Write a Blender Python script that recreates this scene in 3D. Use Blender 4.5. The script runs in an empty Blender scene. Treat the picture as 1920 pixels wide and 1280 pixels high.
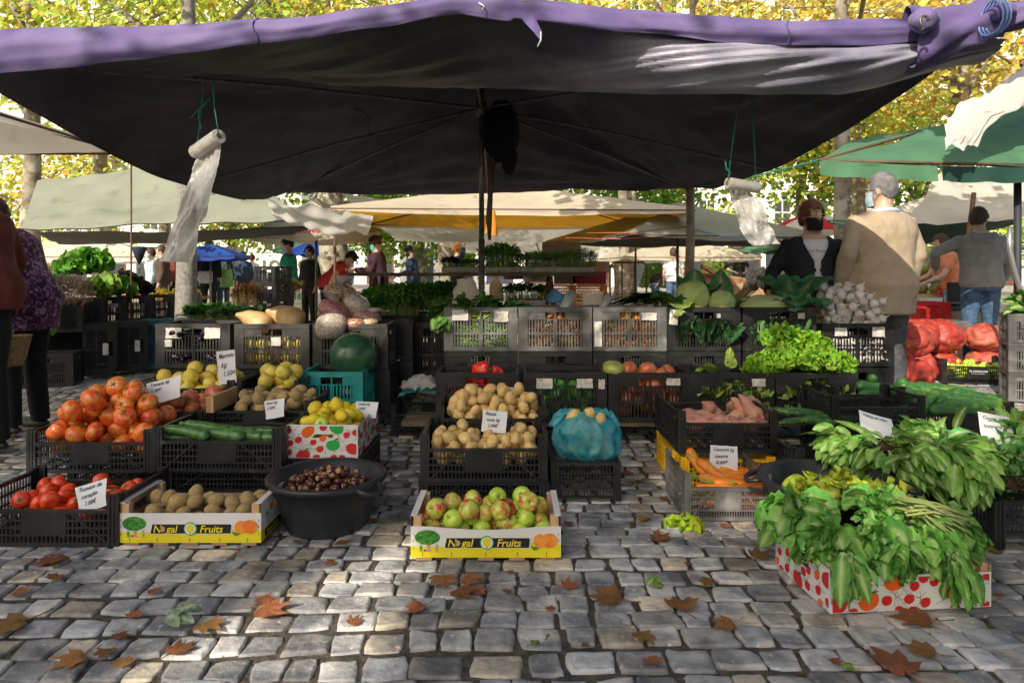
import bpy, math, random
from mathutils import Vector, Matrix, noise as mnoise
R = math.radians
PI = math.pi
scene = bpy.context.scene
COL = scene.collection
rnd = random.Random(7)
H, F, YH = 1.1, 1280.0, 507.0        # eye height, focal length (in photo pixels), horizon row

def at(px, py, Y):
    """world point seen at photo pixel (px,py) at distance Y"""
    return Vector(((px-960)/F*Y, Y, H+(YH-py)/F*Y))
def gnd(px, py):
    Y = F*H/(py-YH)
    return Vector(((px-960)/F*Y, Y, 0))
def V(*a): return Vector(a)
def lerp(a, b, t): return a+(b-a)*t
def n3(x, y, z): return mnoise.noise(Vector((x, y, z)))
def clamp(x, a=0., b=1.): return max(a, min(b, x))
def smooth(a, b, x):
    t = clamp((x-a)/(b-a)); return t*t*(3-2*t)

# ------------------------------------------------------------------ mesh builder
class MB:
    def __init__(s):
        s.v = []; s.f = []; s.m = []; s.c = []; s.sm = []; s.cur = 0; s.col = (1, 1, 1); s.smooth = True; s.M = None
    def vert(s, p, col=None):
        p = Vector(p)
        if s.M is not None: p = s.M @ p
        s.v.append(tuple(p)); s.c.append(col or s.col); return len(s.v)-1
    def face(s, idx, mi=None, sm=None):
        s.f.append(tuple(idx)); s.m.append(s.cur if mi is None else mi); s.sm.append(s.smooth if sm is None else sm)
    def poly(s, pts, mi=None, sm=False, col=None):
        s.face([s.vert(p, col) for p in pts], mi, sm)
    def box(s, x0, x1, y0, y1, z0, z1, mi=None):
        i = [s.vert(p) for p in ((x0,y0,z0),(x1,y0,z0),(x1,y1,z0),(x0,y1,z0),(x0,y0,z1),(x1,y0,z1),(x1,y1,z1),(x0,y1,z1))]
        for q in ((0,3,2,1),(4,5,6,7),(0,1,5,4),(1,2,6,5),(2,3,7,6),(3,0,4,7)):
            s.face([i[k] for k in q], mi, False)
    def bbox(s, x0, x1, y0, y1, z0, z1, b=.004, mi=None):
        """box with chamfered vertical + top edges"""
        prof = [(x0+b,y0),(x1-b,y0),(x1,y0+b),(x1,y1-b),(x1-b,y1),(x0+b,y1),(x0,y1-b),(x0,y0+b)]
        cx, cy = (x0+x1)/2, (y0+y1)/2
        def ring(z, ins):
            return [s.vert((x-math.copysign(ins, x-cx), y-math.copysign(ins, y-cy), z)) for x, y in prof]
        rs = [ring(z0, b), ring(z0+b, 0), ring(z1-b, 0), ring(z1, b)]
        for a, c in zip(rs, rs[1:]):
            for k in range(8): s.face((a[k], a[(k+1)%8], c[(k+1)%8], c[k]), mi, False)
        s.face(rs[0][::-1], mi, False); s.face(rs[-1], mi, False)
    def tube(s, pts, r, n=6, cap=True, mi=None, sm=True, flat=None, cols=None):
        pts = [Vector(p) for p in pts]
        if not hasattr(r, '__len__'): r = [r]*len(pts)
        up = None; rings = []
        for k, p in enumerate(pts):
            t = (pts[min(k+1, len(pts)-1)]-pts[max(k-1, 0)])
            if t.length < 1e-9: t = Vector((0,0,1))
            t.normalize()
            if up is None:
                up = Vector((0,0,1)) if abs(t.z) < .9 else Vector((1,0,0))
            a = t.cross(up)
            if a.length < 1e-6: a = t.cross(Vector((0,1,0)))
            a.normalize(); b = a.cross(t).normalized(); up = b
            c = cols[k] if cols else None
            fl = flat or 1
            rings.append([s.vert(p+a*(math.cos(2*PI*j/n)*r[k])+b*(math.sin(2*PI*j/n)*r[k]*fl), c) for j in range(n)])
        for A, B in zip(rings, rings[1:]):
            for j in range(n): s.face((A[j], A[(j+1)%n], B[(j+1)%n], B[j]), mi, sm)
        if cap:
            s.face(rings[0][::-1], mi, sm); s.face(rings[-1], mi, sm)
    def lathe(s, prof, n=16, mi=None, sm=True, fn=None, colfn=None):
        """prof: list of (r,z); fn(ang,k,r,z)->(r,z)"""
        rings = []
        for k, (r, z) in enumerate(prof):
            if r < 1e-6:
                rings.append([s.vert((0,0,z), colfn(0,k) if colfn else None)])
            else:
                rg = []
                for j in range(n):
                    a = 2*PI*j/n; rr, zz = (fn(a,k,r,z) if fn else (r,z))
                    rg.append(s.vert((rr*math.cos(a), rr*math.sin(a), zz), colfn(a,k) if colfn else None))
                rings.append(rg)
        for A, B in zip(rings, rings[1:]):
            for j in range(n):
                j2 = (j+1)%n
                if len(A) == 1 and len(B) == 1: continue
                if len(A) == 1: s.face((A[0], B[j2], B[j])[::-1] if False else (A[0], B[j], B[j2])[::-1], mi, sm)
                elif len(B) == 1: s.face((A[j], A[j2], B[0]), mi, sm)
                else: s.face((A[j], A[j2], B[j2], B[j]), mi, sm)
    def ellipsoid(s, c, r, nu=12, nv=8, mi=None, fn=None, rot=None, colfn=None):
        c = Vector(c); rings = []
        for k in range(nv+1):
            th = PI*k/nv
            m = 1 if k in (0, nv) else nu
            rg = []
            for j in range(m):
                a = 2*PI*j/nu
                d = Vector((math.sin(th)*math.cos(a), math.sin(th)*math.sin(a), -math.cos(th)))
                q = 1 if fn is None else fn(d)
                p = Vector((d.x*r[0]*q, d.y*r[1]*q, d.z*r[2]*q))
                if rot is not None: p = rot @ p
                rg.append(s.vert(c+p, colfn(d) if colfn else None))
            rings.append(rg)
        for A, B in zip(rings, rings[1:]):
            for j in range(nu):
                j2 = (j+1)%nu
                if len(A) == 1: s.face((A[0], B[j2], B[j]), mi, True)
                elif len(B) == 1: s.face((A[j], A[j2], B[0]), mi, True)
                else: s.face((A[j], A[j2], B[j2], B[j]), mi, True)
    def grid(s, fn, nu, nv, mi=None, sm=True, colfn=None):
        ids = [[s.vert(fn(i/nu, j/nv), colfn(i/nu, j/nv) if colfn else None) for i in range(nu+1)] for j in range(nv+1)]
        for j in range(nv):
            for i in range(nu): s.face((ids[j][i], ids[j][i+1], ids[j+1][i+1], ids[j+1][i]), mi, sm)
        return ids
    def loft(s, rings, cap=True, mi=None, sm=True):
        rr = [[s.vert(p) for p in r] for r in rings]; n = len(rr[0])
        for A, B in zip(rr, rr[1:]):
            for j in range(n): s.face((A[j], A[(j+1)%n], B[(j+1)%n], B[j]), mi, sm)
        if cap: s.face(rr[0][::-1], mi, sm); s.face(rr[-1], mi, sm)
    def add(s, mesh_v, mesh_f, mi=None, sm=True, col=None):
        i0 = len(s.v)
        for p in mesh_v: s.vert(p, col)
        for f in mesh_f: s.face([i0+k for k in f], mi, sm)
    def mesh(s, name, mats):
        me = bpy.data.meshes.new(name)
        me.from_pydata(s.v, [], s.f)
        if not isinstance(mats, (list, tuple)): mats = [mats]
        for m in mats: me.materials.append(m)
        me.polygons.foreach_set('material_index', s.m)
        me.polygons.foreach_set('use_smooth', s.sm)
        at_ = me.color_attributes.new('Col', 'FLOAT_COLOR', 'POINT')
        buf = []
        for c in s.c: buf += [c[0], c[1], c[2], 1.0]
        at_.data.foreach_set('color', buf)
        me.validate(); me.update()
        return me

def put(name, data, parent=None, label=None, cat=None, group=None, kind=None, loc=None, rot=None):
    o = bpy.data.objects.new(name, data); COL.objects.link(o)
    if parent is not None: o.parent = parent
    if loc is not None: o.location = loc
    if rot is not None: o.rotation_euler = rot
    if label: o['label'] = label
    if cat: o['category'] = cat
    if group: o['group'] = group
    if kind: o['kind'] = kind
    return o
def obj(name, mb, mats, parent=None, **k):
    return put(name, mb.mesh(name, mats), parent, **k)
def thing(name, label, cat, loc=(0,0,0), rz=0, group=None, rot=None):
    return put(name, None, None, label, cat, group, None, loc, rot or (0,0,rz))
def copy_tree(o, parent=None):
    kids = [c for c in COL.objects if c.parent is o] if o.get('_k') is None else []
    c = o.copy(); COL.objects.link(c)
    if parent is not None: c.parent = parent
    for ch in list(o.children): copy_tree(ch, c)
    return c
def dup(root, label=None, group=None, loc=None, rot=None, scale=None, parent=None):
    c = root.copy(); COL.objects.link(c); c.parent = parent
    for ch in root.children:
        d = ch.copy(); COL.objects.link(d); d.parent = c
        for g in ch.children:
            e = g.copy(); COL.objects.link(e); e.parent = d
    if label: c['label'] = label
    if group: c['group'] = group
    elif 'group' in c and group is False: del c['group']
    if loc is not None: c.location = loc
    if rot is not None: c.rotation_euler = rot
    if scale is not None: c.scale = scale if hasattr(scale, '__len__') else (scale,)*3
    return c

class Proto:
    """first use moves the original, later uses copy it together with its parts"""
    def __init__(s, root):
        s.root = root; s.used = False; s.kids = [(c, list(c.children)) for c in root.children]
    def place(s, label, loc, rot=(0,0,0), scale=1, group=None):
        if not s.used:
            s.used = True; o = s.root
        else:
            o = s.root.copy(); COL.objects.link(o)
            for c, gs in s.kids:
                d = c.copy(); COL.objects.link(d); d.parent = o
                for g in gs:
                    e = g.copy(); COL.objects.link(e); e.parent = d
        o['label'] = label
        if group: o['group'] = group
        o.location = loc; o.rotation_euler = rot; o.scale = scale if hasattr(scale, '__len__') else (scale,)*3
        return o

# ------------------------------------------------------------------ materials
MATS = {}
def mat(name, c1, c2=None, rough=.6, nscale=8., detail=4., bump=0., bscale=None, spec=.5, rand=None, vcol=False,
        trans=0., metal=0., contrast=(.35, .65), coat=0., alpha=1., c3=None, c3scale=2., c3range=(.55,.75), sheen=0., distort=0., emission=None):
    if name in MATS: return MATS[name]
    m = bpy.data.materials.new(name); m.use_nodes = True
    nt = m.node_tree; N = nt.nodes; L = nt.links
    for n in list(N): N.remove(n)
    out = N.new('ShaderNodeOutputMaterial'); bs = N.new('ShaderNodeBsdfPrincipled')
    L.new(bs.outputs[0], out.inputs[0])
    bs.inputs['Roughness'].default_value = rough; bs.inputs['Metallic'].default_value = metal
    bs.inputs['Specular IOR Level'].default_value = spec
    if coat: bs.inputs['Coat Weight'].default_value = coat; bs.inputs['Coat Roughness'].default_value = .15
    if sheen: bs.inputs['Sheen Weight'].default_value = sheen
    tc = N.new('ShaderNodeTexCoord')
    vec = tc.outputs['Object']
    oi = N.new('ShaderNodeObjectInfo')
    mp = N.new('ShaderNodeVectorMath'); mp.operation = 'ADD'
    cx = N.new('ShaderNodeVectorMath'); cx.operation = 'SCALE'; cx.inputs[0].default_value = (13.1, 7.7, 5.3)
    L.new(oi.outputs['Random'], cx.inputs['Scale'])
    L.new(vec, mp.inputs[0]); L.new(cx.outputs[0], mp.inputs[1]); vec = mp.outputs[0]
    def rgb(c): return (c[0], c[1], c[2], 1)
    def noise(sc, dt=detail):
        n = N.new('ShaderNodeTexNoise'); n.inputs['Scale'].default_value = sc; n.inputs['Detail'].default_value = dt
        n.inputs['Distortion'].default_value = distort
        L.new(vec, n.inputs['Vector']); return n
    def mix(fac, a, b, kind='MIX'):
        x = N.new('ShaderNodeMix'); x.data_type = 'RGBA'; x.blend_type = kind
        for sock, val in ((x.inputs[0], fac), (x.inputs[6], a), (x.inputs[7], b)):
            if hasattr(val, 'is_linked'): L.new(val, sock)
            else: sock.default_value = val
        return x.outputs[2]
    def ramp(fac, a, b):
        r = N.new('ShaderNodeMapRange'); r.inputs['From Min'].default_value = a; r.inputs['From Max'].default_value = b
        r.interpolation_type = 'SMOOTHSTEP'
        L.new(fac, r.inputs['Value']); return r.outputs[0]
    col = None
    if c2 is not None:
        col = mix(ramp(noise(nscale).outputs['Fac'], *contrast), rgb(c1), rgb(c2))
    if c3 is not None:
        col = mix(ramp(noise(c3scale, 3).outputs['Fac'], *c3range), col if col is not None else rgb(c1), rgb(c3))
    if rand is not None:
        rm = N.new('ShaderNodeMapRange'); rm.inputs['To Min'].default_value = rand[0]; rm.inputs['To Max'].default_value = rand[1]
        L.new(oi.outputs['Random'], rm.inputs['Value'])
        hv = N.new('ShaderNodeHueSaturation')
        L.new(rm.outputs[0], hv.inputs['Value'])
        if len(rand) > 2:
            wn = N.new('ShaderNodeTexWhiteNoise'); wn.noise_dimensions = '1D'; L.new(oi.outputs['Random'], wn.inputs['W'])
            r2 = N.new('ShaderNodeMapRange'); r2.inputs['To Min'].default_value = rand[2]; r2.inputs['To Max'].default_value = rand[3]
            L.new(wn.outputs['Value'], r2.inputs['Value']); L.new(r2.outputs[0], hv.inputs['Hue'])
        if col is not None: L.new(col, hv.inputs['Color'])
        else: hv.inputs['Color'].default_value = rgb(c1)
        col = hv.outputs[0]
    if vcol:
        a = N.new('ShaderNodeVertexColor'); a.layer_name = 'Col'
        col = mix(1.0, col if col is not None else rgb(c1), a.outputs[0], 'MULTIPLY')
    if col is None: bs.inputs['Base Color'].default_value = rgb(c1)
    else: L.new(col, bs.inputs['Base Color'])
    if bump:
        b = N.new('ShaderNodeBump'); b.inputs['Strength'].default_value = min(1, bump); b.inputs['Distance'].default_value = .01*max(1, bump)
        L.new(noise(bscale or nscale*3, 5).outputs['Fac'], b.inputs['Height']); L.new(b.outputs[0], bs.inputs['Normal'])
    if trans:
        t = N.new('ShaderNodeBsdfTranslucent'); mx = N.new('ShaderNodeMixShader'); mx.inputs[0].default_value = trans
        if col is None: t.inputs[0].default_value = rgb(c1)
        else: L.new(col, t.inputs[0])
        L.new(bs.outputs[0], mx.inputs[1]); L.new(t.outputs[0], mx.inputs[2]); L.new(mx.outputs[0], out.inputs[0])
    if alpha < 1:
        bs.inputs['Alpha'].default_value = alpha
    MATS[name] = m
    return m

def text_mb(mb, txt, size, place, mi=0, shear=0., bold=0., align='LEFT', narrow=1.):
    """add flat text to a builder; place(x,y)->point"""
    cu = bpy.data.curves.new('lettering', 'FONT'); cu.body = txt; cu.size = size; cu.shear = shear; cu.offset = bold
    cu.align_x = align; cu.resolution_u = 2; cu.fill_mode = 'FRONT'
    o = bpy.data.objects.new('lettering', cu); COL.objects.link(o)
    dg = bpy.context.evaluated_depsgraph_get(); dg.update()
    me = bpy.data.meshes.new_from_object(o.evaluated_get(dg))
    vs = [place(v.co.x*narrow, v.co.y) for v in me.vertices]; fs = [tuple(p.vertices) for p in me.polygons]
    mb.add(vs, fs, mi, False)
    bpy.data.objects.remove(o); bpy.data.curves.remove(cu); bpy.data.meshes.remove(me)

def remeshed(mb, vox=.012, smooth_it=4, name='body', disp=0., dscale=8.):
    """voxel-merge overlapping volumes into one continuous surface; returns MB"""
    me = mb.mesh('tmp', [])
    o = bpy.data.objects.new('tmp', me); COL.objects.link(o)
    m = o.modifiers.new('r', 'REMESH'); m.mode = 'VOXEL'; m.voxel_size = vox; m.use_smooth_shade = True
    if smooth_it:
        s = o.modifiers.new('s', 'SMOOTH'); s.iterations = smooth_it; s.factor = .5
    dg = bpy.context.evaluated_depsgraph_get(); dg.update()
    e = bpy.data.meshes.new_from_object(o.evaluated_get(dg))
    r = MB()
    for v in e.vertices:
        p = v.co
        if disp:
            p = p + v.normal*disp*(n3(p.x*dscale, p.y*dscale, p.z*dscale*.7)+.5*n3(p.x*dscale*2.3, p.y*dscale*2.3, p.z*dscale*1.2+5))
        r.vert(p)
    for f in e.polygons: r.face(tuple(f.vertices), 0, True)
    bpy.data.objects.remove(o); bpy.data.meshes.remove(me); bpy.data.meshes.remove(e)
    return r
# ------------------------------------------------------------------ camera, light, world
cam = bpy.data.cameras.new('camera'); camo = bpy.data.objects.new('camera', cam); COL.objects.link(camo)
cam.lens = 24; cam.sensor_width = 36; cam.shift_y = -(640-YH)/1920
camo.location = (0, 0, H); camo.rotation_euler = (R(90), 0, 0); cam.clip_end = 2000; cam.clip_start = .05
scene.camera = camo
SUN_EL, SUN_AZ = R(32.5), R(29)          # light travels towards +X,+Y,-Z
SUN_D = Vector((math.sin(SUN_AZ)*math.cos(SUN_EL), math.cos(SUN_AZ)*math.cos(SUN_EL), -math.sin(SUN_EL)))
sl = bpy.data.lights.new('sun', 'SUN'); sl.energy = 5.0; sl.angle = R(.25); sl.color = (1, .89, .72)
so = bpy.data.objects.new('sun', sl); COL.objects.link(so); so.rotation_euler = SUN_D.to_track_quat('-Z', 'Y').to_euler()
w = bpy.data.worlds.new('World'); scene.world = w; w.use_nodes = True
nt = w.node_tree; bg = nt.nodes['Background']; sk = nt.nodes.new('ShaderNodeTexSky'); sk.sky_type = 'NISHITA'; sk.sun_disc = False
sk.sun_elevation = SUN_EL; sk.sun_rotation = math.atan2(-SUN_D.x, -SUN_D.y); sk.dust_density = 4.0; sk.air_density = 1.2; sk.ozone_density = 1.0
nt.links.new(sk.outputs[0], bg.inputs[0]); bg.inputs[1].default_value = .15
scene.view_settings.view_transform = 'Standard'; scene.view_settings.look = 'None'; scene.view_settings.exposure = 0
scene.render.engine = 'CYCLES'; scene.cycles.max_bounces = 6; scene.cycles.transparent_max_bounces = 6
scene.cycles.use_denoising = True

# ------------------------------------------------------------------ ground
M_joint = mat('sandy joint soil', (.05, .043, .034), (.12, .10, .078), rough=.95, nscale=30, bump=.6)
M_stone = mat('worn granite cobble', (.21, .216, .235), (.64, .63, .61), rough=.6, nscale=9, detail=10, bump=.8, bscale=34, vcol=True,
              c3=(.70, .66, .60), c3scale=45, c3range=(.6, .75), contrast=(.3, .7))
M_far = mat('far pavement', (.3, .28, .25), (.42, .39, .34), rough=.8, nscale=1.2)
g = MB(); g.smooth = False
g.poly([(-400,-60,-.0135),(400,-60,-.0135),(400,900,-.0135),(-400,900,-.0135)])
obj('ground', g, M_joint, kind='structure')
cob = MB(); cr = random.Random(3)
def stone(cx, cy, hx, hy, tilt, n):
    base = .55+.62*cr.random(); hue = cr.random()
    col = (base*(1+.06*(hue-.45)), base, base*(1-.10*(hue-.55)))
    if cr.random() < .12: col = (base*1.15, base*1.03, base*.84)
    sx, sy = [cr.uniform(-.010, .010) for _ in range(4)], [cr.uniform(-.010, .010) for _ in range(4)]
    zt = cr.uniform(-.005, .004); tx, ty = cr.uniform(-.02, .02), cr.uniform(-.03, .03); off = cr.random()*50
    def P(u, v):
        a, b = u*2-1, v*2-1
        # superellipse-like rounding of the corners
        k = 1-.07*(a*a*b*b)
        ex = (sx[0]*(1-u)*(1-v)+sx[1]*u*(1-v)+sx[2]*(1-u)*v+sx[3]*u*v)
        ey = (sy[0]*(1-u)*(1-v)+sy[1]*u*(1-v)+sy[2]*(1-u)*v+sy[3]*u*v)
        x, y = a*hx*k+ex, b*hy*k+ey
        e = max(abs(a), abs(b))
        x += .006*n3(off+a*2, b*2, 1)*e; y += .006*n3(off+a*2, b*2, 9)*e
        ed = min(1-abs(a), 1-abs(b))
        z = -.003-.013*(1-smooth(0, .12, ed))**1.8 + zt + tx*a*hx*1.2+ty*b*hy*1.2 + .003*n3(off+a*1.6, b*1.6, 3)+.003*n3(off+a*4, b*4, 5)
        if ed < .001: z = -.04
        q = x*math.cos(tilt)-y*math.sin(tilt); r_ = x*math.sin(tilt)+y*math.cos(tilt)
        return (cx+q, cy+r_, z)
    # non uniform grid so that edges are rounded
    ks = [0, .02, .055, .12, .36, .64, .88, .945, .98, 1] if n > 6 else [0, .08, .3, .7, .92, 1]
    ids = [[cob.vert(P(u, v), tuple(c*(.55 if (u in (0,1) or v in (0,1)) else 1) for c in col)) for u in ks] for v in ks]
    m = len(ks)-1
    for j in range(m):
        for i in range(m): cob.face((ids[j][i], ids[j][i+1], ids[j+1][i+1], ids[j+1][i]))
y = 1.2; row = 0
while y < 8.2:
    d = cr.uniform(.100, .118)
    x = -1.0-y*.9-cr.uniform(0, .2)
    while x < 1.0+y*.9:
        wd = cr.choice([.095, .11, .12, .13, .14, .16])*cr.uniform(.93, 1.07)
        wob = .05*math.sin(x*.5+row*.15)+.02*math.sin(x*1.7+row)
        stone(x+wd/2, y+d/2+wob, wd/2-.003, d/2-.003, .05*math.cos(x*.5+row*.15)+cr.uniform(-.03, .03), 8 if y < 3.3 else 5)
        x += wd
    y += d; row += 1
obj('cobblestone_pavement', cob, M_stone, kind='structure')
g = MB(); g.smooth = False
g.poly([(-60, 8.25, -.012),(60, 8.25, -.012),(60, 80, -.012),(-60, 80, -.012)])
obj('square_pavement', g, M_far, kind='structure')
# ------------------------------------------------------------------ main canopy over the stall
M_purple = mat('faded purple canvas', (.115, .085, .25), (.19, .15, .35), rough=.75, nscale=3, bump=.25, bscale=14, sheen=.2)
M_dark = mat('dark canvas lining', (.078, .074, .105), (.135, .128, .17), rough=.7, nscale=2.2, bump=.35, bscale=10, spec=.35)
M_drape = mat('waxed canvas with painted shade', (.17, .17, .25), (.40, .40, .49), rough=.42, nscale=2.2, detail=7, bump=.5, bscale=9, spec=.6, c3=(.08, .075, .17), c3scale=1.6, vcol=True)
M_steel = mat('grey steel tube', (.16, .155, .14), (.26, .25, .22), rough=.45, metal=.7, nscale=20)
M_cord = mat('green twine', (.02, .22, .16), rough=.8)
M_bluecord = mat('blue cord', (.25, .4, .8), rough=.7)
M_whitecord = mat('white rope', (.7, .68, .62), rough=.8)
PC = V(-.242, 5.43, 0)
can = thing('market_canopy', 'large dark canopy with faded purple front edge over the whole central stall', 'canopy', PC)
cFL, cFR, cBL, cBR = V(-2.655,3.07,2.127), V(2.195,3.07,2.197), V(-2.62,7.79,1.973), V(2.077,7.79,2.044)
def canopy_pt(a, b, dz=0):
    """a: -1 left..1 right, b: -1 front..1 back"""
    u, v = (a+1)/2, (b+1)/2
    p = cFL*(1-u)*(1-v)+cFR*u*(1-v)+cBL*(1-u)*v+cBR*u*v
    if b < 0: p.z += (.153)*(1-abs(a))**1.15*max(0, -b) - .05*math.sin(PI*abs(a))*(-b)     # front ridge rises to the middle rib
    m = max(abs(a), abs(b))
    # edge sag between the corners
    side = abs(a)**3; sag = 1-b*b
    p.z -= side*sag*(.28 if a < 0 else .20)
    p.x += side*sag*(.06 if a < 0 else -.05)
    if b > 0: p.z -= abs(b)**3*(1-a*a)*.03
    rise = 1-m
    apex = 2.89
    p.z = lerp(p.z, apex, rise) - .16*math.sin(PI*rise)*(1-.6*abs(abs(a)-abs(b))/(m+1e-6)*0)
    ang = math.atan2(b, a)
    # folds radiating from the corners
    fold = 0
    for ca, cb in ((-1,-1),(1,-1),(-1,1),(1,1)):
        da, db = a-ca, b-cb; d = math.hypot(da, db)
        th = math.atan2(db, da)
        fold += math.exp(-d*1.5)*math.sin(th*38+3*d)*min(1, d*4)
    p.z += .04*fold + .03*n3(a*2.5, b*2.5, 2) + .010*n3(a*9+b*3, b*5, 6)
    p.z += dz
    return p
for nm, dz, m_ in (('canvas_lining', 0, M_dark), ('canvas_top', .012, M_purple)):
    mb = MB(); mb.grid(lambda u, v: canopy_pt(u*2-1, v*2-1, dz)-PC, 90, 70)
    obj(nm, mb, m_, can)
# purple rolled front edge
mb = MB()
def band(u, v):
    a = u*2-1; p = canopy_pt(a, -1)
    drop = .124+.024*math.sin(u*9+1)+ (.06 if a < -.3 else 0)*smooth(-.3, -1, a)
    if a > .1: drop *= .8
    th = lerp(PI*.62, -PI*.40, v)
    r = drop*.5
    return p + V(0, -.012-r*math.cos(th)*.55, .006-drop*.32+r*math.sin(th)*1.0) + V(0, .016*n3(u*14, v*2.5, 0)+.010*n3(u*5+v*4, v*6, 8)+.006*n3(u*40, v*5, 3), .012*n3(u*11, v*3, 4)) - PC
mb.grid(band, 200, 16)
obj('front_band', mb, M_purple, can)
# seams on the band
mb = MB()
for u in (.312, .80):
    mb.tube([band(u+.002*math.sin(v*9), v)+V(0,-.004,0) for v in [k/10 for k in range(11)]], .004, 5)
obj('seam', mb, M_purple, can)
# inner drape hanging from the front edge
mb = MB()
def drape(u, v):
    a = u*2-1
    p = canopy_pt(a, -1) + V(0, .03, -.05)
    rt = smooth(.50, .74, u)
    yb = lerp(4.04, 3.19, rt)
    px = 960+(p.x*1.0)/2.6*F
    pyb = lerp(lerp(118, 163, smooth(.05, .47, u)), lerp(163, 176, smooth(.5, .72, u)), smooth(.45, .55, u))
    pyb = lerp(pyb, 120, smooth(.86, 1, u))
    zb = H+(YH-pyb)/F*yb
    xb = p.x*lerp(1.0, .97, smooth(.7, 1, u))*(yb/3.10 if u < .5 else lerp(yb/3.10, 1.03, rt))
    xb = lerp(xb, p.x, .55)
    q = V(xb, yb, zb)
    r = p.lerp(q, v)
    bulge = math.sin(PI*v)
    r.y += lerp(.02, -.10, rt)*bulge
    r.z += lerp(-.035, .0, rt)*bulge
    w_ = .035*n3(u*16+v*5, v*2.2-u*5, 7)+.018*n3(u*40+v*16, v*3, 1)
    r.y += w_*rt*min(1, v*4); r.z += w_*.7*(1-rt)*min(1, v*3)
    # hem curls in
    if v > .93: r.y += (v-.93)*.6; r.z += (v-.93)*.1
    return r-PC
mb.grid(drape, 160, 30, colfn=lambda u, v: (lerp(.20, 1, smooth(.46, .62, u+.10*v-.05)),)*3)  # left dimmed and right brightened in colour, as light catches the drape
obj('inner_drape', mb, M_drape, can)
# purple tab hanging at the middle
mb = MB()
tp = [at(968,22,3.044), at(1000,26,3.033), at(1016,60,3.021), at(1016,80,3.009), at(1002,62,3.015), at(985,44,3.033)]
mb.poly([p-PC for p in tp], sm=False)
obj('loose_tab', mb, M_purple, can)
mb = MB(); mb.tube([at(1014,60,2.997)-PC, at(1014,75,2.997)-PC, at(1008,88,2.997)-PC], .003, 5); mb.tube([at(949,50,3.245)-PC, at(950,64,3.233)-PC], .003, 5)
mb.tube([at(898,6,3.021)-PC, at(908,12,3.009)-PC, at(904,20,3.009)-PC], .004, 5)
obj('loose_thread', mb, M_whitecord, can)
# right twisted corner with knot and tie
mb = MB()
def twist(u, v):
    t = u
    A = at(1700, 78,3.092); B = at(1935, 22,2.891)
    c = A.lerp(B, t); r = lerp(.13, .053, smooth(0, .75, t))*(1+.5*math.exp(-((t-.62)/.10)**2))
    th = v*2*PI
    rr = r*(1+.18*math.sin(th*5+t*9))
    return c+V(0, rr*math.cos(th)*.8, rr*math.sin(th)*1.05)-PC
mb.grid(twist, 40, 24); obj('twisted_corner', mb, M_purple, can)
mb = MB()
mb.ellipsoid(at(1733,38,2.950)-PC, (.06,.053,.05), 18, 12, fn=lambda d: 1+.22*n3(d.x*3, d.y*3, d.z*3))
obj('knot', mb, M_purple, can); mb = MB(); mb.ellipsoid(at(1880,24,2.879)-PC, (.053,.047,.036), 18, 12, fn=lambda d: 1+.22*n3(d.x*3+4, d.y*3, d.z*3))
obj('knot', mb, M_purple, can)
mb = MB()
for k in range(3):
    c = at(1858+k*7, 34-k,2.856)-PC
    mb.tube([c+V(.005*math.sin(a*2), .073*math.cos(a), .071*math.sin(a)) for a in [2*PI*i/14 for i in range(15)]], .0045, 5)
obj('tie_cord', mb, M_bluecord, can)
mb = MB(); c = at(1733, 40,2.867)-PC
mb.tube([c+V(.018*math.cos(a*1.0), 0, .022*math.sin(a)+.018*(1 if a > PI else -1)*0) for a in [k*.6 for k in range(8)]]+[c+V(.0,0,-.03), c+V(-.012,0,-.04)], .006, 6)
obj('hook', mb, M_steel, can)
# pole, hub, ribs
mb = MB()
mb.tube([(0,0,0),(0,0,.04)], .13, 20); mb.tube([(0,0,0.02),(0,0,1.35)], .026, 14); mb.tube([(0,0,1.2),(0,0,2.7)], .021, 14)
obj('pole', mb, M_steel, can)
mb = MB(); mb.tube([(0,0,2.33),(0,0,2.44)], .045, 14); obj('hub', mb, M_steel, can)
for (a, b) in ((-1,-1),(1,-1),(-1,1),(1,1),(0,-1),(0,1),(-1,0),(1,0)):
    mb = MB(); e = canopy_pt(a*.97, b*.97)-PC-V(0,0,.03)
    mb.tube([(0,0,2.39), e*.5+V(0,0,1.22), e], .011, 6); obj('rib', mb, M_steel, can)
for a_ in (-.42, .36):
    mb = MB(); mb.tube([canopy_pt(a_+.02*math.sin(k), k/12-.02)-PC-V(0,0,.006) for k in range(13)], .005, 4); obj('seam', mb, M_dark, can)
# dark cloth bundle tied under the hub
mb = MB()
mb.ellipsoid((.15,-.02,2.20), (.147,.115,.247), 20, 16, fn=lambda d: 1+.16*n3(d.x*2.2, d.y*2.2, d.z*2.2+3))
mb.ellipsoid((.22,-.03,1.985), (.065,.06,.13), 12, 10, fn=lambda d: 1+.2*n3(d.x*2, d.y*2, d.z*3))
bc = obj('cloth_bundle', mb, mat('black cloth', (.006,.006,.01), (.014,.013,.018), rough=.9, nscale=6), label='dark cloth bundle tied under the canopy hub on the central pole', cat='cloth', loc=PC)
mb = MB(); mb.tube([(.08,-.03,1.99),(.07,-.03,1.69),(.06,-.03,1.51),(.065,-.025,1.34)], [.035,.02,.025,.012], 8)
obj('hanging_strap', mb, mat('brown strap', (.09,.06,.03), (.16,.11,.06), rough=.8), label='brown strap hanging along the central canopy pole', cat='strap', loc=PC)

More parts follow.
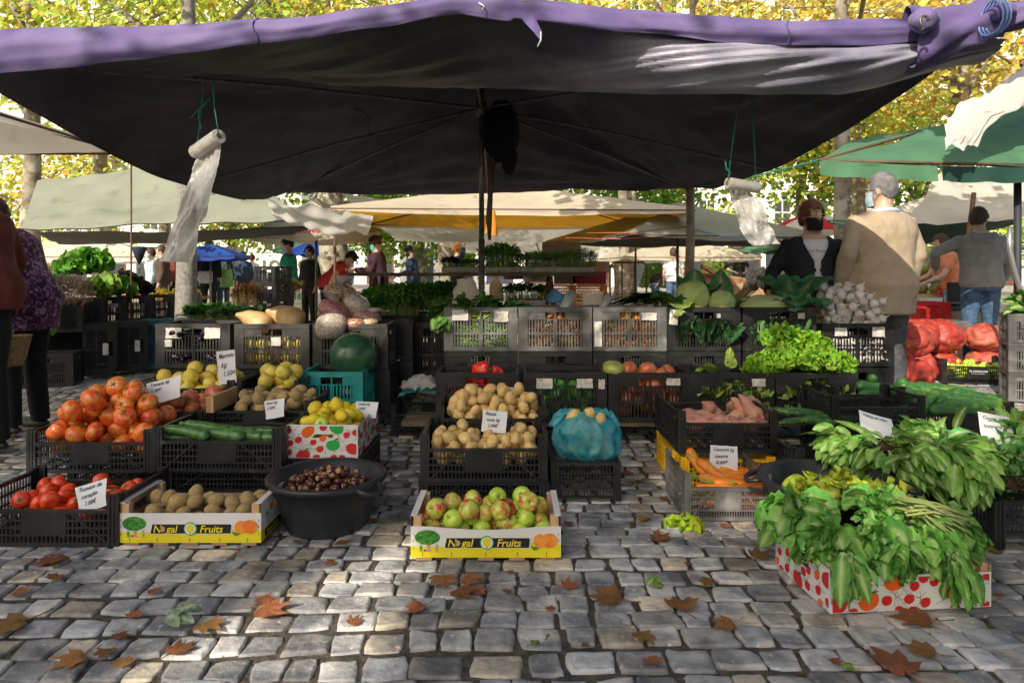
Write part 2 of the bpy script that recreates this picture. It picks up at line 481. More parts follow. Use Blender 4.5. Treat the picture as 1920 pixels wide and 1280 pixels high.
# ------------------------------------------------------------------ bag rolls on green twine
M_film = mat('frosted bag film', (.66, .64, .61), (.80, .79, .77), rough=.14, nscale=5, trans=.5, bump=.8, bscale=20, spec=.6, distort=2.)
M_strip = mat('clear bag film', (.78, .78, .77), (.86, .86, .85), rough=.10, nscale=4, trans=.4, bump=.35, bscale=30, spec=.8, distort=2., alpha=.82)
M_rollend = mat('cardboard core', (.25, .19, .12), rough=.9)
def bag_roll(label, A, B, roll_r, strip, strings, name='bag_roll'):
    c = (A+B)/2
    t = thing(name, label, 'bag roll', c, group='plastic bag rolls hanging from the canopy')
    ax = (B-A).normalized()
    mb = MB(); mb.tube([A-c, (A-c)*.96, (B-c)*.96, B-c], [roll_r*.97, roll_r, roll_r, roll_r*.97], 20, cap=False)
    # annular ends
    for e in (A, B):
        s1 = ax.cross(V(0,0,1)).normalized(); s2 = ax.cross(s1)
        o_ = [e-c+(s1*math.cos(k*PI/10)+s2*math.sin(k*PI/10))*roll_r*.97 for k in range(20)]
        i_ = [e-c+(s1*math.cos(k*PI/10)+s2*math.sin(k*PI/10))*roll_r*.42 for k in range(20)]
        for k in range(20): mb.poly([o_[k], o_[(k+1)%20], i_[(k+1)%20], i_[k]])
    obj('roll', mb, M_film, t)
    mb = MB(); mb.tube([A-c+ax*.004, B-c-ax*.004], roll_r*.43, 14); obj('core', mb, M_rollend, t)
    mb = MB()
    L_, R_ = strip
    def sf(u, v):
        k = v*(len(L_)-1); i = min(int(k), len(L_)-2); f = k-i
        l = L_[i].lerp(L_[i+1], f); r = R_[i].lerp(R_[i+1], f)
        p = l.lerp(r, u)
        p.y += .03*n3(u*3+v*2, v*4, 2)+.012*n3(u*9+v*3, v*5, 5)+.02*math.sin(u*PI*2+v*3)*v+.010*abs(n3(u*6+v*9, v*12-u*5, 1))+.006*n3(u*22, v*6, 3)
        return p-c
    mb.grid(sf, 26, 60); obj('film_strip', mb, M_strip, t)
    mb = MB()
    for s_ in strings: mb.tube([p-c for p in s_], .0035, 5)
    obj('twine', mb, M_cord, t)
yl = 3.42
bag_roll('long plastic bag strip unrolling from a tilted roll at the left under the canopy', at(366,286,yl), at(411,255,yl-.12), .036,
    ([at(370,292,yl), at(358,330,yl), at(335,390,yl), at(318,430,yl), at(297,490,yl)], [at(414,268,yl-.1), at(408,330,yl-.08), at(388,390,yl-.05), at(372,430,yl), at(358,492,yl)]),
    [[at(383,140,yl-.05), at(378,200,yl), at(370,270,yl)], [at(398,140,yl-.1), at(402,200,yl-.12), at(410,250,yl-.13)],
     [at(377,200,yl-.02), at(394,184,yl-.03), at(388,192,yl-.03), at(374,204,yl-.02), at(358,222,yl-.02)], [at(376,200,yl-.02), at(372,220,yl-.02), at(378,240,yl-.02), at(373,246,yl-.02)]])
yr = 3.62
bag_roll('short plastic bag strip curling from a level roll at the right under the canopy', at(1364,343,yr-.06), at(1421,352,yr), .030,
    ([at(1362,348,yr-.05), at(1372,380,yr), at(1385,415,yr), at(1395,440,yr), at(1413,461,yr)], [at(1405,358,yr), at(1425,380,yr), at(1442,415,yr), at(1452,435,yr), at(1464,457,yr)]),
    [[at(1388,178,yr-.1), at(1376,250,yr-.08), at(1365,335,yr-.07)], [at(1409,178,yr-.05), at(1413,250,yr), at(1418,345,yr)],
     [at(1367,312,yr-.08), at(1360,303,yr-.09), at(1362,318,yr-.09), at(1369,322,yr-.08), at(1366,335,yr-.08)]])
# ------------------------------------------------------------------ crates
def plastic(name, c, dust=.5):
    d = tuple(lerp(x, .33, .45*dust) for x in c)
    return mat(name, c, tuple(x*1.5+.006 for x in c), rough=.42, nscale=7, detail=8, c3=d, c3scale=11, c3range=(.60, .86), bump=.12, bscale=60, spec=.5)
M_blk = plastic('black crate plastic', (.012, .0125, .014), .55)
M_dusty = mat('dusty black crate plastic', (.075, .076, .078), (.17, .17, .168), rough=.55, nscale=5, detail=8, c3=(.30, .295, .28), c3scale=9, c3range=(.55, .85), bump=.15, bscale=60)
M_navy = plastic('dark blue crate plastic', (.022, .034, .055), .5)
M_teal = plastic('teal crate plastic', (.015, .26, .25), .3)
M_tealdk = plastic('dark teal crate plastic', (.008, .10, .13), .3)
M_yel = plastic('yellow crate plastic', (.72, .42, .01), .2)
M_oran = plastic('orange crate plastic', (.80, .28, .01), .15)
M_label = mat('torn paper sticker', (.55, .52, .47), (.80, .78, .74), rough=.85, nscale=40, c3=(.25,.24,.22), c3scale=50, c3range=(.6,.75))
M_labelb = mat('glued paper sticker', (.62, .60, .56), (.78, .76, .72), rough=.85, nscale=14)

def wall_to(mb, items, place):
    """items: (u0,u1,v0,v1,t0,t1); place(u,v,t)->point"""
    for (u0,u1,v0,v1,t0,t1) in items:
        P = [place(u,v,t) for u,v,t in ((u0,v0,t0),(u1,v0,t0),(u1,v1,t0),(u0,v1,t0),(u0,v0,t1),(u1,v0,t1),(u1,v1,t1),(u0,v1,t1))]
        i = [mb.vert(p) for p in P]
        for q in ((0,3,2,1),(4,5,6,7),(0,1,5,4),(1,2,6,5),(2,3,7,6),(3,0,4,7)): mb.face([i[k] for k in q], None, False)
WALLS = {   # local frames of the four walls: t points outwards
 'front': lambda w, d: (w, lambda u, v, t: (u, -d/2-t, v)),
 'back':  lambda w, d: (w, lambda u, v, t: (-u, d/2+t, v)),
 'left':  lambda w, d: (d, lambda u, v, t: (-w/2-t, -u, v)),
 'right': lambda w, d: (d, lambda u, v, t: (w/2+t, u, v)),
}
def tall_items(L, h, win=True):
    a = L/2; c = .066; it = []
    for s in (-1, 1): it.append((min(s*a, s*(a-c)), max(s*a, s*(a-c)), 0, h, -.024, -.002))
    i = a-c
    it.append((-a+.001, a-.001, h-.034, h-.0005, -.022, .0))
    it.append((-i, i, .0005, .03, -.018, -.0035))
    it.append((-i, i, h*.375, h*.425, -.016, -.0045))
    it.append((-i, i, h*.715, h*.735, -.016, -.005))
    wv = .07
    if win:
        it.append((-i, -wv, h*.73, h-.03, -.014, -.006)); it.append((wv, i, h*.73, h-.03, -.014, -.006))
    else: it.append((-i, i, h*.73, h-.03, -.014, -.006))
    it.append((-.004, .004, .02, h-.03, -.017, -.0042))
    n = int((2*i)/.021)
    for k in range(n):
        u = -i+(k+.5)*2*i/n
        it.append((u-.005, u+.005, .025, h*.72, -.012, -.007))
    # bolt bosses on the corner strips
    for s in (-1, 1):
        for v in (.07, h-.06):
            u = s*(a-.033); it.append((u-.007, u+.007, v-.007, v+.007, -.004, .001))
    return it
def tall_crate(name, label, m, w=.52, d=.35, h=.31, group=None, stickers=()):
    t = thing(name, label, 'crate', group=group)
    for nm, wk in (('front_panel','front'),('back_panel','back'),('side_panel','left'),('side_panel','right')):
        L, pl = WALLS[wk](w, d); mb = MB(); 
        dd = .0015 if wk in ('left','right') else 0
        wall_to(mb, [(max(u0,-L/2+dd*8), min(u1,L/2-dd*8), v0, v1, t0, t1) for (u0,u1,v0,v1,t0,t1) in tall_items(L, h-dd, True)], pl); obj(nm, mb, m, t)
    mb = MB()
    mb.box(-w/2+.026, w/2-.026, -d/2+.026, d/2-.026, .012, .018)
    obj('base', mb, m, t)
    for (u, v, sw, sh, mm) in stickers: sticker(t, u, -d/2-.004, v, sw, sh, mm)
    return t
def sticker(parent, x, y, z, w, h, m=None, rot=0, ragged=.15, seed=None):
    mb = MB(); r = random.Random(seed if seed is not None else int(x*1000+z*777)); pts = []
    n = 5
    for side in range(4):
        for k in range(n):
            f = k/n; e = 1+ragged*r.uniform(-.5, .3)
            q = ((-1+2*f, -e), (e, -1+2*f), (1-2*f, e), (-e, 1-2*f))[side]
            pts.append((q[0]*w/2, q[1]*h/2))
    c, s = math.cos(rot), math.sin(rot)
    mb.poly([(x+a*c-b*s, y, z+a*s+b*c) for a, b in pts])
    return obj('paper_label', mb, m or M_label, parent)

def low_items(L, h, hc, plate=True, side=False, c=.045):
    a = L/2; it = []
    for s in (-1, 1):
        for k, (x0, x1) in enumerate(((0, .014), (.018, .030), (.034, c))):
            u0, u1 = sorted((s*(a-x0), s*(a-x1))); it.append((u0, u1, 0, hc-.004*k, -.014, -.001+.001*k))
        u0, u1 = sorted((s*a, s*(a-c))); it.append((u0, u1, .001, hc-.003, -.016, -.004))
    i = a-c
    it.append((-i, i, h-.014, h, -.017, .001)); it.append((-i, i, 0, .016, -.016, 0))
    nr = 4 if h > .13 else 3
    for k in range(1, nr):
        v = .016+(h-.03)*k/nr; it.append((-i, i, v-.0035, v+.0035, -.009, -.003))
    n = int(2*i/.0175)
    for k in range(1, n):
        u = -i+k*2*i/n
        if plate and abs(u) < .088: 
            it.append((u-.0028, u+.0028, .01, h*.36, -.008, -.0045)); continue
        it.append((u-.0028, u+.0028, .01, h-.01, -.008, -.0045))
    if plate: it.append((-.09, .09, h*.34, h-.012, -.010, -.0025))
    return it
def diag(mb, pl, u0, v0, u1, v1, wd=.004):
    du, dv = u1-u0, v1-v0; l = math.hypot(du, dv); nu, nv = -dv/l*wd, du/l*wd
    pts = [(u0-nu,v0-nv),(u1-nu,v1-nv),(u1+nu,v1+nv),(u0+nu,v0+nv)]
    f = [mb.vert(pl(u,v,-.0015)) for u,v in pts]; b = [mb.vert(pl(u,v,-.009)) for u,v in pts]
    mb.face(f, None, False); mb.face(b[::-1], None, False)
    for k in range(4): mb.face((f[k], b[k], b[(k+1)%4], f[(k+1)%4]), None, False)
def low_crate(name, label, m, w=.6, d=.4, h=.145, hc=.21, group=None, plate=True, diags=True, flat=False, back_h=None):
    t = thing(name, label, 'crate', group=group)
    for nm, wk in (('front_panel','front'),('back_panel','back'),('side_panel','left'),('side_panel','right')):
        L, pl = WALLS[wk](w, d); mb = MB(); sd = wk in ('left','right')
        hh = h if (not sd or flat) else hc-.012
        if wk == 'back' and back_h: hh = back_h
        wall_to(mb, low_items(L-(.003 if sd else 0), hh, hc if not flat else h+.004, plate and not sd), pl)
        if diags and not sd:
            for s in (-1, 1): diag(mb, pl, s*.25, .015, s*.11, h-.015)
        obj(nm, mb, m, t)
    mb = MB()
    n = 9
    for k in range(n):
        x = -w/2+.02+(w-.04)*k/(n-1); mb.box(x-.012, x+.012, -d/2+.018, d/2-.018, .006, .012)
    for k in range(6):
        y = -d/2+.03+(d-.06)*k/5; mb.box(-w/2+.018, w/2-.018, y-.010, y+.010, .0125, .0155)
    obj('base', mb, m, t)
    return t

# ------------------------------------------------------------------ printed boxes
M_wood = mat('pale crate wood', (.46, .27, .13), (.62, .40, .22), rough=.75, nscale=6, detail=6, bump=.2, bscale=60)
M_card = mat('brown cardboard', (.36, .22, .12), (.44, .28, .16), rough=.85, nscale=5)
M_white = mat('printed white board', (.72, .72, .70), (.80, .80, .78), rough=.5, nscale=4)
M_yprint = mat('printed yellow', (.80, .66, .01), (.86, .74, .02), rough=.5, nscale=5)
M_bprint = mat('printed black', (.012, .012, .016), rough=.5)
M_gprint = mat('printed green', (.02, .16, .02), (.08, .34, .04), rough=.5, nscale=120, contrast=(.4,.6))
M_gprint2 = mat('printed leaf green', (.02, .40, .06), rough=.5)
M_oprint = mat('printed orange', (.86, .20, .02), (.90, .36, .06), rough=.5, nscale=25)
M_rprint = mat('printed red', (.62, .02, .02), rough=.5)
M_nut = mat('printed walnut', (.45, .28, .14), (.62, .42, .25), rough=.5, nscale=180)
M_orange2 = mat('printed strong orange', (.85, .13, .01), rough=.5)
M_staple = mat('staple steel', (.25, .25, .25), rough=.4, metal=.8)
M_ink = mat('blue black ink', (.015, .018, .05), rough=.7)
def ell(mb, cx, cz, rx, rz, y, mi, n=20, a0=0, a1=2*PI, fn=None):
    pts = []
    for k in range(n):
        a = a0+(a1-a0)*k/n; q = fn(a) if fn else 1
        pts.append((cx+rx*q*math.cos(a), y, cz+rz*q*math.sin(a)))
    mb.poly(pts, mi)
def nogal_front(mb, w, h, wav):
    """white and yellow printed strip; local x along the panel, z up, looking from -y"""
    mats = [M_white, M_yprint, M_bprint, M_gprint, M_oprint, M_rprint, M_nut, M_wood, M_staple, M_gprint2]
    ztop = lambda x: h - wav*math.cos(x/w*PI)**2
    n = 16
    split = lambda x: h*.40+.006*math.sin(x*9)
    for k in range(n):
        x0, x1 = -w/2+w*k/n, -w/2+w*(k+1)/n
        for z0a, z0b, z1a, z1b, mi in ((0,0,split(x0),split(x1),1),(split(x0),split(x1),ztop(x0),ztop(x1),0)):
            mb.poly([(x0,0,z0a),(x1,0,z0b),(x1,0,z1b),(x0,0,z1a)], mi)
            mb.poly([(x0,.005,z0a),(x0,.005,z1a),(x1,.005,z1b),(x1,.005,z0b)], 7)
        mb.poly([(x0,0,ztop(x0)),(x1,0,ztop(x1)),(x1,.005,ztop(x1)),(x0,.005,ztop(x0))], 0)
    y1, y2, y3, y4 = -.0015, -.003, -.0042, -.0052
    u = w/.57; z0 = h*.5
    # tree
    tx = -.222*u
    ell(mb, tx, z0+.018, .048*u, .028, y1, 3, 26, fn=lambda a: 1+.05*math.sin(9*a)+.03*math.sin(17*a))
    mb.poly([(tx-.004,y1,z0-.008),(tx+.012,y1,z0-.008),(tx+.009,y1,z0-.028),(tx+.018,y1,z0-.036),(tx-.008,y1,z0-.036),(tx-.001,y1,z0-.026)], 6)
    for dx, mi in ((-.024, 9), (.036, 6)):
        ell(mb, tx+dx, z0-.022, .006, .010, y1, mi, 8); ell(mb, tx+dx, z0-.010, .004, .004, y2, 6, 8)
        mb.poly([(tx+dx-.006,y1,z0-.037),(tx+dx-.002,y1,z0-.037),(tx+dx,y1,z0-.028)], mi); mb.poly([(tx+dx+.006,y1,z0-.037),(tx+dx+.002,y1,z0-.037),(tx+dx,y1,z0-.028)], mi)
    mb.poly([(tx-.014,y1,z0-.035),(tx-.004,y1,z0-.035),(tx-.004,y1,z0-.027),(tx-.014,y1,z0-.027)], 5)
    # slanted black plate with white rim
    def plate(x0, x1, zb, zt, sl, y, mi): mb.poly([(x0,y,zb),(x1-sl*.2,y,zb),(x1+sl,y,zt-.003),(x1+sl-.004,y,zt),(x0+sl+.004,y,zt),(x0,y,zb+.004)], mi)
    plate(-.158*u, .168*u, z0-.0235, z0+.0185, .004, y1, 0); plate(-.155*u, .164*u, z0-.0205, z0+.016, .003, y2, 2)
    txt = lambda s, x, size, mi=1: text_mb(mb, s, size, lambda a, b: (x+a, y3, z0-.0155+b), mi, shear=.22, bold=.0007)
    txt('N', -.146*u, .040); txt('gal', -.093*u, .040); txt('Fruits', .040*u, .040)
    ell(mb, -.108*u, z0-.003, .0115, .0115, y3, 6, 16)
    ell(mb, .004*u, z0-.001, .0265, .0265, y3, 9, 24); ell(mb, .004*u, z0-.001, .0225, .0225, y4, 0, 24)
    ell(mb, .004*u, z0+.001, .0145, .0175, y4-.001, 1, 22, fn=lambda a: 1+.14*math.sin(7*a)); mb.poly([(.0025*u,y4-.001,z0-.021),(.0065*u,y4-.001,z0-.021),(.0055*u,y4-.001,z0-.012),(.0035*u,y4-.001,z0-.012)], 2)
    # peaches with leaf
    ell(mb, .205*u, z0+.004, .026*u, .026, y1, 4, 22); ell(mb, .241*u, z0+.006, .032*u, .028, y2, 4, 24)
    mb.poly([(.205*u,y3,z0-.020),(.186*u,y3,z0-.031),(.176*u,y3,z0-.026),(.170*u,y3,z0-.012),(.182*u,y3,z0-.016)], 3)
    for x in (-.24, -.13, -.0, .12, .23): mb.poly([(x*u-.0012,y1,.004),(x*u+.0012,y1,.004),(x*u+.0012,y1,.022),(x*u-.0012,y1,.022)], 8)
    for x in (-.275, .275):
        for z in (.03, .06, .085): mb.poly([(x*u-.001,y1,z),(x*u+.001,y1,z),(x*u+.002,y1,z+.010),(x*u,y1,z+.010)], 8)
    return mats
def nogal_box(name, label, w=.57, d=.30, hf=.118, hs=.168, wav=.0):
    t = thing(name, label, 'fruit box')
    mb = MB(); mb.smooth = False
    mb.M = Matrix.Translation((0, -d/2, .012)); mats = nogal_front(mb, w, hf, wav); obj('printed_front', mb, mats, t)
    for s in (-1, 1):
        mb = MB(); x = s*w/2; sgn = s
        # end wall with hand hole, outside printed white/yellow
        xs = (x-s*.006, x); 
        def quad(y0, y1, z0, z1, mi, xx): mb.poly([(xx,y0,z0),(xx,y1,z0),(xx,y1,z1),(xx,y0,z1)], mi)
        for xx, mm in ((x, None), (x-s*.008, 2)):
            for (y0,y1,z0,z1) in ((-d/2+.001,-.05,.012,hs),(.05,d/2-.001,.012,hs),(-.05,.05,.012,hs*.62),(-.05,.05,hs*.82,hs)):
                if mm is not None: quad(y0,y1,z0,z1,mm,xx)
                else:
                    zc = hs*.33
                    if z0 < zc: quad(y0,y1,z0,min(zc,z1),1,xx)
                    if z1 > zc: quad(y0,y1,max(zc,z0),z1,0,xx)
        mb.box(min(x+s*.0005, x-s*.024), max(x+s*.0005, x-s*.024), -d/2+.002, d/2-.002, hs+.0005, hs+.0045, 0)     # white top strip
        mb.poly([(x+s*.0015, -.11, .02), (x+s*.0015, .11, .02), (x+s*.0015, .11, .052), (x+s*.0015, -.11, .052)], 3)
        text_mb(mb, 'Nogal Fruits' , .026, lambda a, b: (x+s*.003, s*(a-.09), .028+b), 1, shear=.2, bold=.0008)
        text_mb(mb, 'CATEGORIA I  CALIBRE' , .011, lambda a, b: (x+s*.003, s*(a-.10), .078+b), 3)
        ell_pts = [(x+s*.002, s*-.085+.012*math.cos(k*PI/6), .105+.012*math.sin(k*PI/6)) for k in range(12)]; mb.poly(ell_pts, 4)
        obj('end_panel', mb, [M_white, M_yprint, M_wood, M_bprint, M_gprint2], t)
        for y in (-1, 1):
            mb = MB(); x0, x1 = sorted((x-s*.0085, x-s*.040)); yy = y*(d/2-.018)
            mb.bbox(x0, x1, yy-.014, yy+.014, .012, hs, .002); obj('corner_post', mb, M_wood, t)
    mb = MB(); mb.box(-w/2+.002, w/2-.002, d/2-.006, d/2-.001, .012, hf*.98); obj('back_panel', mb, M_card, t)
    mb = MB()
    for k in range(5): 
        x = -w/2+.05+(w-.1)*k/4; mb.box(x-.03, x+.03, -d/2+.003, d/2-.003, 0, .0115)
    mb.box(-w/2+.01, w/2-.01, -d/2+.008, d/2-.008, .012, .016)
    obj('base', mb, M_card, t)
    return t
def fruit_print(mb, W, Hh, pl, seed, big=1.):
    """scatter of printed fruit with scribbled outlines. materials: 0 white 1 red 2 green 3 orange 4 dark outline 5 leaf"""
    r = random.Random(seed); done = []
    def put_(u, v, rad, mi, sq, rot, leaf):
        n = 22; o = []; off = []
        for k in range(n):
            a = 2*PI*k/n; q = 1+.06*math.sin(2*a+1)-.10*math.exp(-((a-PI/2)/.3)**2)
            x, z = rad*q*math.cos(a), rad*sq*q*math.sin(a)
            o.append((u+x*math.cos(rot)-z*math.sin(rot), v+x*math.sin(rot)+z*math.cos(rot)))
        cl = lambda p: (max(-W/2+.003, min(W/2-.003, p[0])), max(.004, min(Hh-.004, p[1])))
        o2 = [cl((p[0]+.005, p[1]-.002)) for p in o]; o = [cl(p) for p in o]
        # thin outline loop shifted off the colour
        mb.poly([pl(*p, .0010) for p in o2], 4); mb.poly([pl(*cl((u+(p[0]-u)*.93+.005, v+(p[1]-v)*.93-.002)), .0016) for p in o2], 0)
        mb.poly([pl(*p, .0022) for p in o], mi)
        if leaf:
            b = rad*sq; L = [(u, v+b*.8), (u+rad*.5, v+b*1.25), (u+rad*1.0, v+b*1.15), (u+rad*.55, v+b*.9)]
            if all(abs(p[0]) < W/2 and p[1] < Hh-.004 for p in L): mb.poly([pl(*p, .003) for p in L], 5)
    tries = 0
    while tries < 260:
        tries += 1
        rad = r.choice([.032, .034, .017, .016, .015])*big; u = r.uniform(-W/2, W/2); v = r.uniform(0, Hh)
        if all(math.hypot(u-a, v-b) > (rad+c)*1.18 for a, b, c in done):
            done.append((u, v, rad))
            mi = r.choice([1, 3, 2, 1]) if rad > .02*big else r.choice([1, 1, 1, 1, 3])
            put_(u, v, rad, mi, .85 if rad > .02*big else 1.0, r.uniform(-.6, .6), rad > .02*big)
    for k in range(26):        # scribbled stalk lines
        u, v = r.uniform(-W/2+.02, W/2-.02), r.uniform(.01, Hh-.01); a = r.uniform(0, 6.28); pts = []
        for j in range(9):
            pts.append((max(-W/2+.003, min(W/2-.003, u)), max(.004, min(Hh-.004, v)))); a += r.uniform(-.7, .7); u += .011*math.cos(a); v += .011*math.sin(a)
        for (a_, b_) in zip(pts, pts[1:]):
            dx, dy = b_[0]-a_[0], b_[1]-a_[1]; l = math.hypot(dx, dy) or 1; nx, ny = -dy/l*.0006, dx/l*.0006
            mb.poly([pl(a_[0]-nx,a_[1]-ny,.0006), pl(b_[0]-nx,b_[1]-ny,.0006), pl(b_[0]+nx,b_[1]+ny,.0006), pl(a_[0]+nx,a_[1]+ny,.0006)], 4)
FP = [M_white, M_rprint, M_gprint2, M_orange2, M_bprint, M_gprint, M_card]
def fruit_box(name, label, w, d, hf, hs, long_x=True, seed=1):
    """printed board box; the two end panels (higher) have hand slots. long_x: ends are left/right"""
    t = thing(name, label, 'fruit box')
    for wk, nm in (('front','front_panel'),('back','back_panel'),('left','side_panel'),('right','side_panel')):
        L, pl = WALLS[wk](w, d); end = (wk in ('left','right')) == long_x
        h = hs if end else hf; mb = MB(); mb.smooth = False
        sl = (.052, .012, h*.62, h*.72) if end else None
        if sl:
            a, _, z0, z1 = sl
            for (u0,u1,v0,v1) in ((-L/2,-a,.004,h),(a,L/2,.004,h),(-a,a,.004,z0),(-a,a,z1,h)):
                mb.poly([pl(u0,v0,0),pl(u1,v0,0),pl(u1,v1,0),pl(u0,v1,0)], 0); mb.poly([pl(u0,v0,-.005),pl(u0,v1,-.005),pl(u1,v1,-.005),pl(u1,v0,-.005)], 6)
        else:
            mb.poly([pl(-L/2,.004,0),pl(L/2,.004,0),pl(L/2,h,0),pl(-L/2,h,0)], 0); mb.poly([pl(-L/2,.004,-.005),pl(-L/2,h,-.005),pl(L/2,h,-.005),pl(L/2,.004,-.005)], 6)
        mb.poly([pl(-L/2,h,-.005),pl(-L/2,h,0),pl(L/2,h,0),pl(L/2,h,-.005)], 6)
        fruit_print(mb, L-.01, h-.006, lambda u, v, e: pl(u, v+.003, e), seed+hash(wk) % 7 if False else seed+len(wk))
        obj(nm, mb, FP, t)
    for sx in (-1, 1):
        for sy in (-1, 1):
            mb = MB(); x = sx*(w/2-.019); y = sy*(d/2-.019); mb.bbox(x-.013, x+.013, y-.013, y+.013, .006, hs-.001, .002); obj('corner_post', mb, M_wood, t)
    mb = MB(); mb.box(-w/2+.006, w/2-.006, -d/2+.006, d/2-.006, .0, .008); obj('base', mb, M_card, t)
    return t

# ------------------------------------------------------------------ handwritten price signs
M_paper = mat('white price card', (.74, .77, .82), (.80, .82, .86), rough=.7, nscale=4)
def price_sign(label, px, py, Y, wpx, hpx, lines, tilt=.3, yaw=0, roll=0, name='price_sign', size=None, ragged=False):
    s = F/Y; w, h = wpx/s, hpx/s
    t = thing(name, label, 'price sign', at(px, py, Y)); t.rotation_euler = (-tilt, roll, yaw)
    mb = MB(); r = random.Random(int(px)); nx, nz = 8, 8
    f = lambda u, v: ((u-.5)*w*(1-(.10*(1-v) if ragged else 0)), .010*math.sin(PI*u)*h/.15*.3+.004*math.sin(v*5+u*3), (v-.5)*h+(.02*(u-.5)*h if ragged else 0))
    mb.grid(f, nx, nz, sm=True); obj('card', mb, M_paper, t)
    mb = MB(); sz = size or h*.21
    for k, ln in enumerate(lines):
        xo = -w*.40+(.06*w*k if len(lines) > 2 else 0)
        def plc(a, b, k=k, xo=xo, ln=ln):
            x = xo+a; z = h*.28-k*h*.27+b+.012*math.sin(x*60)*h
            x = max(-w*.48, min(w*.48, x)); u = x/w+.5; v = clamp(z/h+.5)
            return (x, f(u, v)[1]-.0022, z)
        text_mb(mb, ln, sz, plc, 0, shear=.38, bold=.0003, narrow=min(.95, .8*w/(max(len(ln), 1)*sz*.5)))
    obj('handwriting', mb, M_ink, t)
    return t
# ------------------------------------------------------------------ crates of the stall, where they stand
def setp(o, loc, rz=0): o.location = loc; o.rotation_euler = (0, 0, rz); return o
# --- top row of tall crates
YT = 4.83+.175; ZT = .53
tall = Proto(tall_crate('produce_crate', '', M_dusty))
tall_b = Proto(tall_crate('produce_crate', '', M_blk))
tall_w = Proto(tall_crate('produce_crate', '', mat('worn black crate plastic', (.028, .028, .029), (.06, .06, .06), rough=.5, nscale=6, detail=8, c3=(.26, .255, .24), c3scale=9, c3range=(.62, .9), bump=.12, bscale=60)))
top_spec = [(901, 'grey dusty crate full of green beans at the left end of the sunlit top row', 'd'),
            (1041, 'grey dusty crate of turmeric roots, second in the sunlit top row', 'd'),
            (1181, 'dusty crate of orange roots with a white sticker, third in the sunlit top row', 'd'),
            (1320, 'black crate under the pale green cabbages, fourth in the top row', 'b'),
            (1462, 'black crate under the flat cabbage, partly behind the frilly lettuce', 'b')]
TOPX = []
for k, (px, lab, m_) in enumerate(top_spec):
    x = (px-960)/265.0; TOPX.append(x)
    o = (tall if m_ == 'd' else tall_b).place(lab, (x, YT, ZT), (0, 0, 0), 1, 'tall crates of the top row')
    if k == 0: sticker(o, -.145, -.182, .255, .115, .075, M_labelb); sticker(o, .145, -.182, .245, .105, .075, M_label)
    if k == 2: sticker(o, .135, -.182, .245, .105, .055, M_label); sticker(o, -.225, -.180, .12, .055, .18, M_label)
    if k == 3: sticker(o, -.215, -.1815, .24, .06, .11, M_labelb, -.08); sticker(o, .1, -.182, .25, .03, .03, M_label)
    if k == 4: sticker(o, .15, -.182, .25, .05, .04, M_label)
for k, x in enumerate(TOPX):       # crates carrying the top row
    tall_b.place(['black crate below the green bean crate', 'dusty black crate below the turmeric crate', 'black crate below the crate of orange roots', 'black crate below the cabbage crate', 'black crate hidden below the flat cabbage crate'][k],
        (x+.004, YT+.01, ZT-.315), (0,0,0), 1, 'crates carrying the top row')
    tall_b.place(['lowest black crate below the green beans', 'lowest black crate below the turmeric', 'lowest black crate below the orange roots', 'lowest black crate below the cabbages', 'lowest black crate below the flat cabbage'][k],
        (x, YT+.015, ZT-.63+.1), (0,0,0), (1,1,.68), 'lowest crates under the top row')
# garlic crate and the one under it
GX, GY = (1609-960)/261.0, 4.9+.175
o = tall_b.place('black crate heaped with garlic bulbs at the right end of the top row', (GX, GY, .41), (0,0,0), (1,1,1))
sticker(o, -.13, -.182, .25, .09, .06, M_label); sticker(o, .14, -.182, .25, .09, .07, M_label)
tall_b.place('black crate standing under the garlic crate beside the red net', (GX, GY+.01, .09), (0,0,0), 1)
# --- middle row
YM = 4.3+.175; ZM = .145; MIDX = []
mid = [(895, 'black crate of red peppers at the left end of the middle row'), (1060, 'black crate of green peppers with torn white stickers, second in the middle row'),
       (1220, 'black crate of large beef tomatoes in the middle row'), (1377, 'black crate of leafy lettuce hearts, fourth in the middle row'), (1532, 'black crate under the frilly lettuce heap at the right end of the middle row')]
for k, (px, lab) in enumerate(mid):
    x = (px-960)/298.0; MIDX.append(x)
    o = tall_b.place(lab, (x, YM, ZM), (0,0,0), (1.015,1,1), 'tall crates of the middle row')
    if k == 1: sticker(o, -.13, -.182, .245, .10, .065, M_label); sticker(o, .12, -.182, .245, .10, .06, M_label); sticker(o, .225, -.1815, .24, .04, .06, M_label)
    if k == 2: sticker(o, .14, -.182, .255, .085, .045, M_label)
    if k == 3: sticker(o, .15, -.182, .25, .085, .05, M_label)
# plank bench that carries the middle row
M_plank = mat('old plank', (.10, .075, .05), (.17, .13, .09), rough=.85, nscale=7, bump=.3)
t = thing('plank_bench', 'low dark plank bench under the middle row of crates', 'bench', (.6, YM, 0))
mb = MB()
mb.box(-1.30, 1.72, -.16, -.01, .115, .142); mb.box(-1.30, 1.72, .01, .16, .115, .142); obj('board', mb, M_plank, t)
for x in (-1.15, -.1, .95, 1.6):
    mb = MB(); mb.box(x-.05, x+.05, -.02, .14, 0, .114); obj('leg', mb, M_plank, t)
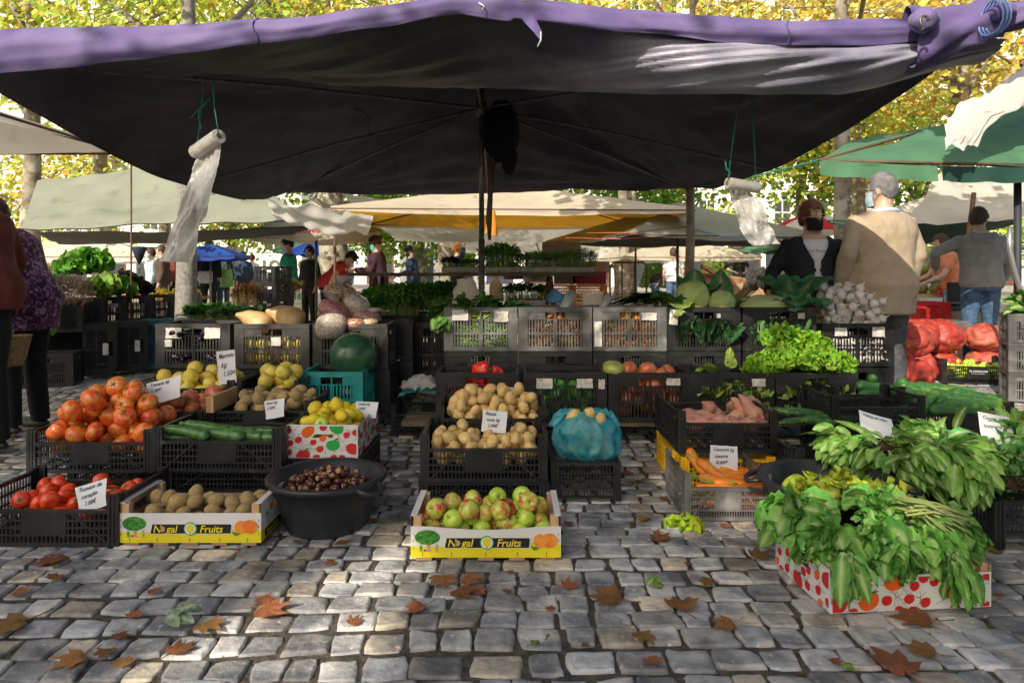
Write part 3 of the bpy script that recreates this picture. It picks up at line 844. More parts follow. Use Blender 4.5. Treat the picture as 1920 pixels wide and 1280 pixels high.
# --- left row of three tall crates and their stack
LY = 4.72+.175
o = tall_w.place('dusty crate with two torn stickers holding aubergines, left of the tan squash crate', ((362-960)/269, LY+.03, .42), (0,0,0), 1)
sticker(o, -.13, -.182, .245, .11, .075, M_label); sticker(o, .14, -.182, .245, .11, .075, M_labelb); sticker(o, -.165, -.182, .175, .05, .05, M_label)
LX1 = (362-960)/269
LX2 = (508-960)/272
o = tall_w.place('dusty crate under the tan squashes with a small white sticker', (LX2, LY, .42), (0,0,0), 1)
sticker(o, .03, -.179, .19, .065, .06, M_labelb)
LX3 = (659-960)/269
o = tall_w.place('black crate under the bags of beans behind the watermelon', (LX3, LY, .42), (0,0,0), 1)
for k, x in enumerate((LX1, LX2, LX3)):
    tall_b.place(['black crate under the aubergine crate', 'black crate under the squash crate', 'black crate under the bean bag crate with a torn tag'][k], (x+.01, LY+.02, .105), (0,0,0), 1)
    low = None
tall_b.place('dusty tall crate standing beside the bean bags, seen end on', (LX3+.19, LY+.55, .42), (0,0,PI/2), 1)
tall_b.place('black crate below the end-on crate behind the bean bags', (LX3+.19, LY+.56, .105), (0,0,PI/2), 1)
# teal crate with the watermelon
tc_ = tall_crate('teal_crate', 'teal crate holding the big watermelon', M_teal, .40, .60, .30)
TCX, TCY = (621-960)/295.0, 4.34+.30
setp(tc_, (TCX, TCY, .155))
tall_b.place('black crate standing below the teal watermelon crate', (TCX, TCY-.1, -.0), (0,0,0), (.78,1.1,.49))
# --- low lattice crates
low = Proto(low_crate('lattice_crate', '', M_blk))
low_d = Proto(low_crate('lattice_crate', '', M_dusty))
shal = Proto(low_crate('shallow_crate', '', M_blk, .6, .4, .105, .105, flat=True, plate=False))
C_vine = low.place('black lattice crate of vine tomatoes on the cobbles at the front left corner', ((80-960)/471, 2.72+.20, 0), (0,0,.0), 1)
TX, TY, TZ = (165-960)/392.0, 3.27+.2, .13
low.place('black lattice crate heaped with large orange tomatoes', (TX, TY, TZ), (0,0,.02), 1)
shal.place('shallow black crate under the large orange tomatoes', (TX+.09, TY+.06, .02), (0,0,.01), (.78,1,1))
ZX, ZY, ZZ = (409-960)/400.0, 3.2+.2, .155
low.place('black lattice crate of dark zucchini beside the large tomatoes', (ZX, ZY, ZZ), (0,0,-.03), (1.02,1,1))
shal.place('shallow black crate directly under the zucchini crate', (ZX+.02, ZY+.04, .045), (0,0,0), 1)
shal.place('lowest black crate in the zucchini stack behind the kiwi box', (ZX+.02, ZY+.05, -.0), (0,0,0), (1,1,.4))
KX, KY, KZ = -1.36, 3.85, .255
low.place('black lattice crate of brown kiwis behind the zucchini', (KX, KY, KZ-.04), (0,0,0), (.95,.9,.9))
low.place('black crate supporting the upper kiwi crate', (KX, KY, .005), (0,0,0), (.95,.9,.95))
low.place('black lattice crate of beef tomatoes behind the heaped tomato crate', (TX+.12, KY+.06, KZ-.06), (0,0,0), (.95,.9,.9))
QX1, QX2, QY, QZ = (346-960)/312.0, (502-960)/312.0, 4.10+.19, .275
low.place('black lattice crate of yellow quinces at the left with the tall price card', (QX1, QY, QZ), (0,0,0), (1,.95,.8))
low.place('black lattice crate of yellow quinces beside the teal crate', (QX2, QY, QZ), (0,0,0), (.62,.95,.8))
low.place('black crate under the left quince crate', (QX1, QY, .05), (0,0,0), (1,.95,1.05))
low.place('black crate under the right quince crate', (QX2, QY, .05), (0,0,0), (.62,.95,1.05))
PX_, PY_, PZ = (907-960)/400.0, 3.2+.2, .108
low.place('black lattice crate of potatoes in front with the price card', (PX_, PY_, PZ), (0,0,0), (1,1,1.08))
shal.place('shallow black crate under the front potato crate', (PX_, PY_, 0), (0,0,0), (1.02,1,1.02))
P2X, P2Y, P2Z = (922-960)/343.0, 3.62+.2, .215
low.place('black lattice crate of potatoes behind, filled above its rim', (P2X, P2Y, P2Z-.06), (0,0,0), (.98,.95,1.08))
low.place('black crate under the rear potato crate', (P2X, P2Y, .003), (0,0,0), (1,.95,.72))
# upside-down crate under the blue bag
BX, BY = (1099-960)/394.0, 3.25+.24
o = low.place('black upturned crate under the blue potato bag', (BX, BY, .185), (PI,0,PI/2), (.80,.84,.86))
# sweet potato on yellow
SX, SY = (1366-960)/380.0, 3.37+.29
ly = low_crate('yellow_crate', 'yellow lattice crate under the sweet potato crate', M_yel, .47, .57, .165, .18, plate=False)
setp(ly, (SX, SY, 0))
low.place('black lattice crate of sweet potatoes on the yellow crate', (SX, SY, .198), (0,0,0), (.49/.6, .57/.4, 1))
# zucchini crates right of the sweet potatoes
low.place('black lattice crate of long zucchini right of the sweet potatoes', (2.0, 3.72+.2, .21), (0,0,0), (.85,1,1))
low.place('black crate under the long zucchini crate', (2.0, 3.73+.2, 0), (0,0,0), (.85,1,1))
# carrot crate
CX, CY = .955, 3.0+.21
low_d.place('dusty lattice crate of carrots lit by the sun', (CX, CY, 0), (0,0,-.02), (.38/.6, 1.05, 1))
# cucumber crates
low.place('black lattice crate heaped with ridged cucumbers', (2.66, 4.02+.2, .112), (0,0,0), 1)
low.place('black crate under the cucumber heap', (2.66, 4.02+.2, .0), (0,0,0), (1,1,.5))
low.place('black crate with one cucumber at the left of the cucumber heap', (2.12, 4.05+.2, .20), (0,0,0), (.72,1,1))
low.place('black crate under the crate beside the cucumber heap', (2.12, 4.05+.2, .0), (0,0,0), (.72,1,.92))
# crates under the leafy bunches at the right
low.place('black crate at the right edge with earth on top under the leafy bunches', (2.18, 2.68+.22, .195), (PI,0,.0), (.95,1.1,.93))
low.place('black crate under the spread greens at the middle right', (1.62, 3.18+.2, 0), (0,0,0), (1,1,1.3))
low.place('black crate under the spread greens beside the cucumbers', (2.28, 3.25+.2, 0), (0,0,0), (1,1,1.3))
# --- printed boxes
nb = nogal_box('fruit_box', 'white and yellow printed fruit box full of kiwis')
setp(nb, ((357-960)/468.0, 2.73+.15, 0), .0)
nb2 = nogal_box('fruit_box', 'white and yellow printed fruit box full of red and green apples', wav=.014)
setp(nb2, ((911-960)/494.0, 2.59+.15, 0), .0)
lb = fruit_box('lemon_box', 'white box printed with fruits, full of lemons', .345, .50, .155, .165, long_x=False, seed=11)
LBX, LBY, LBZ = (604-960)/388.0, 3.3+.25, .19
setp(lb, (LBX, LBY, LBZ), .0)
shal.place('shallow black crate under the lemon box', (LBX+.02, LBY, .085), (0,0,PI/2), (.85,.82,1))
shal.place('lowest shallow black crate below the lemon box', (LBX+.02, LBY, 0.0), (0,0,PI/2), (.85,.82,.8))
gb = fruit_box('greens_box', 'white box printed with fruits, overflowing with dark turnip greens', .55, .37, .118, .142, long_x=True, seed=23)
GBX, GBY = 1.0+.275, 2.19+.185
setp(gb, (GBX, GBY+.015, 0), .085)
# wood box end sticking up among kiwis
t = thing('wooden_box', 'pale wooden box end standing among the upper kiwis', 'wooden box', (-1.60, 3.80, .34))
mb = MB(); mb.bbox(-.008, .008, -.16, .16, 0, .09, .002); obj('end_board', mb, M_wood, t)
mb = MB(); mb.bbox(-.035, -.009, -.155, -.125, .0, .085, .002); obj('corner_post', mb, M_wood, t)

# ------------------------------------------------------------------ tubs
M_tub = mat('black rubber', (.018, .020, .026), (.030, .032, .040), rough=.42, nscale=6, c3=(.09,.09,.1), c3scale=9, c3range=(.62,.9), spec=.5)
def tub(label, loc, R1, R0, h, handles=(0.35, PI+.35)):
    t = thing('rubber_tub', label, 'tub', loc)
    mb = MB()
    prof = [(0,.004),(R0-.02,.004),(R0,.0),(R0+.006,.01),(lerp(R0,R1,.5),h*.5),(R1-.012,h-.03),(R1+.004,h-.028),(R1+.012,h-.018),(R1+.012,h-.004),(R1+.002,h),(R1-.018,h-.006),(lerp(R0,R1,.5)-.012,h*.5),(R0-.012,.016),(0,.014)]
    def fl(a, k, r, z):
        if 3 <= k <= 4: r = r*(1+.012*math.copysign(min(1, abs(math.sin(a*8))*4), math.sin(a*8)))
        return r, z
    mb.lathe(prof, 64, fn=fl); obj('shell', mb, M_tub, t)
    for a in handles:
        mb = MB(); pts = []
        for k in range(9):
            f = (k/8-.5); rr = R1+.012+.045*(1-(2*f)**4); an = a+f*.46
            pts.append((rr*math.cos(an), rr*math.sin(an), h-.014-.02*(1-(2*f)**2)))
        mb.tube(pts, .0105, 8); obj('handle', mb, M_tub, t)
    return t
tub('black rubber tub half full of chestnuts', (-.80, 2.955, 0), .243, .165, .225, (-.62, PI-.62))
tub('empty black rubber tub behind the turnip greens box', (1.33, 2.86, .0), .275, .19, .235, (PI-.25, -.25))
# ------------------------------------------------------------------ fruit and vegetables, each one an object
def solo(name, cat, mb, mats):
    o = obj(name, mb, mats); o['category'] = cat; return Proto(o)
def rolled(nu=14, nv=10, r=(1,1,1), fn=None, colfn=None):
    mb = MB(); mb.ellipsoid((0,0,0), r, nu, nv, fn=fn, colfn=colfn); return mb
M_tom = mat('ripe tomato skin', (0.826, 0.047, 0.018), (0.880, 0.118, 0.024), rough=.22, nscale=2.24, spec=.5, coat=.25, rand=(.9, 1.1))
M_tomo = mat('half ripe tomato skin', (0.850, 0.083, 0.024), (0.880, 0.283, 0.047), rough=.25, nscale=2.08, spec=.5, coat=.25, c3=(0.661, 0.519, 0.083), c3scale=1.92, c3range=(.52,.75), rand=(.85, 1.12, .49, .515))
M_beef = mat('pink beef tomato skin', (0.708, 0.118, 0.071), (0.732, 0.260, 0.118), rough=.28, nscale=1.60, coat=.2, c3=(0.425, 0.425, 0.094), c3scale=1.28, c3range=(.5,.7), rand=(.85, 1.1))
M_beefg = mat('green beef tomato skin', (0.354, 0.425, 0.083), (0.496, 0.519, 0.142), rough=.28, nscale=1.92, coat=.2)
M_pot = mat('potato skin', (0.667, 0.448, 0.161), (0.828, 0.598, 0.253), rough=.6, nscale=2.64, detail=6, c3=(0.253, 0.149, 0.057), c3scale=6.60, c3range=(.6,.8), bump=0.21, bscale=7.20, rand=(.85, 1.12))
M_kiwi = mat('kiwi skin', (0.360, 0.240, 0.084), (0.504, 0.360, 0.144), rough=.85, nscale=3.60, c3=(0.240, 0.150, 0.060), c3scale=10.80, bump=0.28, bscale=18.00, sheen=.3, rand=(.8, 1.15))
M_lem = mat('lemon peel', (.84, .62, .015), (.88, .72, .05), rough=.38, nscale=2.88, bump=0.35, bscale=27.20, rand=(.92, 1.05))
M_apple = mat('apple skin red and green', (0.504, 0.624, 0.060), (0.672, 0.720, 0.144), rough=.25, nscale=6.40, coat=.3, c3=(0.696, 0.084, 0.060), c3scale=1.44, c3range=(.44,.66), rand=(.85, 1.1))
M_appleg = mat('green apple skin', (0.432, 0.672, 0.048), (0.600, 0.768, 0.108), rough=.25, nscale=4.80, coat=.3, rand=(.85, 1.1))
M_appler = mat('dark red apple skin', (0.432, 0.018, 0.024), (0.540, 0.072, 0.036), rough=.22, nscale=2.56, coat=.3, c3=(0.480, 0.408, 0.072), c3scale=1.12, c3range=(.62,.8))
M_stem = mat('brown stalk', (.10, .07, .03), rough=.8)
M_chest = mat('chestnut shell', (0.066, 0.019, 0.012), (0.132, 0.042, 0.022), rough=.22, nscale=2.24, spec=.5, coat=.2, rand=(.7, 1.3))
M_chestb = mat('chestnut base', (.42, .25, .12), rough=.7)
M_sweet = mat('sweet potato skin', (0.483, 0.218, 0.161), (0.644, 0.333, 0.241), rough=.7, nscale=16, detail=8, c3=(0.207, 0.092, 0.069), c3scale=30, bump=.3, bscale=40, rand=(.85, 1.15))
M_carrot = mat('carrot skin', (0.880, 0.220, 0.017), (0.880, 0.330, 0.044), rough=.5, nscale=20, c3=(0.660, 0.176, 0.033), c3scale=40, bump=.2, bscale=50, rand=(.9, 1.08))
M_zuc = mat('zucchini skin', (0.034, 0.115, 0.027), (0.081, 0.203, 0.054), rough=.28, nscale=40, detail=8, spec=.5, rand=(.8, 1.25))
M_cuc = mat('ridged cucumber skin', (.034, .13, .03), (.065, .20, .045), rough=.38, nscale=50, detail=6, bump=.4, bscale=60, vcol=True, rand=(.85, 1.2))
M_quince = mat('quince skin', (0.806, 0.615, 0.064), (0.869, 0.721, 0.170), rough=.5, nscale=2.24, c3=(0.583, 0.424, 0.148), c3scale=2.88, c3range=(.6,.8), rand=(.85, 1.08))
M_garl = mat('garlic skin', (.76, .71, .66), (.84, .81, .78), rough=.5, nscale=4.00, c3=(.52,.36,.40), c3scale=4.80, c3range=(.6,.8), rand=(.88, 1.05))
M_root = mat('garlic root disc', (.30, .19, .08), (.42, .28, .13), rough=.95, nscale=12.80)
M_straw = mat('dry garlic stalk', (.42, .30, .14), (.60, .46, .25), rough=.8, nscale=30, rand=(.7, 1.1))
M_rpep = mat('red pepper skin', (.80, .02, .02), (.86, .05, .03), rough=.15, nscale=1.44, coat=.4)
M_gpep = mat('green pepper skin', (.07, .34, .05), (.14, .46, .06), rough=.15, nscale=1.44, coat=.4)
M_wmel = mat('watermelon rind', (0.022, 0.084, 0.042), (0.049, 0.140, 0.063), rough=.25, nscale=5, distort=1.5, detail=6, coat=.15, c3=(0.070, 0.140, 0.098), c3scale=3.5, c3range=(.6,.9))
M_squash = mat('tan squash skin', (.52, .34, .15), (.66, .47, .24), rough=.5, nscale=8, c3=(.40,.17,.05), c3scale=9, c3range=(.66,.78), bump=.1)
M_calyx = mat('tomato stalk', (.06, .18, .03), rough=.6)

def lumpy(a, f, s=0): return lambda d: 1+a*n3(d.x*f+s, d.y*f+s*1.7, d.z*f-s)
def ribbed(n, a, dent=.25):
    def f(d):
        an = math.atan2(d.y, d.x); pr = math.hypot(d.x, d.y)
        return (1-a*pr*pr*.5+a*pr*abs(math.cos(an*n/2)))*(1-dent*math.exp(-(1-abs(d.z))/.08))
    return f
# tomato with a calyx as a part
def tomato(name, m, n=5, a=.05):
    o = put(name, None, cat='tomato'); mb = rolled(18, 12, (1,1,.84), ribbed(n, a, .22)); obj('fruit', mb, m, o)
    mb = MB()
    for k in range(5):
        an = 2*PI*k/5; c, s = math.cos(an), math.sin(an)
        mb.poly([(0,0,.70),(.18*c-.06*s,.18*s+.06*c,.735),(.42*c,.42*s,.78),(.18*c+.06*s,.18*s-.06*c,.735)], sm=True)
    mb.tube([(0,0,.66),(.03,.02,.80),(.08,.03,.9)], .04, 5); obj('calyx', mb, M_calyx, o)
    return Proto(o)
P_vine = tomato('vine_tomato', M_tom); P_big = tomato('large_tomato', M_tomo, 5, .05); P_beef = tomato('beef_tomato', M_beef, 9, .12)
P_beefg = solo('green_tomato', 'tomato', rolled(20, 12, (1,1,.7), ribbed(9, .14, .25)), M_beefg)
P_pot = [solo('potato', 'potato', rolled(12, 9, (1.22,.92,.82), lumpy(.16, 1.4, k)), M_pot) for k in range(4)]
P_kiwi = solo('kiwi', 'kiwi', rolled(14, 10, (1.2,.94,.92), lumpy(.04, 2)), M_kiwi)
mb = MB(); mb.lathe([(0,-1.3),(.10,-1.28),(.16,-1.18),(.45,-1.02),(.80,-.62),(.95,-.1),(.88,.42),(.6,.86),(.3,1.08),(.14,1.16),(.06,1.26),(0,1.27)], 18)
P_lem = solo('lemon', 'lemon', mb, M_lem)
def apple(name, m):
    o = put(name, None, cat='apple'); mb = MB()
    mb.lathe([(0,-.70),(.12,-.78),(.32,-.86),(.62,-.72),(.88,-.35),(1,.1),(.94,.48),(.68,.80),(.40,.88),(.18,.76),(.05,.60),(0,.58)], 20, fn=lambda a, k, r, z: (r*(1+.03*math.cos(5*a)*(1 if k < 5 else .3)), z))
    obj('fruit', mb, m, o); mb = MB(); mb.tube([(0,0,.58),(.02,.0,.8),(.09,.03,1.05)], [.035,.03,.045], 6); obj('stalk', mb, M_stem, o)
    return Proto(o)
P_apple = apple('apple', M_apple); P_appleg = apple('apple', M_appleg); P_appler = apple('apple', M_appler)
def chestnut():
    o = put('chestnut', None, cat='chestnut'); mb = MB()
    mb.lathe([(0,-.62),(.5,-.58),(.85,-.35),(1,0),(.86,.4),(.5,.72),(.14,.92),(.04,1.1),(0,1.12)], 14, fn=lambda a, k, r, z: (r*(1 if math.sin(a) > -.2 else .82), z)); obj('nut', mb, M_chest, o)
    mb = MB(); mb.lathe([(0,-.68),(.55,-.64),(.66,-.55),(.6,-.5)], 12); obj('hilum', mb, M_chestb, o); return Proto(o)
P_chest = chestnut()
def spindle(L, r, bend, n=12, seg=14, prof=None, seed=0, amp=.12, tip=.15):
    mb = MB(); pts = []; rs = []
    for k in range(seg+1):
        t = k/seg
        pts.append(((t-.5)*L, bend*math.sin(t*PI)+amp*r*n3(t*4, seed, 1), amp*r*n3(t*4, seed, 5)))
        q = prof(t) if prof else max(0.02, math.sin(PI*clamp(t, .0, 1))**.55)
        rs.append(max(r*.04, r*q*(1+amp*n3(t*5, seed, 9))))
    mb.tube(pts, rs, n); return mb
P_sweet = [solo('sweet_potato', 'sweet potato', spindle(.19+.03*k, .033-.004*(k==1), .018*(1-k), seed=k*3.1, amp=.3, prof=lambda t: max(.06, math.sin(PI*t)**.7*(1.15-.4*abs(t-.4)))), M_sweet) for k in range(3)]
def carrot_():
    o = put('carrot', None, cat='carrot'); obj('root', spindle(.24, .026, .01, seed=2, amp=.10, prof=lambda t: .05+.95*min(1, (t+.02)*9)**.5*(1-t)**.55 if t < 1 else .04), M_carrot, o)
    mb = MB()
    for k in range(5): mb.tube([(-.118,0,0),(-.14,.008*math.cos(k*1.3),.008*math.sin(k*1.3)),(-.155-.01*k,.02*math.cos(k*1.3),.02*math.sin(k*1.3))], [.006,.004,.002], 5)
    obj('stalk_stub', mb, mat('carrot top', (.30,.42,.06), rough=.6), o); return Proto(o)
P_carrot = carrot_()
def zuc(L, r, bend):
    o = put('zucchini', None, cat='zucchini'); obj('fruit', spindle(L, r, bend, seed=1, amp=.05, prof=lambda t: max(.05, min(1, t*9+.3, (1-t)*14)**.6*(.8+.2*t))), M_zuc, o)
    mb = MB(); mb.tube([(-L/2+.006, 0, 0), (-L/2-.022, -.004, 0)], [r*.42, r*.36], 6); obj('stalk', mb, mat('zucchini stalk', (.12,.2,.05), rough=.6), o); return Proto(o)
P_zuc = zuc(.26, .03, .022); P_zuc2 = zuc(.36, .03, .05)
def cucumber():
    mb = MB(); seg, n = 16, 18; rings = []
    for k in range(seg+1):
        t = k/seg; rr = .034*max(.12, min(1, t*6+.15, (1-t)*6+.15)**.55)
        c = (lerp(1, 1, t),)*3; y = smooth(.72, 1, t); col = (1+3.2*y, 1+1.2*y, 1-.2*y)
        rings.append([mb.vert(((t-.5)*.20, .012*math.sin(PI*t)+rr*(1+.05*math.cos(9*j*2*PI/n))*math.cos(2*PI*j/n), rr*(1+.05*math.cos(9*j*2*PI/n))*math.sin(2*PI*j/n)), col) for j in range(n)])
    for A, B in zip(rings, rings[1:]):
        for j in range(n): mb.face((A[j], A[(j+1)%n], B[(j+1)%n], B[j]))
    mb.face(rings[0][::-1]); mb.face(rings[-1])
    return solo('cucumber', 'cucumber', mb, M_cuc)
P_cuc = cucumber()
P_quin = [solo('quince', 'quince', rolled(14, 11, (.95,.95,1.08), lambda d, k=k: (1+.12*n3(d.x*1.8+k, d.y*1.8, d.z*1.8))*(1-.18*max(0, d.z)**2)*(1-.12*math.exp(-(1-abs(d.z))/.05))), M_quince) for k in range(3)]
def garlic():
    o = put('garlic_bulb', None, cat='garlic'); mb = MB()
    mb.lathe([(0,-.72),(.3,-.76),(.62,-.66),(.92,-.3),(1,.05),(.82,.42),(.45,.78),(.2,1.05),(.13,1.4),(.1,1.7),(0,1.72)], 20, fn=lambda a, k, r, z: (r*(1+.07*abs(math.cos(a*4.5))*(1 if 1 < k < 7 else 0)), z)); obj('bulb', mb, M_garl, o)
    mb = MB(); mb.lathe([(0,-.86),(.24,-.83),(.36,-.76),(.36,-.70)], 12, fn=lambda a, k, r, z: (r*(1+.12*math.sin(7*a)), z)); obj('root_disc', mb, M_root, o); return Proto(o)
P_garl = garlic()
def pepper(name, m):
    o = put(name, None, cat='pepper'); mb = MB()
    mb.lathe([(0,-1.3),(.25,-1.28),(.55,-1.05),(.78,-.4),(.92,.3),(.86,.72),(.55,.92),(.2,.86),(0,.80)], 20, fn=lambda a, k, r, z: (r*(1+.11*math.cos(3*a)), z)); obj('fruit', mb, m, o)
    mb = MB(); mb.tube([(0,0,.78),(.05,0,1.0),(.16,.02,1.25)], [.13,.08,.10], 6); obj('stalk', mb, M_calyx, o); return Proto(o)
P_rpep = pepper('red_pepper', M_rpep); P_gpep = pepper('green_pepper', M_gpep)

def drop(protos, r, box, z0, N, label, group, seed=1, ztop=None, flat=.8, K=10, orient='any', sc=(.88,1.12), jit=1, dome=0, mound=None):
    """drop round things one after the other into a box (x0,x1,y0,y1); each rests on those below"""
    rr = random.Random(seed); x0, x1, y0, y1 = box; placed = []
    if not isinstance(protos, (list, tuple)): protos = [protos]
    for i in range(N):
        best = None; s = r*rr.uniform(*sc)
        for k in range(K):
            x, y = rr.uniform(x0+s, x1-s), rr.uniform(y0+s, y1-s)
            z = (z0(x, y) if callable(z0) else z0)+s*flat
            for (a, b, c, q) in placed:
                dd = (x-a)**2+(y-b)**2; D = (s+q)*.93
                if dd < D*D: z = max(z, c+math.sqrt(D*D-dd)*flat)
            pen = z
            if mound: pen = z+mound*(((x-(x0+x1)/2)/(x1-x0))**2+((y-(y0+y1)/2)/(y1-y0))**2)
            if best is None or pen < best[3]: best = (x, y, z, pen)
        x, y, z, _ = best
        if ztop and z > ztop: continue
        placed.append((x, y, z, s))
        if orient == 'any': ro = (rr.uniform(0, 6.28), rr.uniform(0, 6.28), rr.uniform(0, 6.28))
        elif orient == 'flat': ro = (rr.uniform(-.35, .35), rr.uniform(-.35, .35), rr.uniform(0, 6.28))
        elif orient == 'tilt': ro = (rr.uniform(-1.3, 1.3), rr.uniform(-1.3, 1.3), rr.uniform(0, 6.28))
        else: ro = orient(rr)
        rr.choice(protos).place(label, (x, y, z), ro, s, group)
    return placed
def liner(x, y, z, w, d, m=None, label=None):
    pass

# vine tomatoes, front left
drop(P_vine, .036, (-2.12,-1.60,2.76,3.08), .075, 34, 'red vine tomato in the crate at the front left corner', 'vine tomatoes at the front left', 5, orient='tilt')
mb = MB()
for pts in ([(-1.83,2.85,.165),(-1.78,2.87,.185),(-1.72,2.86,.19),(-1.68,2.88,.185)], [(-1.78,2.87,.185),(-1.80,2.83,.17),(-1.79,2.79,.15)], [(-1.72,2.86,.19),(-1.70,2.82,.175)], [(-1.68,2.88,.185),(-1.65,2.84,.17),(-1.66,2.80,.15)]):
    mb.tube(pts, .0045, 6)
obj('tomato_stalk', mb, M_calyx, label='green branching tomato stalk lying on the vine tomatoes', cat='stalk')
# big orange tomatoes
drop(P_big, .052, (TX-.28, TX+.28, TY-.18, TY+.19), TZ+.06, 46, 'large orange red tomato in the heaped crate at the left', 'large tomatoes heaped in the left crate', 8, orient='tilt', mound=.35)
for k, (px, py, Y) in enumerate(((216,744,3.62),(262,748,3.66),(330,752,3.75),(360,766,3.8))):
    P_beef.place(['knobbly pink tomato on top of the heap', 'second pink tomato behind the heap', 'pink tomato right behind the heaped tomatoes', 'small pink tomato beside the wooden board'][k], at(px, py, Y), (.3,.2,k), [.085,.06,.05,.045][k])
drop(P_beef, .05, (TX-.15, TX+.4, KY-.08, KY+.22), KZ+.03, 12, 'pink tomato in the crate behind the heaped tomatoes', 'pink tomatoes behind the heap', 3)
# zucchini crate
for k, (px, py, Y, rz, ry) in enumerate(((347,808,3.27,-.15,.12),(388,800,3.33,-.12,.16),(408,812,3.28,-.1,.05),(440,806,3.40,-.2,.1),(478,808,3.42,.1,.02),(360,818,3.30,.05,0),(450,816,3.30,0,0),(420,818,3.36,.3,0),(500,815,3.36,.1,0),(335,816,3.38,.4,0),(478,818,3.3,.0,0))):
    P_zuc.place('dark green zucchini in the crate beside the large tomatoes', at(px, py+3, Y), (0, ry, rz), rnd.uniform(.9, 1.1), 'zucchini beside the large tomatoes')
# kiwis
drop(P_kiwi, .031, (-1.54,-1.03,2.76,3.0), .045, 46, 'brown kiwi in the printed fruit box', 'kiwis in the printed fruit box', 12, orient='tilt')
drop(P_kiwi, .033, (-1.55,-1.10,3.70,4.0), .32, 40, 'brown kiwi in the upper lattice crate', 'kiwis in the upper lattice crate', 14, orient='tilt')
# quinces
for X in (QX1, QX2):
    wq = .28 if X == QX1 else .17
    drop(P_quin, .046, (X-wq, X+wq, QY-.17, QY+.17), .325, 26 if X == QX1 else 16, 'yellow quince in the left of the two quince crates' if X == QX1 else 'yellow quince in the crate beside the teal crate', 'quinces in the left crate' if X == QX1 else 'quinces beside the teal crate', int(X*100)+300)
# lemons
drop(P_lem, .035, (LBX-.155, LBX+.155, LBY-.235, LBY+.22), lambda x, y: LBZ+.055+.035*smooth(LBY-.22, LBY+.1, y), 44, 'yellow lemon in the printed box', 'lemons in the printed box', 21)
P_appleg.place('green citrus fruit among the lemons', (LBX-.02, LBY-.19, LBZ+.155), (1.2,.4,0), .036)
# apples
apl = drop([P_apple, P_appleg, P_apple], .038, (-.365,.17,2.62,2.87), .05, 34, 'red and green apple in the printed box', 'apples in the printed box', 31, orient='tilt')
P_appler.place('dark red apple on top of the apple heap', at(946, 955, 2.70), (.5,.5,.3), .042)
# potatoes
drop(P_pot, .033, (PX_-.27, PX_+.27, PY_-.18, PY_+.18), PZ+.06, 78, 'brown potato in the front potato crate', 'potatoes in the front crate', 41)
drop(P_pot, .034, (P2X-.27, P2X+.27, P2Y-.17, P2Y+.17), lambda x, y: P2Z+.055, 80, 'brown potato in the rear potato crate', 'potatoes in the rear crate', 43, mound=.2)
# chestnuts
drop(P_chest, .0185, (-.98,-.62,2.80,3.12), lambda x, y: .135 if math.hypot(x+.80, y-2.955) < .19 else .9, 150, 'glossy brown chestnut in the black tub', 'chestnuts in the tub', 51, ztop=.3, mound=.25, K=14)
# apples etc. in the middle row
x = MIDX[2]
drop([P_beef, P_beef, P_beef], .058, (x-.235, x+.235, YM-.155, YM+.155), ZM+.02, 30, 'red and green beef tomato in the middle row crate', 'beef tomatoes of the middle row', 61, orient='tilt', K=14, ztop=.46)
P_beefg.place('flat green tomato in the middle row crate', at(1150, 690, 4.36), (.2,.1,0), .068)
x = MIDX[0]
drop(P_rpep, .042, (x-.22, x+.22, YM-.155, YM+.15), ZM+.02, 46, 'red pepper in the left crate of the middle row', 'red peppers in the middle row', 63)
P_rpep.place('shiny red pepper on top of the pepper crate', at(904, 692, 4.4), (1.5,.2,1.2), .055)
P_rpep.place('second red pepper on top beside a stone', at(930, 697, 4.46), (1.5,.1,.3), .045)
x = MIDX[1]
drop(P_gpep, .040, (x-.22, x+.22, YM-.155, YM+.15), ZM+.02, 46, 'green pepper in the second crate of the middle row', 'green peppers in the middle row', 65)
# sweet potatoes
for k, (px, py, Y, ro, s) in enumerate(((1300,782,3.62,(0,.25,-.35),1),(1318,778,3.70,(0,.2,-.3),1),(1330,786,3.58,(0,.05,-.25),1.0),(1340,768,3.75,(0,.6,.2),.95),(1352,784,3.56,(0,.1,.5),.8),(1375,778,3.60,(.3,-.25,.35),1.05),
        (1385,766,3.70,(.2,.4,.5),.95),(1398,772,3.62,(0,.75,.3),1.1),(1412,772,3.60,(.2,.85,.4),1.1),(1415,753,3.74,(.2,.3,.6),.8),(1428,782,3.56,(0,.1,.2),.7),(1438,780,3.66,(0,.1,.9),.8),(1360,790,3.5,(0,0,.1),1),(1310,792,3.47,(0,0,-.1),1),(1400,792,3.48,(0,0,.1),1),(1290,788,3.55,(0,.1,-.5),.9))):
    P_sweet[k % 3].place('reddish sweet potato in the crate above the yellow crate', at(px, py+2, Y), ro, s*1.05, 'sweet potatoes in the crate')
# carrots
for k, (px, py, Y, ro, s) in enumerate(((1395,886,3.30,(0,.08,-.1),1.15),(1400,900,3.24,(0,.10,-.12),1.1),(1375,880,3.36,(0,.05,.05),1.0),(1345,892,3.22,(0,.35,-1.0),1.1),(1425,892,3.30,(0,.02,.15),1.2),(1360,904,3.15,(0,.1,-.3),1.0),(1395,909,3.12,(0,.05,-.05),1.15),(1430,908,3.12,(0,.03,.1),1.0),
        (1350,915,3.09,(0,0,.15),1),(1380,922,3.06,(0,0,-.05),1),(1425,920,3.06,(0,0,.05),1.1),(1400,935,3.04,(0,0,.03),1.1),(1360,940,3.04,(0,0,.08),1),(1400,950,3.04,(0,0,0),1),(1440,945,3.04,(0,0,0),1),(1310,880,3.3,(0,.6,-1.3),1.1))):
    P_carrot.place('orange carrot in the sunlit crate', at(px, py, Y), ro, s, 'carrots in the crate')
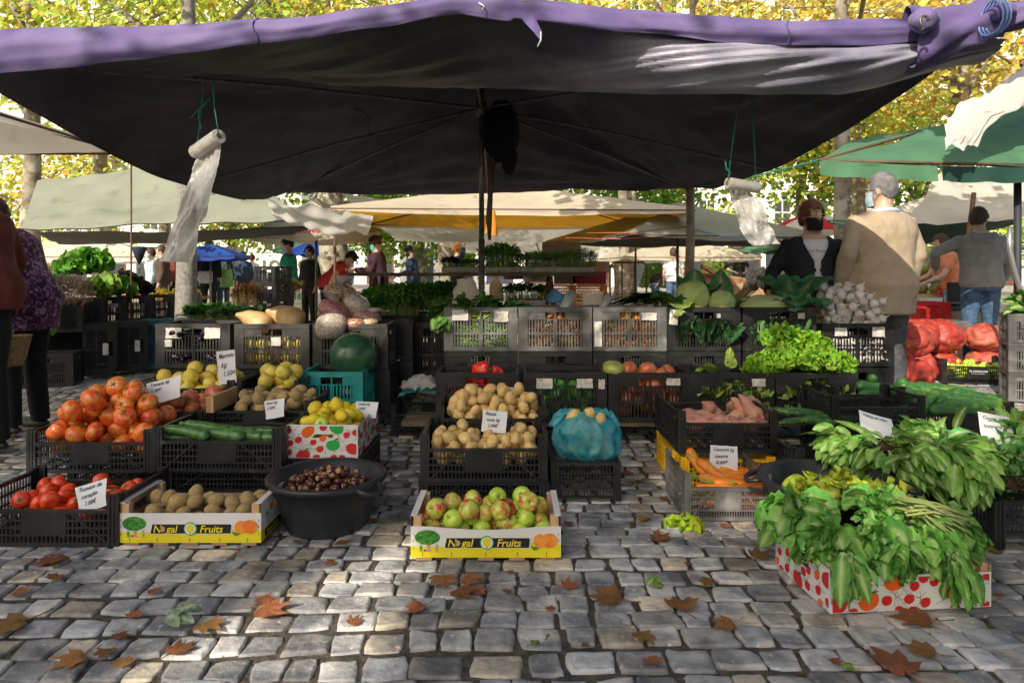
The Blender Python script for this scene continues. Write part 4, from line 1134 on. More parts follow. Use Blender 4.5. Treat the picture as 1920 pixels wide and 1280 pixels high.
# cucumbers
cz = .27
for k, (px, py, Y, ro, s) in enumerate(((1632,722,4.25,(0,.15,.2),1),(1655,724,4.3,(0,.1,1.2),.9),(1640,712,4.3,(0,.6,.9),.8),(1702,736,4.15,(0,.25,-.35),1.15),(1720,726,4.22,(0,.2,-.3),1.1),(1762,738,4.20,(0,.15,-.2),1.15),(1740,733,4.2,(0,.15,-.25),1.1),(1820,741,4.18,(0,.18,-.3),1.2),
        (1780,742,4.14,(0,.25,-.35),1.1),(1740,752,4.08,(0,-.7,.4),1),(1715,756,4.08,(0,-.9,.2),1),(1762,752,4.1,(0,.3,-.2),1),(1798,757,4.05,(0,.0,-.1),1.1),(1842,752,4.08,(0,.1,-.2),1.1),(1775,764,4.04,(0,0,.1),1.1),(1820,765,4.04,(0,0,0),1.1),(1700,764,4.05,(0,0,.2),1),(1690,722,4.3,(0,.7,1.3),.9),(1745,724,4.3,(0,.1,-.3),1),(1800,730,4.28,(0,.1,-.2),1),(1850,745,4.2,(0,.1,-.3),1.1))):
    P_cuc.place('green ridged cucumber in the heap at the right', at(px, py+4, Y), ro, s, 'cucumbers heaped at the right')
P_cuc.place('cucumber seen through the crate left of the cucumber heap', at(1640, 742, 4.15), (0,.1,.1), 1)
for k, (px, py, Y, ro) in enumerate(((1525,778,3.85,(0,.12,-.3)),(1545,782,3.80,(0,.1,-.25)),(1500,784,3.82,(0,.2,-.7)),(1560,788,3.74,(0,0,.05)),(1520,792,3.72,(0,0,.05)))):
    P_zuc2.place('long dark zucchini right of the sweet potatoes', at(px, py, Y), ro, .9, 'long zucchini right of the sweet potatoes')
# watermelon, squashes
mb = rolled(36, 24, (.165,.16,.15), lumpy(.02, 1.2)); obj('watermelon', mb, M_wmel, label='big dark green watermelon resting in the teal crate', cat='watermelon', loc=at(664, 666, TCY-.06), rot=(.5,.2,.3))
def squash(label, px, py, Y, L, r, rot):
    mb = MB(); mb.M = Matrix.Translation((0,0,0)); seg, n = 18, 16; pts, rs = [], []
    for k in range(seg+1):
        t = k/seg; pts.append(((t-.5)*L, .02*math.sin(t*5), .015*math.sin(t*3))); q = (.22+.55*smooth(.0,.35,t)+.35*smooth(.3,.7,t))*min(1, (1-t)*7+.08)**.5*min(1, t*14+.35)**.5
        rs.append(r*max(.06, q)*(1+.06*n3(t*4, px, 0)))
    mb.tube(pts, rs, n)
    obj('squash', mb, M_squash, label=label, cat='squash', loc=at(px, py, Y), rot=rot)
squash('tan long squash lying at the left on the dusty crate', 474, 604, 4.83, .26, .075, (0,.45,.1))
squash('tan thick squash with brown spots at the right on the dusty crate', 533, 597, 4.85, .27, .085, (0,.42,.25))
squash('small tan squash between the two larger ones', 500, 606, 4.95, .2, .06, (0,.2,.6))
# aubergines seen through the left crate
M_aub = mat('aubergine skin', (.012,.008,.02), (.03,.015,.04), rough=.15, coat=.4)
P_aub = solo('aubergine', 'aubergine', spindle(.2, .045, .01, prof=lambda t: max(.08, math.sin(PI*t)**.5*(.7+.5*t))), M_aub)
for k in range(14):
    P_aub.place('dark aubergine in the dusty left crate', (LX1-.17+.085*(k % 5), LY-.08+.09*(k//5 % 2), .50+.075*(k//5)), (rnd.uniform(-.3,.3), rnd.uniform(-.4,.4), rnd.uniform(0,3)), 1, 'aubergines in the dusty crate')
for k in range(10):
    P_quin[k % 3].place('pale squash seen through the slats of the second dusty crate', (LX2-.18+.09*(k % 5), LY-.10, .49+.10*(k//5)), (k,k*2,0), .05, 'squashes inside the second dusty crate')
# garlic on its crate: bulbs with the root towards the viewer
def facing(rr): return (PI/2+rr.uniform(-.55, .55)-.35, rr.uniform(-.5, .5), rr.uniform(-.6, .6))
drop(P_garl, .033, (GX-.235, GX+.235, GY-.17, GY+.16), lambda x, y: .67+.03*smooth(GY-.17, GY+.1, y), 125, 'white garlic bulb in the heap on the right crate', 'garlic bulbs heaped on the right crate', 71, orient=facing, mound=.35, flat=.85)
for k in range(24):
    P_garl.place('garlic bulb seen through the slats of the garlic crate', (GX-.21+.06*(k % 8), GY-.135, .46+.062*(k//8)), facing(rnd), .032, 'garlic inside the crate')
mb = MB()
for k in range(70):
    a = at(1555+rnd.uniform(0,35), 575+rnd.uniform(-8,25), GY-.05+rnd.uniform(0,.15)); b = a+V(-rnd.uniform(.1,.24), rnd.uniform(-.05,.12), rnd.uniform(-.06,.05)); m_ = a.lerp(b, .5)+V(0,0,rnd.uniform(-.01,.03))
    mb.tube([a, m_, b], [.005,.004,.003], 5)
obj('garlic_stalks', mb, M_straw, label='sheaf of dry tan garlic stalks left of the white garlic heap', cat='garlic stalks', kind='stuff')
# hanging bunch of garlic further back
GB = at(1408, 530, 5.6)
for k in range(34):
    an = rnd.uniform(0, 6.28); h = rnd.random(); rad = .075*(1-.4*h)
    P_garl.place('garlic bulb in the stalked bunch at the back', GB+V(rad*math.cos(an)+.02+.05*h*.5, rad*math.sin(an)*.7-.02, -.06+.19*h), (PI/2+rnd.uniform(-.9,.9), rnd.uniform(-.6,.6), rnd.uniform(-1.2,1.2)), .026, 'garlic bulbs of the stalked bunch')
for k in range(6): P_garl.place('garlic bulb in the stalked bunch at the back', GB+V(.10+.025*k*.7, -.03, -.02-.05*(k % 3)), facing(rnd), .026, 'garlic bulbs of the stalked bunch')
mb = MB()
for k in range(44):
    a = GB+V(rnd.uniform(-.05,.06), rnd.uniform(-.03,.03), rnd.uniform(-.06,.0)); b = GB+V(rnd.uniform(-.17,-.05), rnd.uniform(-.06,.02), rnd.uniform(-.16,-.11))
    mb.tube([a, a.lerp(b,.5)+V(0,0,.01), b], [.005,.0055,.004], 5)
obj('garlic_stalks', mb, M_straw, label='bundle of tan stalks below the garlic bunch at the back', cat='garlic stalks', kind='stuff')
# ------------------------------------------------------------------ leaf vegetables
M_leaf = mat('fresh leaf', (1,1,1), (.84,.88,.74), rough=.5, nscale=26, detail=6, vcol=True, trans=.28, spec=.35, bump=.35, bscale=60)
M_leafm = mat('matt leaf', (1,1,1), (.8,.82,.78), rough=.6, nscale=25, vcol=True, trans=.25, spec=.3)
M_soil = mat('earthy roots', (.05, .032, .018), (.10, .065, .035), rough=.95, nscale=50, bump=.6)
def blade(mb, base, d, L, W, droop=.6, up=None, ruffle=.12, rf=5, seed=0, col=(.07,.22,.03), rib=(.35,.48,.16), petiole=.3, pw=.004, nseg=8, nw=4, shape=.75, teeth=0, cup=.25, roll=0):
    """one leaf: petiole then blade; droops under gravity"""
    r = random.Random(seed); p = Vector(base); d = Vector(d).normalized(); up = Vector(up) if up else V(0,0,1)
    n = nseg; st = L/n; rows = []; prev = None
    npet = max(1, int(n*petiole)) if petiole else 0
    ph = r.uniform(0, 9)
    for k in range(n+1):
        t = k/n
        side = d.cross(up)
        if side.length < 1e-4: side = d.cross(V(1,.2,0))
        side.normalize()
        if roll: side = Matrix.Rotation(roll, 3, d) @ side
        nor = side.cross(d).normalized()
        if k < npet: w = pw
        else:
            tb = (k-npet)/max(1, n-npet); w = max(.0015, W*.5*math.sin(PI*min(1, tb**shape*.94+.06))**.55)
            if teeth: w *= 1+teeth*(1 if k % 2 else -1)
        row = []
        for j in range(nw+1):
            a = 2*j/nw-1
            z = cup*w*(abs(a)**1.5)
            if k >= npet: z += ruffle*W*math.sin(rf*t*6+ph+a*2.2)*abs(a)**1.5*.5
            q = abs(a); mixr = max(0, 1-q*3.2)
            vv = 1+.22*(r.random()-.5)-.14*q+(.10*(1 if (k+int(q*2)) % 2 else -1) if k >= npet and nw >= 4 else 0)
            c = tuple(lerp(col[i]*vv, rib[i], mixr if k >= npet else 1) for i in range(3))
            row.append(mb.vert(p+side*(a*w)+nor*(z+(W*.035*r.gauss(0,1) if k >= npet else 0)), c))
        rows.append(row)
        d = (d+V(0,0,-1)*droop/n*1.6).normalized(); p = p+d*st
    for A, B in zip(rows, rows[1:]):
        for j in range(nw): mb.face((A[j], A[j+1], B[j+1], B[j]))
def vary(c, r, a=.25): 
    q = 1+r.uniform(-a, a); return (c[0]*q*(1+r.uniform(-.12,.2)), c[1]*q, c[2]*q)
def bunch(label, name, cat, base, dirv, n, L, W, spread=.5, droop=.8, seed=0, col=(.06,.20,.03), rib=(.38,.5,.2), petiole=.42, m=None, teeth=0, ruffle=.14, roots=False, group=None, br=.02, upb=.3, pw=.005):
    r = random.Random(seed); t = thing(name, label, cat, base, group=group); mb = MB(); d0 = Vector(dirv).normalized()
    for k in range(n):
        dv = (d0+V(r.gauss(0,spread), r.gauss(0,spread), r.gauss(0,spread*.6)+upb*r.random())).normalized()
        l = L*r.uniform(.65, 1.1)
        blade(mb, V(r.uniform(-br,br), r.uniform(-br,br), r.uniform(0,br*1.5)), dv, l, W*r.uniform(.65,1.15)*l/L, droop*r.uniform(.6,1.3), (r.gauss(0,.6), r.uniform(-.9,.4), 1), ruffle, r.uniform(1.2,3), seed*1000+k, vary(col, r, .42), rib, petiole*r.uniform(.7,1.1), pw, 11, 4, r.uniform(.6,1.0), teeth, .22, r.uniform(-.9,.9))
    obj('leaves', mb, m or M_leaf, t)
    if roots:
        mb = MB(); b = -d0
        for k in range(26):
            a = b*.01+V(r.gauss(0,.016), r.gauss(0,.016), r.uniform(0,.02)); mb.tube([a, a+b*.03+V(r.gauss(0,.02), r.gauss(0,.02), r.gauss(0,.01)), a+b*.05+V(r.gauss(0,.03), r.gauss(0,.03), -.01)], [.005,.004,.002], 4)
        obj('roots', mb, M_soil, t)
    return t
# --- turnip greens in the printed box at the front right
TG, TGR = (.20,.52,.10), (.55,.72,.32)
gx, gy = GBX, GBY
k = 0
for (dx, dy, dz, dv, n, L, W, dr, lab) in (
    (-.19,-.05,.165,(-.55,-.6,.75),117,0.140,0.076,1.5,'dark turnip greens spilling over the left front corner of the printed box'),
    (-.04,-.09,.175,(-.1,-.8,.75),117,0.140,0.080,1.6,'dark turnip greens heaped over the middle front of the printed box'),
    (.12,-.08,.165,(.3,-.75,.65),109,0.140,0.076,1.7,'dark turnip greens heaped over the right front of the printed box'),
    (.26,.06,.17,(.95,-.25,.45),98,0.144,0.072,1.4,'dark turnip greens pushing out over the right end of the printed box'),
    (-.20,.12,.19,(-.8,-.1,.75),78,0.125,0.067,1.3,'dark turnip greens at the left end of the printed box'),
    (.05,.12,.2,(.2,-.3,.9),96,0.125,0.072,1.1,'dark turnip greens heaped in the middle of the printed box')):
    bunch(lab, 'turnip_greens', 'greens', (gx+dx, gy+dy, dz), dv, n, L, W, .52, dr, 100+k, TG, TGR, .3, teeth=.09, ruffle=.26); k += 1
# the long drooping leaves in front of the panel
for (px, Y, lab, sd) in ((1575, 2.13, 'drooping leaf of turnip greens reaching the cobbles at the left of the printed panel', 5), (1775, 2.14, 'drooping leaves of turnip greens reaching the cobbles at the right of the printed panel', 6)):
    b = at(px+15, 1052, Y+.02)
    bunch(lab, 'turnip_greens', 'greens', b, (-.05 if sd == 5 else .25, -.3, -.7), 20 if sd == 5 else 30, .155, .05, .34, .8, sd, TG, TGR, .1, teeth=.1, ruffle=.25, upb=0)
# light stalk bundle
t = thing('stalk_bundle', 'sheaf of pale green stalks lying across the turnip greens', 'stalks', at(1700, 945, 2.33))
mb = MB(); r = random.Random(4); B0 = t.location
for k in range(34):
    a = V(r.uniform(-.03,.02), r.uniform(-.05,.04), r.uniform(-.03,.02)); b = at(1790+r.uniform(-40,35), 985+r.uniform(-22,18), 2.28+r.uniform(-.04,.04))-B0; m_ = a.lerp(b,.5)+V(0,0,.014)
    c1 = (.42+.1*r.random(),.55,.20); mb.tube([a,m_,b],[.0045,.005,.004],5, cols=[c1,c1,(.5,.6,.28)])
obj('stalks', mb, M_leaf, t)
# yellow green mustard tops at the back of the box
for k, (px, py, Y, n, lab) in enumerate(((1520,925,2.62,60,'yellow green frilly leaves at the back left of the greens box'),(1580,918,2.66,46,'yellow green frilly leaves at the back middle of the greens box'),(1660,935,2.62,46,'yellow green frilly leaves at the back right of the greens box'))):
    bunch(lab, 'mustard_greens', 'greens', at(px, py+22, Y), (-.2+.3*k,-.35,.9), n, .12, .085, .75, .8, 130+k, (.46,.56,.05), (.62,.68,.18), .1, ruffle=.5)
bunch('dark serrated leaves at the left back corner of the greens box', 'turnip_greens', 'greens', at(1500, 960, 2.55), (-.6,-.4,.5), 34, .2, .1, .45, 1.3, 140, TG, TGR, .3, teeth=.12, ruffle=.2)
# --- bunched greens at the right, spread on crates
SG, SGR = (.25,.54,.10), (.66,.78,.42)
for k, (px, py, Y, dv, n, L, lab, rt) in enumerate((
    (1665,842,3.22,(-1,.05,.06),64,.44,'spinach bunch with light stalks pointing left under the white card',True),
    (1650,850,3.10,(-.8,-.35,.12),44,.34,'spinach bunch pointing left in front of the earthy roots',True),
    (1690,835,3.2,(.25,-.6,.3),50,.30,'round leaved green bunch right of the earthy roots',False),
    (1735,830,3.25,(-.1,.0,.5),34,.20,'upright round leaves behind the large white card',False),
    (1700,865,2.98,(.15,-.85,.2),60,.30,'broad green leaves falling forward over the tub',False),
    (1780,850,2.98,(.3,-.7,.25),60,.32,'broad green leaves falling forward beside the tub',False),
    (1790,832,3.25,(-.7,-.2,.2),56,.32,'leafy bunch lying towards the left behind the crossing leaves',False),
    (1850,840,3.05,(-.85,-.3,.12),60,.38,'cabbage sprout bunch with bluish leaves pointing left below the right card',True),
    (1890,860,2.95,(-.35,-.7,.2),50,.28,'cabbage sprout bunch falling forward at the right edge',True),
    (1905,826,3.15,(-.2,-.1,.5),40,.24,'upright light leaves behind the right card',False),
    (1945,868,2.9,(-.2,-.3,.4),40,.26,'leafy bunch cut by the right edge of the picture',False),
    (1800,880,2.82,(-.1,-.9,.1),46,.26,'low leaves hanging down over the black crates',False),
    (1590,835,3.12,(-.6,-.4,.2),40,.26,'loose spinach leaves at the left end of the greens',False))):
    bl = (.17,.44,.14) if k in (7,8) else SG
    bunch(lab, 'green_bunch', 'greens', at(px, py+16, Y), dv, int(n*1.8), L*.66, .062, .36, .85, 200+k, bl, SGR, .42, ruffle=.16, roots=rt, br=.045, pw=.0042)
for k, (px, py, Y, lab) in enumerate(((1645,838,3.12,'clump of earthy roots between the spinach bunches'),(1890,905,2.78,'clump of earthy roots on the crate at the right edge'))):
    mb = MB(); r = random.Random(k)
    mb.ellipsoid((0,0,0),(.06,.05,.022),14,9,fn=lambda d: 1+.4*n3(d.x*4,d.y*4,d.z*4))
    for j in range(40):
        a = V(r.gauss(0,.03), r.gauss(0,.03), r.uniform(-.01,.02)); mb.tube([a,a+V(r.gauss(0,.02),r.gauss(0,.02)-.01,r.gauss(0,.01)+.01),a+V(r.gauss(0,.03),r.gauss(0,.03)-.02,0)],[.003,.0025,.001],4)
    obj('root_clump', mb, M_soil, label=lab, cat='roots', loc=at(px, py, Y))
# --- frilly lettuce heap
def frill(label, base, n, R_, leafL, seed, col=(.26,.54,.04), rib=(.50,.64,.16), group=None, sq=.75):
    r = random.Random(seed); t = thing('lettuce', label, 'lettuce', base, group=group); mb = MB()
    for k in range(n):
        h = r.random(); an = r.uniform(0, 6.28); el = math.acos(1-h*.95)
        d = V(math.sin(el)*math.cos(an), math.sin(el)*math.sin(an), math.cos(el)*sq)
        b = d*R_*r.uniform(.35,.75)
        blade(mb, b, d+V(0,0,.25), leafL*r.uniform(.7,1.15), leafL*1.3, .9, (r.uniform(-1,1), r.uniform(-1,1), .6), .62, 9, seed*99+k, vary(col, r, .3), rib, 0, .004, 8, 8, .5, .07, .1, r.uniform(-.6,.6))
    obj('leaves', mb, M_leafm, t); return t
for k, (px, py, Y, R_, lab) in enumerate(((1465,668,4.42,.17,'frilly green lettuce at the left of the lettuce heap'),(1530,670,4.40,.17,'frilly green lettuce in the middle of the lettuce heap'),(1565,676,4.44,.13,'frilly green lettuce at the right of the lettuce heap'),
        (1470,630,4.55,.15,'frilly green lettuce at the top of the lettuce heap'),(1520,640,4.52,.14,'second frilly lettuce near the top of the heap'),(1430,680,4.42,.10,'small frilly lettuce at the left foot of the heap'))):
    frill(lab, at(px, py+14, Y), 210, R_, .062, 300+k)
frill('torn yellow green lettuce scrap lying on the cobbles', (gnd(1283, 983)+V(0,0,-.01)), 26, .06, .06, 320, (.40,.58,.03), (.55,.66,.2), sq=.3)
bunch('light green lettuce leaf standing up in the middle row', 'lettuce_leaf', 'lettuce', at(1372, 690, 4.45), (-.1,0,1), 5, .12, .07, .2, .3, 331, (.30,.48,.08), (.5,.62,.25), 0)
bunch('light green lettuce leaf leaning left in the middle row', 'lettuce_leaf', 'lettuce', at(1340, 697, 4.45), (-.9,0,.5), 6, .13, .08, .25, .5, 332, (.30,.48,.08), (.5,.62,.25), 0)
x = MIDX[3]
for k in range(8): frill('light green lettuce heart seen through the middle row crate', (x-.18+.12*(k % 4), YM-.10, ZM+.06+.11*(k//4)), 26, .06, .07, 340+k, (.30,.46,.08), (.5,.6,.3), group='lettuce hearts in the middle row crate')
x = MIDX[4]
for k in range(8): frill('leafy lettuce seen through the slats under the heap', (x-.18+.12*(k % 4), YM-.10, ZM+.06+.11*(k//4)), 26, .06, .07, 350+k, (.30,.46,.08), (.5,.6,.3), group='lettuce inside the right crate of the middle row')
# --- cabbages on the top row
M_cab = mat('cabbage leaf', (1,1,1), (.86,.88,.8), rough=.5, nscale=12, vcol=True, bump=.35, bscale=16, trans=.1)
def cabbage(label, loc, r3, col, outer, no, seed, rot=0):
    t = thing('cabbage', label, 'cabbage', loc, rot); mb = MB(); r = random.Random(seed)
    def fn(d):
        an = math.atan2(d.y, d.x); el = math.acos(clamp(d.z,-1,1))
        return 1+.035*math.sin(an*3+el*5)+.03*abs(math.sin(an*9+2*n3(d.x*2,d.y*2,d.z*2)))*math.sin(el)+.05*n3(d.x*2,d.y*2,d.z*2+seed)
    def cf(d):
        an = math.atan2(d.y, d.x); v = abs(math.sin(an*4.5+2*n3(d.x*2,d.y*2,d.z*2)))
        q = math.exp(-v*7)*.8; return tuple(lerp(col[i], (.62,.70,.42)[i], q) for i in range(3))
    mb.ellipsoid((0,0,0), r3, 40, 26, fn=fn, colfn=cf); obj('head', mb, M_cab, t)
    for (an, el, L, W, dr, c) in outer:
        mb = MB(); d = V(math.cos(an)*math.cos(el), math.sin(an)*math.cos(el), math.sin(el))
        blade(mb, V(d.x*r3[0]*.75, d.y*r3[1]*.75, -r3[2]*.6), V(d.x,d.y,abs(d.z)+.2), L, W, dr, -V(d.x,d.y,-.4), .18, 2.2, int(an*100)+seed, c, (.40,.50,.26), 0, .004, 12, 8, .7, 0, .35)
        obj('outer_leaf', mb, M_leafm, t)
    return t
DG = (.08,.26,.09); LG = (.34,.47,.10)
cabbage('pale green pointed cabbage with dark outer leaves at the left', at(1300,556,YT-.03), (.125,.11,.115), (.56,.70,.24), [(3.3,.5,.26,.2,.5,DG),(2.2,1.2,.24,.2,.4,DG),(1.2,1.3,.28,.2,.2,DG),(.3,.9,.24,.18,.5,(.06,.2,.06)),(4.0,.1,.2,.18,.7,LG)], 0, 1)
cabbage('smaller pale green cabbage at the right of the first', at(1352,566,YT-.06), (.10,.10,.085), (.58,.72,.28), [(.2,.6,.2,.18,.6,LG),(1.3,1.2,.30,.18,.2,DG),(2.6,1.1,.2,.16,.4,(.2,.36,.08))], 0, 2)
cabbage('flat white and green cabbage on the fifth crate', at(1432,572,YT-.04), (.19,.13,.075), (.58,.66,.34), [(2.8,.4,.2,.2,.8,LG),(.4,.4,.2,.18,.8,LG)], 0, 3)
cabbage('dark green leafy cabbage left of the garlic', at(1487,552,YT+.02), (.12,.11,.12), (.12,.32,.13), [(a,.9,.30,.22,.45,vary((.09,.29,.13),rnd,.2)) for a in (0,.8,1.6,2.4,3.2,4.2,4.9,5.6)]+[(a,.2,.25,.2,.6,vary((.11,.33,.15),rnd,.2)) for a in (3.6,4.4,5.2)], 0, 4)
for k in range(6): bunch('dark cabbage leaves seen inside the cabbage crate', 'cabbage_leaves', 'cabbage', (TOPX[3]-.17+.07*k, YT-.13, ZT+.04), (0,-.1,1), 8, .2, .1, .3, .3, 360+k, (.04,.16,.05), (.2,.34,.16), .1, group='cabbage leaves inside the crate')
for k in range(5): bunch('dark cabbage leaves seen inside the fifth crate', 'cabbage_leaves', 'cabbage', (TOPX[4]-.17+.085*k, YT-.13, ZT+.04), (0,-.1,1), 7, .2, .1, .3, .3, 370+k, (.05,.18,.06), (.3,.42,.22), .1, group='cabbage leaves inside the fifth crate')
# --- green beans, turmeric and orange roots: too many to count, one filling each
def filling(name, label, cat, x, cols, L, r0, n, mat_, zt=.27, ang=.5, seed=1):
    mb = MB(); r = random.Random(seed)
    for k in range(n):
        front = k < n*.6
        p = V(x+r.uniform(-.2,.2), YT-.135+(r.uniform(0,.04) if front else r.uniform(0,.26)), ZT+(r.uniform(.03, zt) if front else zt-r.uniform(0,.03)))
        a = r.gauss(PI/2 if front and ang > 1 else 0, ang); d = V(math.cos(a)*L*.5, r.uniform(-.02,.02), math.sin(a)*L*.5*(1 if front else .2))
        c = vary(r.choice(cols), r, .15)
        q = [p-d, p+V(0,-.004,.006), p+d]; q = [V(clamp(v.x, x-.235, x+.235), max(v.y, YT-.155), clamp(v.z, ZT+.02, ZT+zt+.02)) for v in q]
        mb.tube(q, [r0*.5, r0, r0*.4], 6, cols=[c]*3)
    obj(name, mb, mat_, label=label, cat=cat, kind='stuff')
M_bean = mat('vcol glossy produce', (1,1,1), (.8,.8,.8), rough=.4, nscale=40, vcol=True)
filling('green_beans', 'mass of light green beans filling the left crate of the top row', 'beans', TOPX[0], [(.26,.48,.06),(.36,.58,.10),(.20,.40,.05)], .13, .0085, 420, M_bean, ang=.5)
filling('turmeric_roots', 'mass of orange brown roots filling the second crate of the top row', 'roots', TOPX[1], [(.60,.30,.07),(.50,.24,.08),(.68,.42,.18),(.30,.14,.06)], .06, .014, 360, M_bean, ang=1.3, seed=2)
filling('orange_roots', 'mass of orange roots filling the third crate of the top row', 'roots', TOPX[2], [(.78,.26,.02),(.70,.30,.05),(.62,.20,.03),(.35,.40,.08)], .08, .015, 300, M_bean, ang=1.2, seed=3)
for k, (px, py, Y, dv) in enumerate(((875,583,4.92,(-.4,-.2,.6)),(910,580,4.95,(.2,-.2,.6)),(945,584,4.92,(.5,-.2,.5)),(838,600,4.85,(-.6,-.2,-.4)),(835,585,4.95,(-.8,0,.2)),(965,586,4.95,(.7,0,.3)))):
    bunch(['dark bean leaves on the left of the bean crate','dark bean leaves in the middle of the bean crate','dark bean leaves at the right of the bean crate','light leaves hanging down over the left side of the bean crate','leaves reaching left from the bean crate','leaves reaching right from the bean crate'][k], 'bean_leaves', 'leaves', at(px, py, Y), dv, 26, .13, .075, .55, .8, 380+k, (.06,.20,.03) if k != 3 else (.16,.32,.06), (.2,.36,.1), .25)
# ------------------------------------------------------------------ bags, sacks, price cards
# blue thin bag with potatoes
M_bluebag = mat('thin blue plastic', (.05,.50,.66), (.22,.70,.82), rough=.25, nscale=6, trans=.35, bump=.9, bscale=14, spec=.6, alpha=.62, distort=1.5)
t = thing('blue_bag', 'crumpled blue plastic bag standing on the black upturned crate', 'bag', at(1097, 862, 3.42)); t0 = t.location.copy()
mb = MB()
def bagf(u, v):
    a = u*2*PI
    prof = [(.02,.0),(.12,.004),(.160,.045),(.176,.10),(.168,.16),(.135,.205),(.085,.228),(.05,.222)]
    k = v*(len(prof)-1); i = min(int(k), len(prof)-2); f = k-i; r = lerp(prof[i][0], prof[i+1][0], f); z = lerp(prof[i][1], prof[i+1][1], f)
    c, s_ = math.cos(a), math.sin(a)
    crease = abs(n3(c*2.2+v*1.5, s_*2.2, v*3.0))+.6*abs(n3(c*4.5, s_*4.5+v*2, v*5+3))+.35*abs(n3(c*10, s_*10, v*9))
    r *= 1.08+.20*n3(c*1.3, s_*1.3, v*2.0+4)-.26*crease
    r *= 1+.10*v*v*math.sin(a*9+v*7)
    z += .030*v*n3(c*2.5, s_*2.5, 8)+.02*v*v*math.sin(a*3+1)+.012*crease*v
    return (c*r, s_*r*.85, z)
mb.grid(bagf, 110, 48); obj('film', mb, M_bluebag, t)
for sg in (-1, 1):
    mb = MB()
    def ear(u, v, sg=sg):
        x = sg*(.06+.10*v)+.02*math.sin(u*9+v*3); w_ = .05*(1-.35*v)
        return (x, (u-.5)*w_*2+.012*n3(u*6, v*5, sg), .225+.028*math.sin(v*PI)-.05*v*v+.018*n3(u*8, v*6, sg+3)+.01*math.sin(u*26)*(1-v))
    mb.grid(ear, 24, 14); obj('knotted_handle', mb, M_bluebag, t)
drop(P_pot, .036, (t0.x-.11, t0.x+.11, t0.y-.08, t0.y+.08), t0.z+.03, 20, 'muddy potato inside the blue bag', 'potatoes in the blue bag', 91, ztop=t0.z+.225)
# clear bags of beans heaped on the crate behind the watermelon
M_clear = mat('bag film over beans', (.60,.55,.52), (.70,.66,.62), rough=.22, nscale=8, trans=.5, bump=.5, bscale=26)
def beanbag(label, px, py, Y, r3, rot, c1, c2, seed, neck=None):
    r3 = tuple(x*1.14 for x in r3)
    t = thing('bean_bag', label, 'bag of beans', at(px, py, Y), rot=rot, group=None); 
    m_ = mat('beans '+str(seed), c1, c2, rough=.25, nscale=85, detail=1, contrast=(.42,.58), bump=.5, bscale=95, spec=.5, coat=.35)
    obj('beans', rolled(28, 18, r3, lambda d: 1+.10*n3(d.x*1.5+seed, d.y*1.5, d.z*1.5)+.02*n3(d.x*6, d.y*6, d.z*6)), m_, t)
    if neck:
        mb = MB(); mb.grid(lambda u, v: (neck[0]*v+(.02+.05*v)*math.cos(u*2*PI)*(1+.3*n3(u*6,v,1)), (.03+.02*v)*math.sin(u*2*PI), neck[1]*v+r3[2]*.7+.02*n3(u*8,v*2,3)), 26, 8); obj('film_neck', mb, M_clear, t)
beanbag('clear bag of brown speckled beans on top of the bean bag heap', 637, 548, 4.86, (.105,.08,.06), (0,.12,.1), (.24,.10,.06), (.55,.40,.30), 1, (.02,.07))
beanbag('clear bag of cream beans at the right of the bean bag heap', 668, 570, 4.84, (.09,.075,.065), (0,.5,0), (.56,.50,.42), (.38,.33,.27), 2)
beanbag('clear bag of pink beans at the left of the bean bag heap', 625, 581, 4.78, (.10,.08,.065), (0,.35,0), (.34,.10,.10), (.50,.24,.22), 3, (-.06,.05))
beanbag('clear bag of white beans hanging over the crate edge', 620, 610, 4.72, (.10,.07,.085), (0,-.5,0), (.60,.54,.46), (.40,.34,.28), 4)
beanbag('clear bag of mauve beans at the right end of the heap', 685, 592, 4.84, (.10,.07,.045), (0,.2,0), (.30,.16,.16), (.44,.28,.27), 5, (.09,.03))
beanbag('clear bag of red brown beans low in the heap', 667, 606, 4.78, (.075,.06,.04), (0,.05,0), (.34,.14,.08), (.55,.36,.24), 6)
beanbag('clear bag of tan beans low at the right of the heap', 692, 604, 4.80, (.06,.05,.035), (0,-.2,0), (.46,.32,.16), (.6,.46,.28), 7)
# white slips and cards
price_sign('white price card for the large tomatoes reading tomate', 308, 731, 3.68, 66, 42, ['Tomate kg', '1.30€'], .35, 0, -.25, ragged=True)
price_sign('tall white price card for the quinces reading marmelo', 425, 688, 4.12, 34, 62, ['Marmelo', 'kg', '1.50€'], .1, 0, -.12)
price_sign('small white price card for the kiwis reading kiwi', 515, 766, 3.64, 38, 34, ['Kiwi kg', '1.00€'], .3, 0, -.15, ragged=True)
price_sign('white price card for the lemons reading limão', 687, 768, 3.60, 42, 30, ['Limão kg', '1.50€'], .3, 0, .05, ragged=True)
price_sign('white price card for the vine tomatoes reading tomate', 172, 930, 2.77, 60, 50, ['Tomate de', 'coração', '1.00€'], .35, 0, -.3, ragged=True)
price_sign('white price card for the potatoes reading batata nova', 927, 790, 3.40, 46, 40, ['Batata', 'nova kg', '1.00€'], .25, 0, .1)
price_sign('large white price card for the carrots reading cenoura caseira', 1357, 858, 3.30, 52, 44, ['Cenoura kg', 'caseira', '0.60€'], .15, 0, .07)
price_sign('blank looking white card on the spinach with faint writing along its top', 1645, 798, 3.30, 66, 50, ['Nabiça de nabo'], .75, 0, .25, size=.022)
price_sign('white card on the cabbage sprouts reading couves', 1868, 804, 3.08, 62, 58, ['Couves de', 'todo ano'], .5, 0, .15, size=.024)
price_sign('small torn white slip behind the rear potatoes', 962, 740, 4.2, 18, 26, ['kg'], .1, 0, .2, ragged=True)
